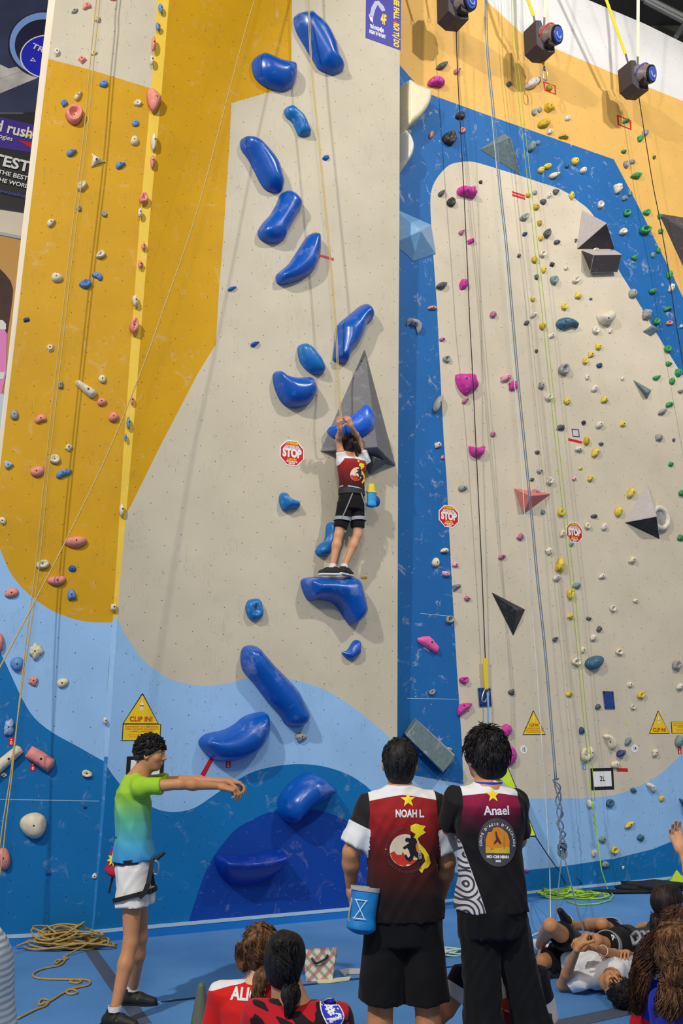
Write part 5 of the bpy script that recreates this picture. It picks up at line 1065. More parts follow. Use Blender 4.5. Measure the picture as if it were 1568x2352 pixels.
def field_mesh(prims, h, noise=None, cut=None, pad=.03):
    bb = [_bb(p) for p in prims if p[0] != 'ng']; lo = np.min([b[0] for b in bb], 0) - pad; hi = np.max([b[1] for b in bb], 0) + pad
    n = np.ceil((hi - lo) / h).astype(int) + 1; ax = [lo[i] + h * np.arange(n[i]) for i in range(3)]
    A = np.full(n, .08, np.float32)
    for p in prims:
        ng = p[0] == 'ng'; q = p[1] if ng else p; l, u = _bb(q); k = q[5] if q[0] in ('rc', 'fc', 'lo') else q[4]; m = k + .02
        i0 = np.clip(np.floor((l - m - lo) / h).astype(int), 0, n); i1 = np.clip(np.ceil((u + m - lo) / h).astype(int) + 1, 0, n)
        if (i1 <= i0).any(): continue
        G = np.stack(np.meshgrid(*[ax[i][i0[i]:i1[i]] for i in range(3)], indexing='ij'), -1); d = _ev(q, G)
        sl = tuple(slice(i0[i], i1[i]) for i in range(3)); a = A[sl]
        if ng: hh = np.clip(.5 - .5 * (a + d) / k, 0, 1); A[sl] = np.maximum(a, -d) if k <= 0 else a * (1 - hh) - d * hh + k * hh * (1 - hh)
        else: hh = np.clip(.5 + .5 * (a - d) / k, 0, 1); A[sl] = a * (1 - hh) + d * hh - k * hh * (1 - hh)
    if noise is not None or cut is not None:
        G = np.stack(np.meshgrid(*ax, indexing='ij'), -1)
        if noise is not None: A = A + noise(G)
        if cut is not None: A = np.maximum(A, cut(G))
    A[0] = A[-1] = .05; A[:, 0] = A[:, -1] = .05; A[:, :, 0] = A[:, :, -1] = .05
    return surfnet(A, lo, h)
def surfnet(A, lo, h):
    S = A < 0; c = np.zeros(np.array(A.shape) - 1, np.int8)
    corners = [(i, j, k) for i in (0, 1) for j in (0, 1) for k in (0, 1)]
    sh = np.array(A.shape) - 1
    for (i, j, k) in corners: c += S[i:i + sh[0], j:j + sh[1], k:k + sh[2]]
    act = (c > 0) & (c < 8); idx = np.argwhere(act); ids = -np.ones(act.shape, np.int64); ids[act] = np.arange(len(idx))
    sm_, ct = np.zeros((len(idx), 3)), np.zeros(len(idx))
    val = {cn: A[idx[:, 0] + cn[0], idx[:, 1] + cn[1], idx[:, 2] + cn[2]] for cn in corners}
    for a in corners:
        for d in range(3):
            if a[d] == 0:
                b = list(a); b[d] = 1; b = tuple(b); va, vb = val[a], val[b]; m = (va < 0) != (vb < 0); t = np.where(m, va / np.where(m, va - vb, 1), 0)
                p = np.tile(np.array(a, float), (len(idx), 1)); p[:, d] += t; sm_ += p * m[:, None]; ct += m
    V = lo + (idx + sm_ / ct[:, None]) * h; F = []
    for d in range(3):
        e1, e2 = (d + 1) % 3, (d + 2) % 3; s0 = [slice(None)] * 3; s1 = [slice(None)] * 3; s0[d] = slice(0, -1); s1[d] = slice(1, None)
        a, b = S[tuple(s0)], S[tuple(s1)]; e = np.argwhere(a != b); fl = a[tuple(e.T)]
        ok = (e[:, e1] > 0) & (e[:, e2] > 0) & (e[:, e1] < act.shape[e1]) & (e[:, e2] < act.shape[e2]); e = e[ok]; fl = fl[ok]
        def cid(o1, o2): q = e.copy(); q[:, e1] -= o1; q[:, e2] -= o2; return ids[tuple(q.T)]
        Q = np.stack([cid(1, 1), cid(0, 1), cid(0, 0), cid(1, 0)], 1); Q[~fl] = Q[~fl][:, ::-1]; F.append(Q)
    F = np.vstack(F); F = F[(F >= 0).all(1)]; return V, F
def join(parts):
    V = []; F = []; k = 0
    for v, f in parts:
        V.append(np.asarray(v)); F += [tuple(int(i) + k for i in q) for q in f]; k += len(v)
    return np.vstack(V), F
def relax(V, F, it=1, lam=.5):
    F = np.asarray(F); V = V.copy()
    for _ in range(it):
        s = np.zeros_like(V); c = np.zeros(len(V))
        for i in range(F.shape[1]):
            a, b = F[:, i], F[:, (i + 1) % F.shape[1]]; np.add.at(s, a, V[b]); np.add.at(c, a, 1); np.add.at(s, b, V[a]); np.add.at(c, b, 1)
        V += lam * (s / np.maximum(c, 1)[:, None] - V)
    return V
def skin_mat(name, c):
    m = mat(name, c, .5, var=.05, scale=30, spec=.35); b = m.node_tree.nodes['Principled BSDF']; b.inputs['Subsurface Weight'].default_value = .08; b.inputs['Subsurface Radius'].default_value = (.02, .008, .004); return m
SK1, SK2, SK3 = skin_mat('warm_brown_skin', (194, 136, 94)), skin_mat('tan_skin', (206, 150, 112)), skin_mat('light_skin', (222, 170, 134))
def hair_mat(name, c, c2, sc=60):
    m = bpy.data.materials.new(name); m.use_nodes = True; N, L = nodes_of(m); b = N['Principled BSDF']; b.inputs['Roughness'].default_value = .6; b.inputs['Specular IOR Level'].default_value = .3
    tc = N.new('ShaderNodeTexCoord'); mp = N.new('ShaderNodeMapping'); mp.inputs['Scale'].default_value = (1, 1, .18); L.new(tc.outputs['Object'], mp.inputs[0])
    n1 = N.new('ShaderNodeTexNoise'); n1.inputs['Scale'].default_value = sc; n1.inputs['Detail'].default_value = 5; L.new(mp.outputs[0], n1.inputs[0])
    cr = N.new('ShaderNodeValToRGB'); cr.color_ramp.elements[0].color = lin(c) + (1,); cr.color_ramp.elements[1].color = lin(c2) + (1,); cr.color_ramp.elements[0].position = .42; cr.color_ramp.elements[1].position = .66
    L.new(n1.outputs[0], cr.inputs[0]); L.new(cr.outputs[0], b.inputs[0]); bp = N.new('ShaderNodeBump'); bp.inputs['Strength'].default_value = .8; bp.inputs['Distance'].default_value = .004
    L.new(n1.outputs[0], bp.inputs['Height']); L.new(bp.outputs[0], b.inputs['Normal']); return m
HBLK = hair_mat('black_hair', (12, 11, 12), (42, 36, 36)); HBRN = hair_mat('brown_hair', (44, 24, 15), (98, 60, 38)); HLBR = hair_mat('light_brown_hair', (66, 42, 27), (136, 96, 62)); HDRK = hair_mat('very_dark_brown_hair', (20, 14, 14), (60, 40, 34))
def HF(f, u):
    f = unit(f); u = unit(np.asarray(u) - f * np.dot(f, u)); return np.cross(f, u), f, u       # right, forward, up
def head_mesh(s=1.0, h=.0048):
    I = np.eye(3); e = lambda c, r, k=.015: ell(np.array(c) * s, I, np.array(r) * s, k * s)
    P = [e((0, -.012, .022), (.075, .094, .090)), e((0, .022, -.040), (.060, .068, .066), .03), e((0, .050, -.088), (.030, .024, .018), .03), e((0, .066, .026), (.052, .026, .013), .02),
         e((.036, .058, -.022), (.024, .024, .02), .02), e((-.036, .058, -.022), (.024, .024, .02), .02),
         rcone(np.array((0, .086, .012)) * s, np.array((0, .104, -.022)) * s, .007 * s, .012 * s, .014 * s), e((.012, .094, -.026), (.008, .009, .007), .008), e((-.012, .094, -.026), (.008, .009, .007), .008),
         e((0, .086, -.052), (.024, .011, .0055), .006), e((0, .084, -.062), (.020, .011, .006), .006),
         rcone(np.array((0, -.03, -.06)) * s, np.array((0, -.035, -.15)) * s, .056 * s, .058 * s, .03 * s)]
    for sd in (1, -1):
        P += [e((sd * .077, -.006, -.008), (.010, .020, .031), .008), neg(e((sd * .082, -.002, -.006), (.006, .010, .018), .006)), neg(e((sd * .031, .094, .004), (.017, .014, .010), .01))]
    V, F = field_mesh(P, h * s, pad=.01); return relax(V, F, 1), F
_HEAD = head_mesh()
def place(V, c, R3, s=1.0): r, f, u = R3; return np.asarray(c) + (V[:, :1] * r + V[:, 1:2] * f + V[:, 2:3] * u) * s
def hand_mesh(curl=(.5, .55, .6, .6), thumb=.5, spread=.12, h=.0032):
    """local: x toward the thumb, y along the fingers, z out of the palm"""
    P = []; kx = [.030, .011, -.009, -.028]; ky = [.086, .090, .086, .078]; Ls = [.070, .078, .072, .056]; rr = [.0088, .0090, .0086, .0076]
    for i in range(4): P.append(rcone((kx[i] * .62, .004, 0), (kx[i], ky[i], 0), .0165, .0125, .014))
    P.append(ell((.016, .035, .008), np.eye(3), (.020, .032, .014), .015))
    for i in range(4):
        a = np.array([kx[i], ky[i], 0.]); ang = curl[i] * .9; sp = spread * (1.5 - i) / 1.5
        for j, fr in enumerate((.46, .30, .24)):
            d = np.array([math.sin(sp) * math.cos(ang), math.cos(sp) * math.cos(ang), math.sin(ang)]); b = a + d * Ls[i] * fr * 1.12
            P.append(rcone(a, b, rr[i] * (1 - .08 * j), rr[i] * (.93 - .08 * j), .004)); a = b; ang += curl[i] * (1.25 if j == 0 else .8)
    a = np.array([.022, .020, .004]); d1 = unit([.75, .62, .25 + .3 * thumb]); b = a + d1 * .042; P.append(rcone(a, b, .0145, .0115, .014))
    d2 = unit([.45 - .5 * thumb, .85, .2 + .5 * thumb]); c = b + d2 * .030; P.append(rcone(b, c, .0112, .0102, .004)); P.append(rcone(c, c + unit(d2 + [-.25 * thumb, 0, .25 * thumb]) * .022, .0100, .0084, .004))
    P.append(rcone((0, -.03, 0), (0, .012, 0), .021, .022, .02)); return field_mesh(P, h, pad=.008)
_HN = {}
def hand(w, fdir, palm, side, kind='relaxed', s=1.0):
    K = {'relaxed': ((.35, .4, .45, .5), .3, .10), 'grip': ((1.0, 1.05, 1.05, 1.1), .9, .05), 'droop': ((.55, .6, .75, .85), .6, .14), 'hook': ((.75, .75, .8, .8), .2, .08)}[kind]
    if kind not in _HN: _HN[kind] = hand_mesh(*K)
    V, F = _HN[kind]; f = unit(fdir); p = unit(np.asarray(palm) - f * np.dot(f, palm)); x = np.cross(f, p) * side
    W = np.asarray(w) + (V[:, :1] * x + V[:, 1:2] * f + V[:, 2:3] * p) * s; return (W, F[:, ::-1] if np.dot(np.cross(x, f), p) < 0 else F)
def limb(a, b, c, r, k=.02, mid=None):
    """two segments with muscle bulges; r = radii at a, mid-upper, joint, mid-lower, end"""
    m1 = a * .6 + b * .4; m2 = b * .68 + c * .32
    return [rcone(a, m1, r[0], r[1], k), rcone(m1, b, r[1], r[2], k), rcone(b, m2, r[2], r[3], k), rcone(m2, c, r[3], r[4], k)]
def wrinkle(amp, seed, zs=1.0, fx=38):
    r = random.Random(seed); W = [(np.array([r.uniform(-1, 1), r.uniform(-1, 1), r.uniform(-.45, .45) * zs]), r.uniform(.5, 1.3) * fx, r.uniform(0, 6.28)) for _ in range(4)]
    def f(G):
        o = 0
        for d, fr, ph in W: o = o + np.abs(np.sin((G @ (d * fr)) + ph + 1.3 * np.sin(G @ (d[[1, 2, 0]] * fr * .45))))
        return (o / 4 - .6) * amp * 1.5
    return f
def layered(name, base, layers=(), grad=None, rough=.8, var=.05, sheen=.06):
    """cloth: optional colour ramp driven by attribute g, then hard edged printed areas where attribute > 0"""
    m = bpy.data.materials.new(name); m.use_nodes = True; N, L = nodes_of(m); b = N['Principled BSDF']; b.inputs['Roughness'].default_value = rough; b.inputs['Sheen Weight'].default_value = sheen; b.inputs['Specular IOR Level'].default_value = .2
    if grad:
        at_ = N.new('ShaderNodeAttribute'); at_.attribute_name = 'g'; cr = N.new('ShaderNodeValToRGB'); el = cr.color_ramp.elements
        el[0].position = grad[0][0]; el[0].color = lin(grad[0][1]) + (1,); el[1].position = grad[-1][0]; el[1].color = lin(grad[-1][1]) + (1,)
        for p, c in grad[1:-1]: q = el.new(p); q.color = lin(c) + (1,)
        L.new(at_.outputs['Fac'], cr.inputs[0]); cur = cr.outputs[0]
    else: v = N.new('ShaderNodeRGB'); v.outputs[0].default_value = lin(base) + (1,); cur = v.outputs[0]
    for nm, c in layers:
        a2 = N.new('ShaderNodeAttribute'); a2.attribute_name = nm; gt = math_node(N, L, 'GREATER_THAN', a2.outputs['Fac'], 0.0)
        mx = N.new('ShaderNodeMix'); mx.data_type = 'RGBA'; mx.inputs[7].default_value = lin(c) + (1,); L.new(gt, mx.inputs[0]); L.new(cur, mx.inputs[6]); cur = mx.outputs[2]
    tc = N.new('ShaderNodeTexCoord'); nz = N.new('ShaderNodeTexNoise'); nz.inputs['Scale'].default_value = 160; L.new(tc.outputs['Object'], nz.inputs[0])
    hs = N.new('ShaderNodeHueSaturation'); mr = N.new('ShaderNodeMapRange'); mr.inputs[3].default_value = 1 - var; mr.inputs[4].default_value = 1 + var; L.new(nz.outputs[0], mr.inputs[0]); L.new(mr.outputs[0], hs.inputs['Value']); L.new(cur, hs.inputs['Color'])
    L.new(hs.outputs[0], b.inputs[0]); bp = N.new('ShaderNodeBump'); bp.inputs['Strength'].default_value = .25; bp.inputs['Distance'].default_value = .002; L.new(nz.outputs[0], bp.inputs['Height']); L.new(bp.outputs[0], b.inputs['Normal'])
    return m
def cloth(name, prims, h, m, parent, noise=None, attrs=None, cut=None, it=1):
    V, F = field_mesh(prims, h, noise, cut); V = relax(V, F, it); o = mesh_obj(name, V, F, m, parent, smooth=True, origin=V.mean(0))
    for k, fn in (attrs or {}).items():
        a = o.data.attributes.new(k, 'FLOAT', 'POINT'); a.data.foreach_set('value', np.asarray(fn(V), np.float32))
    o['_'] = 0; del o['_']; return o, V, F
class Decal:
    """printed graphics wrapped onto a garment: flat drawing cast along -n onto the cloth"""
    def __init__(s, V, F, o, ex, ey, n, lift=.00035): s.bv = BVHTree.FromPolygons([tuple(v) for v in V], [tuple(int(i) for i in f) for f in F]); s.o, s.ex, s.ey, s.n, s.l = np.asarray(o), unit(ex), unit(ey), unit(n), lift; s.k = 1; s.mb = MB(); s.mats = []
    def P(s, a):
        q = s.o + s.ex * a[0] + s.ey * a[1] + s.n * .35; h = s.bv.ray_cast(Vector(q), Vector(-s.n), 1.0)
        if h[0] is None: return s.o + s.ex * a[0] + s.ey * a[1]
        return np.array(h[0]) + s.n * (.0012 + s.l * s.k)
    def mi(s, m):
        if m not in s.mats: s.mats.append(m)
        return s.mats.index(m)
    def poly(s, pts, m, up=True, res=.012):
        pts = np.asarray(pts, float); mn, mx = pts.min(0), pts.max(0); g = np.stack([a.ravel() for a in np.meshgrid(np.arange(mn[0], mx[0], res), np.arange(mn[1], mx[1], res))], 1); g = g[inside(g, pts)] if len(g) else g
        v, f = cdt([pts], g if len(g) else None); c = v[f].mean(1); f = f[inside(c, pts)]; s.mb.add([s.P(a) for a in v], [tuple(t) for t in f], s.mi(m)); s.k += up; return s
    def text(s, t, x, y, size, m, bold=0., sx=1., rot=0., up=True, spacing=1.):
        V, F = text_polys(t, size, bold, spacing)
        if len(V):
            V = V * [sx, 1]; c_, s_ = math.cos(rot), math.sin(rot); V = V @ np.array([[c_, s_], [-s_, c_]]) + [x, y]; st = [tuple(V[i] for i in (f[0], f[j], f[j + 1])) for f in F for j in range(1, len(f) - 1)]; TV = []; TF = []
            while st:
                t3 = st.pop(); L3 = [np.linalg.norm(t3[i] - t3[(i + 1) % 3]) for i in range(3)]; i = int(np.argmax(L3))
                if L3[i] > .012: a, b, c = t3[i], t3[(i + 1) % 3], t3[(i + 2) % 3]; mm = (a + b) / 2; st += [(a, mm, c), (mm, b, c)]
                else: TF.append((len(TV), len(TV) + 1, len(TV) + 2)); TV += [s.P(a) for a in t3]
            s.mb.add(TV, TF, s.mi(m))
        s.k += up; return s
    def arc(s, t, cx, cy, r, a0, a1, size, m, inward=False, bold=.0):
        n = len(t)
        for i, ch in enumerate(t):
            if ch == ' ': continue
            a = a0 + (a1 - a0) * (i + .5) / n; s.text(ch, cx + r * math.cos(a), cy + r * math.sin(a), size, m, bold, 1, a - math.pi / 2 + (math.pi if inward else 0), up=False)
        s.k += 1; return s
    def build(s, name, parent): return s.mb.build(name, s.mats, parent)
TORSO = [(0, .160, .105), (.10, .168, .112), (.25, .150, .100), (.42, .142, .095), (.62, .160, .108), (.80, .172, .108), (.92, .135, .085), (1.0, .070, .060)]
def torso(J, w=1.0, d=1.0, prof=TORSO, k=.04, ext=(0, 1)):
    a, b = J['pelvis'], J['neck']; ax = b - a; L = np.linalg.norm(ax); lat = J['shR'] - J['shL']
    return loft(a, ax, lat, [(t * L, x * w, y * d) for t, x, y in prof], k)
def body(J, m, root, name='body', bw=1.0, arms=('L', 'R'), legs=('L', 'R'), hands=None, heads=True, hs=1.0, lw=1.0, aw=1.0, feet=False, neck=True, h=.011):
    P = [torso(J, bw * .93, bw * .93)]
    if neck: P.append(rcone(J['neck'] - unit(J['neck'] - J['pelvis']) * .03, J['head'] - J['HR'][2] * .06 * hs - J['HR'][1] * .015, .062 * hs, .054 * hs, .03))
    for s in ('L', 'R'): P.append(rcone(J['neck'] * .6 + J['sh' + s] * .4 - unit(J['neck'] - J['pelvis']) * .04, J['sh' + s], .042 * bw, .054 * aw, .03))
    for s in arms: P += limb(J['sh' + s], J['el' + s], J['wr' + s], [.055 * aw, .047 * aw, .039 * aw, .041 * aw, .025 * aw], .02)
    for s in legs: P += limb(J['hip' + s], J['kn' + s], J['an' + s], [.088 * lw, .078 * lw, .054 * lw, .057 * lw, .036 * lw], .025)
    if feet:
        for s in legs: P += [rcone(J['an' + s] - [0, 0, .02], J['to' + s], .036, .026, .02)]
    parts = [field_mesh(P, h)]; parts[0] = (relax(parts[0][0], parts[0][1], 1), parts[0][1])
    if heads: parts.append((place(_HEAD[0], J['head'], J['HR'], hs), _HEAD[1]))
    for hd in (hands or []): parts.append(hand(*hd))
    V, F = join(parts); return mesh_obj(name, V, F, m, root, smooth=True, origin=V.mean(0))
EYEW, EYEB = mat('eye_white', (230, 226, 220), .3), mat('dark_iris', (30, 20, 16), .2)
def eyes(J, root, hs=1.0, closed=False):
    r, f, u = J['HR']
    for sd in (1, -1):
        if closed: MB().tube([J['head'] + (r * sd * x + f * y + u * z) * hs for x, y, z in ((.016, .083, .002), (.030, .084, -.002), (.044, .076, .002))], .0016, 5).build('closed_eyelid', EYEB, root); continue
        c = J['head'] + (r * sd * .030 + f * .0705 + u * .004) * hs
        V, F = field_mesh([ell(c, np.eye(3), (.0118 * hs,) * 3)], .003, pad=.004); e = mesh_obj('eye', V, F, EYEW, root, smooth=True, origin=c)
        MB().tube([c + f * .0102 * hs, c + f * .0124 * hs], .0058 * hs, 12).build('iris', EYEB, e)
        MB().tube([J['head'] + (r * sd * x + f * y + u * z) * hs for x, y, z in ((.014, .090, .024), (.030, .087, .029), (.046, .076, .024))], [.003, .0036, .002], 6).build('eyebrow', HBLK, root)
def cap_hair(J, m, root, hs=1.0, amp=.006, freq=70, thick=1.10, back=-.075, front=.055, spikes=0, slen=.03, seed=1, extra=(), strands=(), h=.006, side=-.012, curly=0, comb=0.0, name='hair'):
    r, f, u = J['HR']; I = np.array([r, f, u]); c = J['head'] + (f * -.012 + u * .024) * hs
    P = [ell(c, I, np.array((.079, .098, .095)) * hs * thick / 1.04, .012), ell(J['head'] + (f * -.05 - u * .03) * hs, I, np.array((.064, .05, .06)) * hs * thick / 1.04, .02)]
    rg = random.Random(seed)
    def cut(G):
        q = (G - J['head']) / hs; F_ = q @ f; U = q @ u; hl = np.interp(F_, [-.10, -.03, .02, .06, .085], [back, back * .7 + side * .3, side, front * .75, front + .01]); R_ = np.abs(q @ r)
        return np.maximum((hl - U), (F_ - .105)) * hs
    W = [(np.array([rg.uniform(-1, 1) for _ in range(3)]), rg.uniform(0, 6)) for _ in range(5)]
    def noise(G):
        o = 0
        for d, ph in W: o = o + np.sin((G @ (unit(d) * freq)) + ph)
        return o * amp / 3
    V, F = field_mesh(P, h, noise, cut); parts = [(V, F)]
    if extra: parts.append(field_mesh(list(extra), h, noise))
    mb_ = MB()
    for k in range(int(spikes * (1.7 if comb else 1))):
        t, ph = rg.uniform(0, 1) ** .7 * 1.9, rg.uniform(0, 6.28); d = u * math.cos(t) + (r * math.cos(ph) + f * math.sin(ph)) * math.sin(t); fwd = d @ f
        if (d @ u) < (.15 if fwd > .2 else -.15 if fwd > -.2 else -.8): continue
        p = c + np.array([(d @ r) * .078, (d @ f) * .097, (d @ u) * .094]) @ I * hs * (thick - .06) / 1.02; tg_ = d * (d @ u) - u; tl = unit(tg_ * comb + d * (1 - comb) + r * rg.uniform(-.3, .3) + f * rg.uniform(-.3, .3)) * slen * rg.uniform(.5, 1.3) * hs if comb else unit(d + u * rg.uniform(-.3, .5) + r * rg.uniform(-.7, .7) + f * rg.uniform(-.5, .5)) * slen * rg.uniform(.5, 1.3) * hs
        if curly: q = [p + tl * .3 * j + np.array([rg.uniform(-1, 1) for _ in range(3)]) * .006 for j in range(4)]; mb_.tube(q, [.007, .008, .007, .004], 6)
        else: mb_.tube([p, p + tl * .5, p + tl - d * np.linalg.norm(tl) * (.42 * comb if comb else .06)], [.0034, .0028, .0008] if comb else [.007, .005, .001], 5)
    for (path, rad, n, wv) in strands:
        path = smooth_open(np.array(path, float), 5); L_ = len(path)
        for k in range(int(n * 2.2)):
            a, q = rg.uniform(0, 6.28), math.sqrt(rg.uniform(.3, 1)); ph = rg.uniform(0, 6.28); t0 = rg.uniform(0, .12); t1 = rg.uniform(.75, 1.0); pts = []
            for i in range(9):
                t = t0 + (t1 - t0) * i / 8; x = t * (L_ - 1); j = min(int(x), L_ - 2); p = path[j] * (1 - x + j) + path[j + 1] * (x - j); tg = unit(path[j + 1] - path[j]); s1 = unit(np.cross(tg, [.3, .2, .9])); s2 = np.cross(tg, s1)
                rd = rad[0] + (rad[1] - rad[0]) * t if not callable(rad) else rad(t); aa = a + .5 * math.sin(t * 5 + ph); pts.append(p + (s1 * math.cos(aa) + s2 * math.sin(aa)) * rd * q * (1 + wv * math.sin(t * 14 + ph)))
            mb_.tube(pts, [.0019] * 8 + [.0006], 3)
    if mb_.V: parts.append((np.array(mb_.V), mb_.F))
    V, F = join(parts); return mesh_obj(name, V, F, m, root, smooth=True, origin=V.mean(0))
def strap(P, w, side, m, name, parent, t=.004): return MB().ribbon(P, w, side, t).build(name, m, parent)
def band(c, axis, lat, rx, ry, w, m, name, parent, n=28, t=.005):
    """a closed strap around a limb or waist"""
    z = unit(axis); x = unit(np.asarray(lat) - z * np.dot(lat, z)); y = np.cross(z, x); V = []; F = []
    for i in range(n):
        a = 2 * math.pi * i / n; d = x * math.cos(a) * rx + y * math.sin(a) * ry; dn = unit(d)
        V += [c + d - z * w / 2, c + d + dn * t - z * w / 2, c + d + dn * t + z * w / 2, c + d + z * w / 2]
    for i in range(n):
        j = (i + 1) % n
        for k in range(4): F.append((i * 4 + k, i * 4 + (k + 1) % 4, j * 4 + (k + 1) % 4, j * 4 + k))
    return mesh_obj(name, V, F, m, parent, origin=c)
def shoe(an, toe_dir, m, msole, parent, L=.27, z=0.0, name='shoe', up=(0, 0, 1), accent=None, laces=None, low=.0):
    t = unit(toe_dir); u = unit(np.asarray(up, float) - t * np.dot(t, up)); x = np.cross(t, u); b = an - u * (an - np.array([0, 0, z])).dot(u) if z is not None else an - u * .085
    I = np.array([x, t, u]); hl = b - t * .05
    P = [rcone(hl + u * .035, hl + t * .10 + u * .04, .036, .040, .02), rcone(hl + t * .10 + u * .036, hl + t * (L - .075) + u * .024, .042, .030, .02), rcone(hl + t * .02 + u * .05, hl + t * .035 + u * (.095 - low), .034, .037, .02)]
    cut = lambda G: np.maximum((b + u * .010 - G) @ u, (G - (b + u * (.105 - low))) @ u)
    V, F = field_mesh(P, .006, cut=cut); s = mesh_obj(name, V, F, m, parent, smooth=True, origin=b)
    O = smooth_closed([(-.034, -.03), (-.036, .05), (-.042, .12), (-.036, .17), (-.012, L - .045), (.016, L - .05), (.036, .16), (.036, .08), (.032, -.02), (0, -.045)], 3)
    V = [hl + x * a + t * b_ + u * (.001) for a, b_ in O] + [hl + x * a + t * b_ + u * .016 for a, b_ in O]; n = len(O)
    mesh_obj('sole', V, [tuple(range(n))[::-1], tuple(range(n, 2 * n))] + [(i, (i + 1) % n, n + (i + 1) % n, n + i) for i in range(n)], msole, s, origin=b)
    if accent: MB().tube([hl + t * .09 + x * .041 + u * .045, hl + t * .13 + u * .068, hl + t * .09 - x * .041 + u * .045], .009, 6).build('strap', accent, s, smooth=True)
    if laces:
        lb_ = MB()
        for k in range(4): lb_.tube([hl + t * (.09 + k * .022) + x * .022 + u * (.072 - k * .006), hl + t * (.09 + k * .022) - x * .022 + u * (.072 - k * .006)], .0028, 5)
        lb_.build('laces', laces, s)
    return s
# ================================================================ PEOPLE
A_ = np.array
def person(label, J, group=None):
    r = empty('person', A_([J['pelvis'][0], J['pelvis'][1], 0.0])); return tag(r, label, 'person', group)
def par(V, a, b): ab = b - a; return (V - a) @ ab / (ab @ ab)
SOLEW, BLKRUB = mat('white_sole_rubber', (220, 218, 214), .6), mat('black_rubber', (26, 26, 28), .6, var=.2, scale=30)
SOCK = mat('white_sock_knit', (222, 220, 216), .9, var=.05, scale=80, bump=.2)
MAR, BLKC, WHT = (134, 24, 28), (26, 23, 25), (222, 222, 224)
STAR = [(math.cos(math.pi / 2 + i * math.pi / 5) * (1 if i % 2 == 0 else .40), math.sin(math.pi / 2 + i * math.pi / 5) * (1 if i % 2 == 0 else .40)) for i in range(10)]
D_YEL, D_WHT, D_OR, D_RED, D_BLK, D_GRY, D_CRM = sm('print_yellow', (240, 214, 30)), sm('print_white', (226, 226, 226)), sm('print_orange', (226, 140, 30)), sm('print_red', (200, 52, 30)), sm('print_black', (30, 24, 24)), sm('print_grey', (72, 68, 74)), sm('print_cream', (226, 208, 180))
def sc(pts, k, ox=0, oy=0): return [(x * k + ox, y * k + oy) for x, y in pts]
def globe(d, k, ox, oy, ring=True):
    """disc with a climber over a yellow country outline"""
    d.poly(sc([(.15, 1.22), (.45, 1.32), (.75, 1.22), (.98, 1.18), (.84, .98), (.98, .84), (.70, .70), (.52, .55), (.62, .30), (.90, .02), (1.12, -.32), (1.22, -.70), (1.05, -.95), (.82, -1.02), (.72, -1.22), (.55, -1.05), (.74, -.80), (.92, -.62), (.84, -.30), (.62, -.02), (.40, .28), (.30, .60), (.42, .78), (.15, .95)], k, ox, oy), D_YEL)
    d.poly(sc(circle(-.18, -.02, .82, 36), k, ox, oy), D_CRM); d.poly(sc([(-.98, -.15), (-.75, -.05), (-.6, -.25), (-.3, -.1), (-.1, -.4), (.2, -.5), (.45, -.55), (.2, -.76), (-.18, -.84), (-.6, -.72), (-.86, -.45)], k, ox, oy), D_RED)
    d.poly(sc([(.0, .2), (.3, .55), (.52, .3), (.6, -.1), (.45, -.45), (.2, -.35), (.1, -.05)], k, ox, oy), D_OR)
    d.poly(sc([(.12, .82), (.24, .86), (.3, .62), (.42, .55), (.5, .38), (.4, .2), (.46, -.1), (.62, -.2), (.7, -.55), (.55, -.9), (.46, -.7), (.5, -.45), (.3, -.3), (.24, -.5), (.05, -.62), (-.12, -.5), (-.22, -.3), (-.12, -.22), (.0, -.42), (.1, -.3), (.04, -.05), (-.06, .1), (-.22, .02), (-.3, .12), (-.1, .24), (.06, .35), (-.14, .5), (-.08, .62), (.14, .58)], k, ox, oy), D_BLK)
    d.poly(sc(circle(-.06, .50, .10, 12), k, ox, oy), D_BLK)
    if ring:
        d.text('2025', ox + .62 * k, oy - .30 * k, .24 * k, D_WHT, .0, .8, -math.pi / 2 + .1)
        d.arc('LFI MARGUERITE DURAS', ox - .05 * k, oy, 1.12 * k, math.pi * 1.08, math.pi * .52, .17 * k, D_GRY); d.arc("COUPE D'ASIE D'ESCALADE", ox - .05 * k, oy, 1.14 * k, math.pi * 1.14, math.pi * 1.72, .16 * k, D_GRY, True)
        d.poly(sc(STAR, .05 * k, ox - 1.2 * k, oy + .06 * k), D_YEL)
def chalkbag(c, up, out, m, m2, label, s=1.0, rim=None):
    u, o = unit(up), unit(out); x = np.cross(o, u); r = empty('chalk_bag', c); tag(r, label, 'chalk bag')
    V, F = field_mesh([fcone(c - u * .075 * s, c + u * .075 * s, .052 * s, .058 * s, .02, .72, x), ell(c - u * .07 * s, A_([x, o, u]), (.05 * s, .036 * s, .03 * s), .03)], .005, noise=wrinkle(.004, 5)); mesh_obj('bag', V, F, m, r, smooth=True, origin=c)
    band(c + u * .074 * s, u, x, .056 * s, .041 * s, .016 * s, rim or m2, 'rim', r); return r, x, u, o

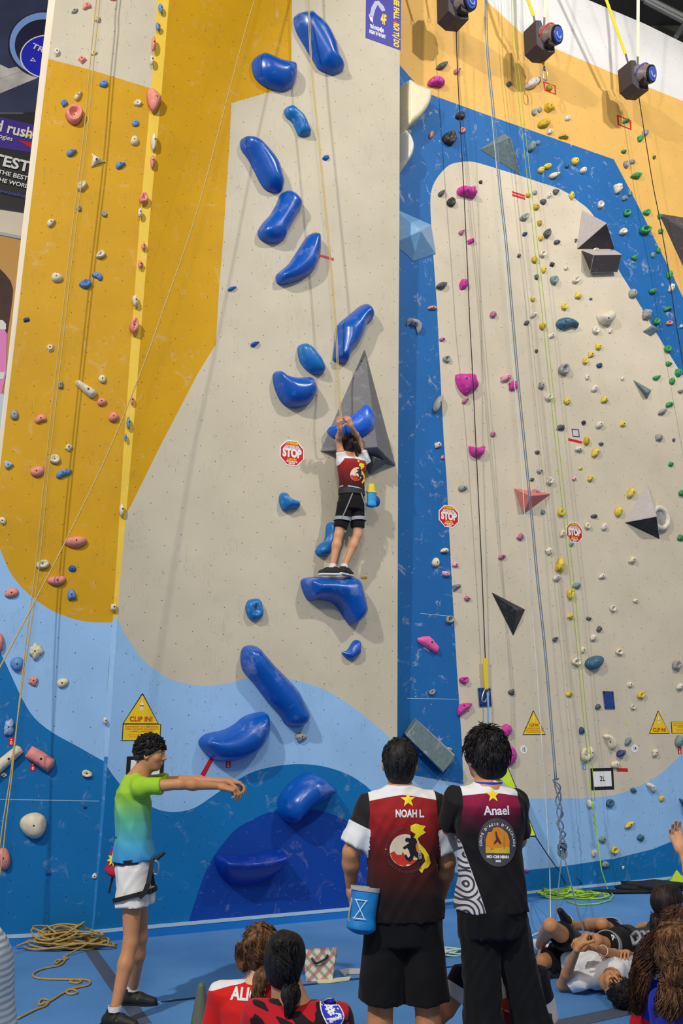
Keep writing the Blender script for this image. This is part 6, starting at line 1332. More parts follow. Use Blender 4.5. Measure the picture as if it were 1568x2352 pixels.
# ---------------------------------------------------------------- boy with NOAH L. on his back
Y = 4.75
J = dict(pelvis=at(926, 2105, Y), neck=at(920, 1812, Y), shL=at(852, 1852, Y - .01), shR=at(990, 1848, Y + .01), elL=at(806, 1958, Y - .02), wrL=at(806, 2036, Y + .06), elR=at(1027, 1978, Y + .02), wrR=at(1012, 2062, Y + .16),
         hipL=at(886, 2115, Y), hipR=at(966, 2115, Y), head=at(918, 1753, Y + .02))
J['HR'] = HF((.06, 1, .30), (.0, -.22, 1))
for s, x, dx in (('L', 872, -.02), ('R', 984, .01)):
    k = at(x, 2330, Y); J['kn' + s] = A_([k[0], Y + .02, .50]); J['an' + s] = A_([k[0] + dx, Y - .03, .085]); J['to' + s] = A_([k[0] + dx * 2, Y + .14, .03])
R1 = person('standing boy seen from behind in a maroon and black jersey reading NOAH L.', J)
def full_hand(w, el, palm, side, kind='relaxed', d=None, s=1.0): f = unit(w - el) if d is None else unit(d); return (w + f * .02, f, palm, side, kind, s)
body(J, SK1, R1, hands=[full_hand(J['wrL'], J['elL'], (1, .2, 0), -1, 'droop', (.10, .2, -1)), full_hand(J['wrR'], J['elR'], (-1, .2, 0), 1, 'relaxed', (-.3, .5, -1))])
cap_hair(J, HBLK, R1, amp=.002, freq=110, thick=1.10, back=-.085, side=-.022, spikes=700, slen=.034, seed=2, comb=.93)
def jersey(J, root, name, hem, mats, seed, cuffL, cuffR, amp=.010, wide=1.0, attrs=None, h=.008, sl=.064, prof=None, hemr=None, parentname='jersey', k=.035, lenf=-.02):
    ax = unit(J['neck'] - J['pelvis']); L = np.linalg.norm(J['neck'] - J['pelvis']); pr = prof or [(-.02, .190, .135), (.06, .188, .132), (.25, .172, .122), (.45, .166, .116), (.65, .180, .124), (.82, .188, .118), (.93, .140, .090), (.985, .082, .068), (1.03, .066, .058)]
    pr = [(t * L, w * wide, d * wide) for t, w, d in pr]
    P = [loft(J['pelvis'], ax, J['shR'] - J['shL'], pr, k)]
    for s, cf in (('L', cuffL), ('R', cuffR)):
        a, b = J['sh' + s], J['el' + s]; P.append(rcone(J['neck'] * .78 + a * .22 - ax * .030, a, .056 * wide, .066 * wide, .03))
        if cf: e = a + (b - a) * cf; P.append(fcone(a - unit(b - a) * .03, e, (sl + .002) * wide, (sl + .006) * wide, .025))
    return cloth(name, P, h, mats, root, noise=wrinkle(amp, seed), attrs=attrs)
JN = J; axN = unit(J['neck'] - J['pelvis']); lat = unit(J['shR'] - J['shL'])
def fL(V, s): return par(V, JN['sh' + s], JN['el' + s])
def sleeve_d(V): q = (V - (JN['shL'] + JN['shR']) / 2) @ lat; z = (V - JN['neck']) @ axN; return np.abs(q) - (.158 + .12 * np.clip(-z - .1, 0, .2))
at_ = {'g': lambda V: (V[:, 2] - JN['pelvis'][2]) / (JN['neck'][2] - JN['pelvis'][2]), 'yoke': lambda V: (V - JN['neck']) @ axN + .022 + .22 * np.abs((V - JN['neck']) @ lat) ** 1.15,
       'slb': lambda V: np.where((np.abs((V - (JN['shL'] + JN['shR']) / 2) @ lat) > .12) & ((V - JN['neck']) @ axN > -.36), sleeve_d(V), -1) * 1.0, 'slw': lambda V: np.where((sleeve_d(V) > -.01) & ((V - JN['neck']) @ axN > -.36), np.minimum(np.maximum(np.where(((V - JN['neck']) @ lat) < 0, fL(V, 'L'), fL(V, 'R')) - .42, -1), .4), -.05)}
jm = layered('maroon_jersey_cloth', MAR, [('yoke', WHT), ('slb', (34, 30, 32)), ('slw', WHT)], grad=[(.15, (24, 16, 16)), (.5, (84, 22, 24)), (.78, (146, 28, 32)), (1, (150, 32, 36))])
o, V, F = jersey(J, R1, 'jersey', 0, jm, 11, .86, .86, attrs=at_)
d = Decal(V, F, J['pelvis'] + axN * .0, lat, axN, (0, -1, .1))
def up_at(px, py, Yv): q = at(px, py, Yv) - J['pelvis']; return q @ lat, q @ axN
x0, y0 = up_at(937, 1842, Y - .1); d.poly(sc(STAR, .037, x0, y0), D_YEL)
x0, y0 = up_at(941, 1875, Y - .1); d.text('NOAH L.', x0, y0, .046, D_WHT, .0018, .74, -.03)
x0, y0 = up_at(938, 1957, Y - .1); globe(d, .086, x0, y0); d.build('jersey_print', R1)
def shorts(J, root, m, name='shorts', hem=None, flare=.10, top=.12, seed=5, amp=.008, rr=.105, h=.009, legsplit=None, attrs=None):
    ax = unit(J['neck'] - J['pelvis']); lat_ = J['shR'] - J['shL']; P = [loft(J['pelvis'], ax, lat_, [(-.12, .160, .112), (.0, .176, .126), (top, .160, .112)], .04)]
    for s in ('L', 'R'): a = J['hip' + s]; e = a + (J['kn' + s] - a) * hem[s]; P.append(fcone(a, e, rr, flare, .012))
    return cloth(name, P, h, m, root, noise=wrinkle(amp, seed), attrs=attrs)
BLKS = layered('black_shorts_cloth', (15, 15, 18)); 
shorts(J, R1, BLKS, hem={'L': .80, 'R': .80}, flare=.106, rr=.098, seed=9)
for s in 'LR': shoe(J['an' + s], (0, 1, 0), BLKRUB, SOLEW, R1)
cb_, x_, u_, o_ = chalkbag(at(834, 2086, Y - .11), (.12, .1, 1), (-.1, -1, .15), mat('azure_bag_nylon', (20, 124, 196), .6, var=.1, scale=30, bump=.2), mat('grey_fleece_rim', (170, 164, 156), .9, bump=.4), 'azure blue chalk bag hanging on the left hip of the boy in black shorts', 1.12)
fl = Flat(at(829, 2088, Y - .11) + o_ * .049, x_ * .03, u_ * .03, o_, .001)
for a, b_ in (((-1, 1.3), (1, 1.3)), ((-1, -1.3), (1, -1.3)), ((-.8, 1.3), (.8, -1.3)), ((.8, 1.3), (-.8, -1.3))): q = unit(A_([b_[1] - a[1], a[0] - b_[0]])) * .06; fl.poly([a + q, a - q, b_ - q, b_ + q], D_WHT)
fl.build('white_hourglass_print', cb_)
MB().tube(list(smooth_open(A_([at(808, 2062, Y - .12), at(803, 2090, Y - .13), at(801, 2110, Y - .13), at(806, 2120, Y - .13), at(812, 2106, Y - .14)]), 5)), .004, 6).build('drawcord', mat('tan_cord', (186, 160, 120), .8), cb_, smooth=True)

# ---------------------------------------------------------------- boy with Anael on his back
Y = 4.55
J = dict(pelvis=at(1128, 2085, Y), neck=at(1122, 1800, Y), shL=at(1048, 1838, Y + .0), shR=at(1182, 1842, Y + .04), elL=at(1032, 1900, Y + .10), wrL=at(1078, 1898, Y + .26), elR=at(1190, 1930, Y + .16), wrR=at(1140, 1895, Y + .30),
         hipL=at(1098, 2100, Y), hipR=at(1166, 2100, Y + .02), head=at(1113, 1738, Y + .03))
J['HR'] = HF((-.45, 1, .22), (.05, -.18, 1)); JA = J
for s, kx, ax_, yy in (('L', 1110, 1106, .0), ('R', 1220, 1256, .05)):
    k = at(kx, 2320, Y + yy); J['kn' + s] = A_([k[0], k[1], .52]); a = at(ax_, 2400, Y + yy); J['an' + s] = A_([a[0] + (.06 if s == 'R' else 0), a[1], .085]); J['to' + s] = J['an' + s] + A_([0, .17, -.05])
R2 = person('standing boy seen from behind in a black jersey reading Anael and black trousers', J)
body(J, SK1, R2, bw=.84, aw=.90, lw=.80, hands=[full_hand(J['wrL'], J['elL'], (0, -1, 0), -1, 'relaxed'), full_hand(J['wrR'], J['elR'], (0, -1, 0), 1, 'relaxed')])
cap_hair(J, HBLK, R2, hs=1.04, amp=.006, freq=80, thick=1.20, back=-.085, side=-.02, spikes=620, slen=.045, seed=6, comb=.80)
axA = unit(J['neck'] - J['pelvis']); latA = unit(J['shR'] - J['shL'])
def zA(V): return (V - JA['neck']) @ axA
def qA(V): return (V - (JA['shL'] + JA['shR']) / 2) @ latA
at_ = {'g': lambda V: (V[:, 2] - JA['pelvis'][2]) / (JA['neck'][2] - JA['pelvis'][2]), 'yoke': lambda V: zA(V) + .034 + .15 * np.abs(qA(V)) ** 1.1, 'slb': lambda V: np.abs(qA(V)) - .128 - .10 * np.clip(-zA(V) - .08, 0, .3), 'pan': lambda V: np.where(qA(V) < 0, -qA(V) - .150 + .34 * (-zA(V) - .2), -1) - np.where(zA(V) > -.22, 1, 0),
       'pan2': lambda V: np.where((qA(V) < 0) & (zA(V) < -.24), np.where(-qA(V) - .150 + .34 * (-zA(V) - .2) > 0, .0045 - np.abs((np.hypot((qA(V) + .115) * 1.1, ((zA(V) + .6) % .12) - .06) % .022) - .011), -1), -1)}
jm = layered('black_and_crimson_jersey_cloth', BLKC, [('yoke', WHT), ('slb', (22, 20, 22)), ('pan', (196, 194, 198)), ('pan2', (60, 58, 62))], grad=[(.60, (20, 17, 20)), (.74, (70, 14, 36)), (.86, (138, 20, 62)), (1, (140, 24, 66))])
o, V, F = jersey(J, R2, 'jersey', 0, jm, 21, .9, .8, attrs=at_, amp=.010, wide=.88, h=.006)
d = Decal(V, F, J['pelvis'], latA, axA, (0, -1, .1))
def up2(px, py): q = at(px, py, Y - .1) - J['pelvis']; return q @ latA, q @ axA
x0, y0 = up2(1147, 1831); d.poly(sc(STAR, .034, x0, y0), D_YEL)
x0, y0 = up2(1154, 1868); d.text('Anael', x0, y0, .054, D_WHT, .0014, .95, .04)
x0, y0 = up2(1154, 1940); k = .088; d.poly(circle(x0, y0, k, 40, ry=k * 1.16), D_GRY)
d.poly([(x0 + a * k, y0 + b_ * k) for a, b_ in [(-.62, -.52), (.62, -.52), (.62, .1), (.5, .45), (.2, .68), (0, .74), (-.2, .68), (-.5, .45), (-.62, .1)]], D_OR); d.poly([(x0 + a * k, y0 + b_ * k) for a, b_ in [(-.62, -.52), (.62, -.52), (.62, -.25), (.3, -.2), (-.1, -.28), (-.62, -.22)]], sm('print_gold', (220, 180, 60)))
d.poly([(x0 + a * k, y0 + b_ * k) for a, b_ in [(.30, -.3), (.38, -.3), (.36, .25), (.34, .42), (.32, .25)]], sm('print_dull_orange', (190, 120, 50)), up=False); d.poly([(x0 + a * k, y0 + b_ * k) for a, b_ in [(-.12, .5), (-.06, .52), (.0, .3), (.1, .12), (.2, -.05), (.12, -.1), (.0, .04), (-.16, -.1), (-.22, -.04), (-.08, .14), (-.1, .3)]], sm('print_plum', (100, 46, 60)))
d.arc("COUPE D'ASIE D'ESCALADE", x0, y0, .86 * k, math.pi * 1.08, -math.pi * .08, .17 * k, D_WHT, bold=.0006); d.text('HO CHI MINH', x0, y0 - .70 * k, .18 * k, D_WHT, .0012, 1); d.text('2025', x0, y0 - .90 * k, .13 * k, D_WHT, .0008, 1); d.build('jersey_print', R2)
band(J['neck'] + axA * .002, axA, latA, .060, .055, .014, sm('royal_blue_collar', (30, 60, 190)), 'collar', R2)
PANT = layered('black_trouser_cloth', (13, 13, 15)); P = [loft(J['pelvis'], axA, latA, [(-.12, .140, .108), (0, .150, .118), (.04, .138, .108)], .04)]
for s, e in (('L', .30), ('R', .40)): P += [fcone(J['hip' + s], J['kn' + s], .086, .084, .014), fcone(J['kn' + s] + A_([0, 0, .03]), J['kn' + s] + (J['an' + s] - J['kn' + s]) * (e if s == 'R' else .75), .084, .094, .03)]
cloth('trousers', P, .009, PANT, R2, noise=wrinkle(.014, 31))
for s in 'LR': shoe(J['an' + s], (.1 if s == 'R' else 0, 1, 0), BLKRUB, SOLEW, R2)

# ---------------------------------------------------------------- boy in green, arms stretched out
Y = 6.72
J = dict(pelvis=at(308, 1990, Y), neck=at(305, 1785, Y), shR=at(322, 1808, Y - .15), shL=at(326, 1800, Y + .15), elR=at(414, 1801, Y - .19), wrR=at(503, 1806, Y - .12), elL=at(421, 1793, Y + .14), wrL=at(516, 1795, Y + .06),
         hipR=at(306, 1998, Y - .08), hipL=at(316, 1998, Y + .08), head=at(346, 1731, Y))
J['HR'] = HF((1, -.10, -.12), (.12, 0, 1))
J['knR'] = at(300, 2165, Y - .12); J['knL'] = at(322, 2150, Y + .1); J['anR'] = at(263, 2318, 6.50); J['anL'] = at(304, 2286, 6.98)
J['anR'][2] = .085; J['anL'][2] = .085; JG = J
R3 = person('boy in a green to blue shirt and white shorts holding both arms straight out', J)
body(J, SK1, R3, bw=.86, aw=.88, lw=.86, hands=[full_hand(J['wrR'], J['elR'], (-.1, .2, -1), 1, 'droop', (1, .05, -.22)), full_hand(J['wrL'], J['elL'], (-.1, -.2, -1), -1, 'droop', (1, -.05, -.12))])
eyes(J, R3)
cap_hair(J, HBLK, R3, amp=.007, freq=95, thick=1.13, back=-.060, side=-.004, front=.040, spikes=520, slen=.016, seed=12, curly=1)
tg = layered('green_to_blue_shirt_cloth', (120, 180, 60), grad=[(.0, (44, 126, 200)), (.25, (70, 158, 196)), (.55, (92, 178, 140)), (.78, (140, 190, 60)), (1, (156, 200, 44))])
axG = unit(J['neck'] - J['pelvis'])
at_ = {'g': lambda V: (V[:, 2] - JG['pelvis'][2]) / (JG['neck'][2] - JG['pelvis'][2])}
pr = [(.07, .180, .150), (.12, .176, .146), (.3, .155, .120), (.5, .150, .116), (.68, .160, .122), (.84, .165, .110), (.94, .12, .085), (.99, .075, .066), (1.04, .062, .058)]
o, V, F = jersey(J, R3, 'shirt', 0, tg, 41, .62, .55, attrs=at_, amp=.012, sl=.054, prof=pr, h=.007)
d = Decal(V, F, J['pelvis'], (1, 0, 0), axG, (-.55, -.8, 0)); d.poly([(-.105, .17), (-.09, .20), (-.07, .195), (-.02, .20), (-.03, .185), (-.07, .178), (-.075, .15), (-.05, .12), (-.075, .13), (-.10, .155)], D_BLK); d.poly([(-.125, .22), (-.115, .28), (-.12, .36), (-.13, .36), (-.128, .28)], D_BLK); d.build('shirt_print', R3)
WSH = layered('white_shorts_cloth', (226, 222, 218)); J2 = dict(J); shorts(J, R3, WSH, hem={'L': .50, 'R': .52}, flare=.112, rr=.100, top=.10, seed=15, amp=.012)
BLKW = mat('black_webbing', (22, 22, 24), .7)
th = J['hipR'] * .62 + J['knR'] * .38; ax_t = unit(J['knR'] - J['hipR']); lt = A_([1, 0, 0])
band(J['pelvis'] + axG * .045, axG, A_([1, 0, 0]), .130, .175, .030, BLKW, 'harness_belt', R3)
for s in 'RL': band(J['hip' + s] * .64 + J['kn' + s] * .36, unit(J['kn' + s] - J['hip' + s]) + A_([.22, 0, 0]), lt, .122, .122, .028, BLKW, 'leg_loop', R3)
MB().ribbon([at(350, 1975, Y - .16), at(346, 2000, Y - .2), at(340, 2030, Y - .22), at(332, 2050, Y - .22), at(320, 2062, Y - .22)], .03, (1, 0, -.3), .004).build('loose_strap', BLKW, R3)
MB().ribbon([at(346, 2000, Y - .2), at(352, 2034, Y - .12)], .028, (1, 0, 0), .004).build('loose_strap', BLKW, R3)
carabiner(R3, at(357, 1992, Y - .1), .038, A_([1, 0, 0]), A_([0, 0, 1]), .2)
MB().tube([at(360, 1972, Y - .05), at(378, 1958, Y - .05)], [.014, .011], 8).build('belay_device', BLKRUB, R3)
cbg, x_, u_, o_ = chalkbag(at(268, 1977, Y - .04), (.25, 0, 1), (-.3, -1, 0), mat('crimson_bag_cloth', (168, 22, 60), .7, bump=.2), mat('blue_bag_rim', (60, 80, 170), .7), 'crimson chalk bag with a yellow burst behind the boy in green', 1.05)
fl = Flat(at(268, 1972, Y - .04) + o_ * .047, x_ * .045, u_ * .045, o_, .001); fl.poly([(math.cos(i * math.pi / 8) * (1 if i % 2 else .55), math.sin(i * math.pi / 8) * (1 if i % 2 else .55)) for i in range(16)], D_YEL); fl.build('yellow_burst', cbg)
MB().ribbon([at(262, 2000, Y), at(255, 2030, Y), at(250, 2052, Y)], .014, (1, 0, 0)).build('hanging_strap', BLKW, cbg)
for s in 'RL':
    td = (.95, -.32, 0) if s == 'R' else (1, -.05, 0); m_ = mat('black_climbing_shoe', (30, 32, 32), .6, bump=.2)
    band(J['an' + s] + A_([0, 0, .02]), (0, 0, 1), (1, 0, 0), .037, .037, .03, SOCK, 'sock', R3)
    sh_ = shoe(J['an' + s], td, m_, BLKRUB, R3, L=.265, name='climbing_shoe', accent=mat('olive_strap', (120, 132, 50), .7), low=.0)

# ---------------------------------------------------------------- climber
def W(x, y, off): return MID.hit(x, y, off)
nrm = MID.n; J = dict(pelvis=W(807, 1150, .20), neck=W(808, 1052, .19), shL=W(785, 1054, .19), shR=W(836, 1052, .19), elL=W(777, 1012, .22), wrL=W(780, 984, .37), elR=W(822, 1008, .24), wrR=W(806, 978, .40),
         hipL=W(794, 1158, .20), hipR=W(821, 1158, .20), knL=W(777, 1228, .20), knR=W(821, 1228, .22), anL=W(763, 1302, .20), anR=W(790, 1302, .20), head=W(801, 1022, .19))
J['HR'] = HF(-nrm * 1.0 + A_([.15, 0, .25]), (0, 0, 1)); JC = J; latC = unit(J['shR'] - J['shL']); axC = unit(J['neck'] - J['pelvis'])
R4 = empty('person', W(778, 1325, .2)); tag(R4, 'climber in maroon jersey and black shorts hanging from the blue hold on the grey pyramid', 'person')
hL, hR = W(780, 974, .40), W(801, 968, .42)
body(J, SK2, R4, bw=.84, aw=.80, lw=.80, hs=.93, h=.009, hands=[(J['wrL'], unit(hL - J['wrL']) + A_([0, 0, .2]), -nrm, -1, 'hook', .9), (J['wrR'], unit(hR - J['wrR']) + A_([0, 0, .2]), -nrm, 1, 'hook', .9)])
hp = J['head']; cap_hair(J, HDRK, R4, hs=.93, amp=.003, thick=1.12, back=-.075, side=-.03, spikes=60, slen=.03, seed=31, extra=[rcone(hp + nrm * .09 + A_([.02, 0, -.0]), hp + nrm * .10 + A_([.06, 0, -.10]), .028, .016)], strands=[([hp + nrm * .09, hp + nrm * .115 + A_([.04, 0, -.05]), hp + nrm * .10 + A_([.075, 0, -.13])], (.022, .02), 40, .2)])
lc = lambda V: (V - JC['neck']) @ latC; zc = lambda V: (V - JC['neck']) @ axC
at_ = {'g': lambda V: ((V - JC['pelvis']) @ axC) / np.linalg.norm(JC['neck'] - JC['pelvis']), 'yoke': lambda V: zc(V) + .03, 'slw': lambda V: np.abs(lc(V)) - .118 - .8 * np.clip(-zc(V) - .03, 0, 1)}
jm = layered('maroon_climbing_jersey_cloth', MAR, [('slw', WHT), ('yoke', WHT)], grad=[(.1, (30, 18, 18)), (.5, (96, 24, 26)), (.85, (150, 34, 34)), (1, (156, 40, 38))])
prc = [(.20, .135, .100), (.3, .132, .1), (.5, .136, .102), (.7, .150, .108), (.86, .158, .105), (.95, .125, .085), (1.0, .07, .06)]
P = [loft(J['pelvis'], axC, latC, [(t * np.linalg.norm(J['neck'] - J['pelvis']), w, dd) for t, w, dd in prc], .03)]
for s in 'LR': a, b_ = J['sh' + s], J['el' + s]; P += [rcone(J['neck'] * .5 + a * .5 - axC * .05, a - axC * .01, .05, .056, .03), fcone(a - unit(b_ - a) * .06, a + (b_ - a) * .38, .058, .054, .02)]
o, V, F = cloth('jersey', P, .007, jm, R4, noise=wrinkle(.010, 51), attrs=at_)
d = Decal(V, F, J['pelvis'], latC, axC, nrm); c2 = lambda px, py: ((W(px, py, .3) - JC['pelvis']) @ latC, (W(px, py, .3) - JC['pelvis']) @ axC)
x0, y0 = c2(811, 1057); d.poly(sc(STAR, .018, x0, y0), D_YEL); x0, y0 = c2(813, 1087); globe(d, .088, x0, y0, False); d.build('jersey_print', R4)
P = [loft(J['pelvis'], axC, latC, [(-.10, .138, .105), (0, .138, .108), (.13, .122, .098)], .04)] + [fcone(J['hip' + s], J['hip' + s] + (J['kn' + s] - J['hip' + s]) * .78, .086, .072, .03) for s in 'LR']
cloth('shorts', P, .007, BLKS, R4, noise=wrinkle(.003, 19))
GRW = mat('grey_harness_webbing', (150, 152, 158), .6)
band(J['pelvis'] + axC * .085, axC, latC, .132, .108, .055, mat('dark_harness_padding', (44, 42, 46), .7), 'waist_belt', R4, t=.012); band(J['pelvis'] + axC * .12, axC + latC * .12, latC, .132, .106, .012, mat('pale_blue_cord', (150, 200, 220), .7), 'chalk_bag_cord', R4)
for s in 'LR':
    q = J['hip' + s] + (J['kn' + s] - J['hip' + s]) * .50; band(q, unit(J['kn' + s] - J['hip' + s]) + latC * (.18 if s == 'L' else .05), latC, .084, .084, .036, GRW, 'leg_loop', R4, t=.008)
    sg = -1 if s == 'L' else 1; MB().ribbon([J['pelvis'] + axC * .06 + latC * sg * .05 + nrm * .118, J['hip' + s] + latC * sg * .03 + nrm * .108 - axC * .02, q + latC * sg * .045 + nrm * .082], .012, latC).build('riser_strap', GRW, R4)
CS = mat('black_canvas_shoe', (36, 33, 34), .8, bump=.2); RL = sm('red_lace', (190, 40, 50))
for s, td in (('L', -latC * .88 - nrm * .42), ('R', latC * .88 - nrm * .42)):
    td = A_([td[0], td[1], 0]); an = J['an' + s]; band(an + A_([0, 0, .01]), (0, 0, 1), latC, .033, .033, .04, SOCK, 'sock', R4)
    shoe(an, td, CS, SOLEW, R4, L=.24, z=None, laces=RL, low=.02)
cbc, x_, u_, o_ = chalkbag(W(853, 1146, .23), (.02, 0, 1), nrm, mat('sky_bag_nylon', (40, 150, 210), .6, bump=.2), mat('grey_bag_rim', (150, 150, 150), .8), 'sky blue chalk bag with yellow top on the climber\'s right hip', .95, rim=mat('yellow_bag_mesh', (226, 200, 60), .7))
V_, F_ = field_mesh([fcone(W(853, 1130, .23), W(853, 1112, .23), .045, .036, .01, .75, x_)], .006); mesh_obj('rolled_top', V_, F_, mat('yellow_bag_mesh', (226, 200, 60), .7), cbc, smooth=True, origin=V_.mean(0))
V_, F_ = field_mesh([ell(W(862, 1152, .19), np.eye(3), (.05, .04, .06), .01)], .006); mesh_obj('side_pocket', V_, F_, mat('dark_blue_nylon', (20, 60, 150), .6), cbc, smooth=True, origin=V_.mean(0))
MB().tube([W(833, 1122, .26) + (unit(latC) * math.cos(t) + A_([0, 0, 1]) * math.sin(t)) * .03 for t in np.linspace(0, 6.28, 13)[:-1]], .006, 6, closed=True).build('accessory_loop', mat('pale_blue_cord', (150, 200, 220), .7), cbc, smooth=True)
# the hold in the climber's hands, bolted on the pyramid face
pa, pb, pc = MID.hit(837, 800, 0), MID.hit(734, 1037, 0), MID.hit(866, 1027, .34); nf = unit(np.cross(pb - pa, pc - pa)); nf = nf if nf[1] < 0 else -nf
PF = Plane(pa + nf * .004, unit(pc - pb), unit(pa - (pb + pc) / 2)); PF.n = nf; PF.u = unit(np.cross(nf, PF.e)); PF.u = PF.u if PF.u[2] > 0 else -PF.u
M10 = G6([(730, 1420), (790, 1395), (850, 1350), (910, 1325), (960, 1280), (995, 1258), (1030, 1280), (1047, 1340), (1035, 1400), (1000, 1440), (950, 1470), (880, 1480), (790, 1478), (745, 1450)])
traced(PF, M10, .13, mat('bright_blue_hold_plastic', (24, 92, 206), .35, coat=.3, chalk=.3, cscale=7), 'blue half-moon hold on the grey pyramid, gripped by the climber', BG)

# ---------------------------------------------------------------- seated people
def seated(label, hx, hy, Yh, hip_px, HRv, lean_=(0, 0), sh_w=.36, hs=1.0, yaw=(1, 0, 0), sk=SK2, hair=None, arms=True, zhip=.12, torso_w=1.0, knees=((-.3, .45), (.3, .45)), ndx=.0):
    J = {}; J['head'] = at(hx, hy, Yh); lt = unit(yaw); fw = unit(np.cross(A_([0, 0, 1]), lt)); J['neck'] = J['head'] - A_([0, 0, .155 * hs]) - fw * .03 + lt * ndx; J['pelvis'] = A_([J['neck'][0] + lean_[0], J['neck'][1] + lean_[1], zhip])
    c = J['neck'] - A_([0, 0, .055]); J['shL'] = c - lt * sh_w / 2; J['shR'] = c + lt * sh_w / 2; J['HR'] = HF(*HRv)
    for s, sg, (kx, ky) in (('L', -1, knees[0]), ('R', 1, knees[1])):
        J['hip' + s] = J['pelvis'] + lt * sg * .09; J['kn' + s] = J['pelvis'] + lt * kx + fw * ky + A_([0, 0, .05]); J['an' + s] = J['pelvis'] + lt * kx * -.35 + fw * (ky * .95) - A_([0, 0, .03]); J['to' + s] = J['an' + s] - lt * sg * .12
        J['el' + s] = J['sh' + s] + lt * sg * .06 - A_([0, 0, .24]) + fw * .06; J['wr' + s] = J['el' + s] + fw * .20 - A_([0, 0, .08]) - lt * sg * .06
    r = person(label, J); return r, J, lt, fw
# girl in red reading ALI
R5, J, lt, fw = seated('seated girl with brown hair in a red shirt reading ALI', 598, 2176, 5.2, None, ((.25, 1, .45), (0, -.3, 1)), lean_=(.02, -.06), sh_w=.32, ndx=-.02)
body(J, SK3, R5, bw=.88, aw=.8, lw=.8, hs=.96, hands=[full_hand(J['wrL'], J['elL'], (0, 0, -1), -1), full_hand(J['wrR'], J['elR'], (0, 0, -1), 1)])
JR = J; at_ = {'yoke': lambda V: (V - JR['neck']) @ A_([0, 0, 1]) - .018 + .25 * np.abs((V - JR['neck']) @ lt) ** 1.1}
red = layered('red_shirt_cloth', (206, 30, 28), [('yoke', WHT)]); prs = [(.02, .175, .13), (.2, .17, .13), (.5, .165, .12), (.75, .175, .118), (.9, .15, .1), (.98, .08, .07)]
o, V, F = jersey(J, R5, 'shirt', 0, red, 61, .8, .8, attrs=at_, prof=prs, amp=.008)
d = Decal(V, F, J['neck'], lt, (0, 0, 1), (0, -1, .2)); q = at(552, 2275, 5.15) - J['neck']; d.text('ALICE', q @ lt + .045, q[2] - .02, .078, D_WHT, .003, .82, -.05); d.build('name_print', R5)
q = at(565, 2234, 5.15) - J['neck']; d = Decal(V, F, J['neck'], lt, (0, 0, 1), (0, -1, .5)); d.poly([(q[0] - .02, q[2]), (q[0] - .008, q[2]), (q[0] - .008, q[2] + .016), (q[0] - .02, q[2] + .016)], D_BLK); d.poly([(q[0], q[2]), (q[0] + .012, q[2]), (q[0] + .012, q[2] + .016), (q[0], q[2] + .016)], D_RED); d.build('collar_print', R5)
hd = J['head']; b1 = hd + A_([.07, -.10, -.06])
cap_hair(J, HLBR, R5, hs=.98, amp=.004, thick=1.14, back=-.085, side=-.04, spikes=260, slen=.06, comb=.95, seed=71, strands=[([b1, at(600, 2245, 5.02), at(592, 2280, 4.98), at(588, 2318, 5.0)], (.034, .028), 140, .15), ([hd + A_([-.03, -.11, .06]), hd + A_([.0, -.125, 0]), hd + A_([.05, -.12, -.06])], (.05, .03), 110, .1), ([hd + A_([-.09, -.03, .03]), hd + A_([-.095, -.04, -.05]), hd + A_([-.06, -.07, -.10])], (.03, .02), 70, .2)],
         extra=[rcone(b1, at(600, 2245, 5.02), .034, .036), rcone(at(600, 2245, 5.02), at(588, 2300, 5.0), .036, .02)])
sh_grey = layered('dark_shorts_cloth', (30, 32, 44)); cloth('shorts', [loft(J['pelvis'], (0, 0, 1), lt, [(-.10, .17, .14), (.1, .16, .13)], .03)] + [fcone(J['hip' + s], J['hip' + s] * .35 + J['kn' + s] * .65, .095, .09, .03) for s in 'LR'], .010, sh_grey, R5)
for s in 'LR': shoe(J['an' + s] - A_([0, 0, .0]), fw * .5 + lt * (-.5 if s == 'L' else .5), SOCK, SOLEW, R5)
# dark-haired girl in red and black
R6, J, lt, fw = seated('seated girl with a low black ponytail in a red and black patterned shirt', 656, 2206, 4.35, None, ((.15, 1, .35), (0, -.25, 1)), lean_=(.06, -.10), sh_w=.32, yaw=(1, -.12, 0), sk=SK2, ndx=.055)
body(J, SK2, R6, bw=.92, aw=.85, lw=.85, hs=.98, hands=[full_hand(J['wrL'], J['elL'], (0, 0, -1), -1), full_hand(J['wrR'], J['elR'], (0, 0, -1), 1)])
JD = J; rp_ = layered('red_and_black_floral_cloth', (176, 18, 34), [('pat', (30, 16, 22))], sheen=.1)
def pat(V): q = V * 42.0; return np.sin(q[:, 0] * 1.1 + 1.7 * np.sin(q[:, 2] * .9)) * np.cos(q[:, 2] * 1.2 + 1.5 * np.sin(q[:, 0] * .8 + q[:, 1])) - .25 - np.abs((V - JD['neck'])[:, 2] + .11 - .55 * (V - JD['neck'])[:, 0]) * 2.2 + .42
o, V, F = jersey(J, R6, 'shirt', 0, rp_, 63, .8, .8, attrs={'pat': pat}, prof=prs, amp=.007, wide=1.04, h=.007)
q = at(758, 2326, 4.25); dd = Decal(V, F, q, (.9, .2, 0), (0, 0, 1), (.5, -1, .2)); dd.poly(circle(0, 0, .044, 28, ry=.056), D_WHT); dd.poly(circle(0, 0, .039, 28, ry=.051), sm('badge_blue', (40, 50, 180))); dd.text('#', -.004, .014, .05, D_WHT, .002, 1, .3); dd.text('#iRidefe', .004, -.02, .016, D_WHT, .0008, 1, .35); dd.build('sleeve_badge', R6)
hd = J['head']; b1 = hd + A_([.03, -.115, -.07])
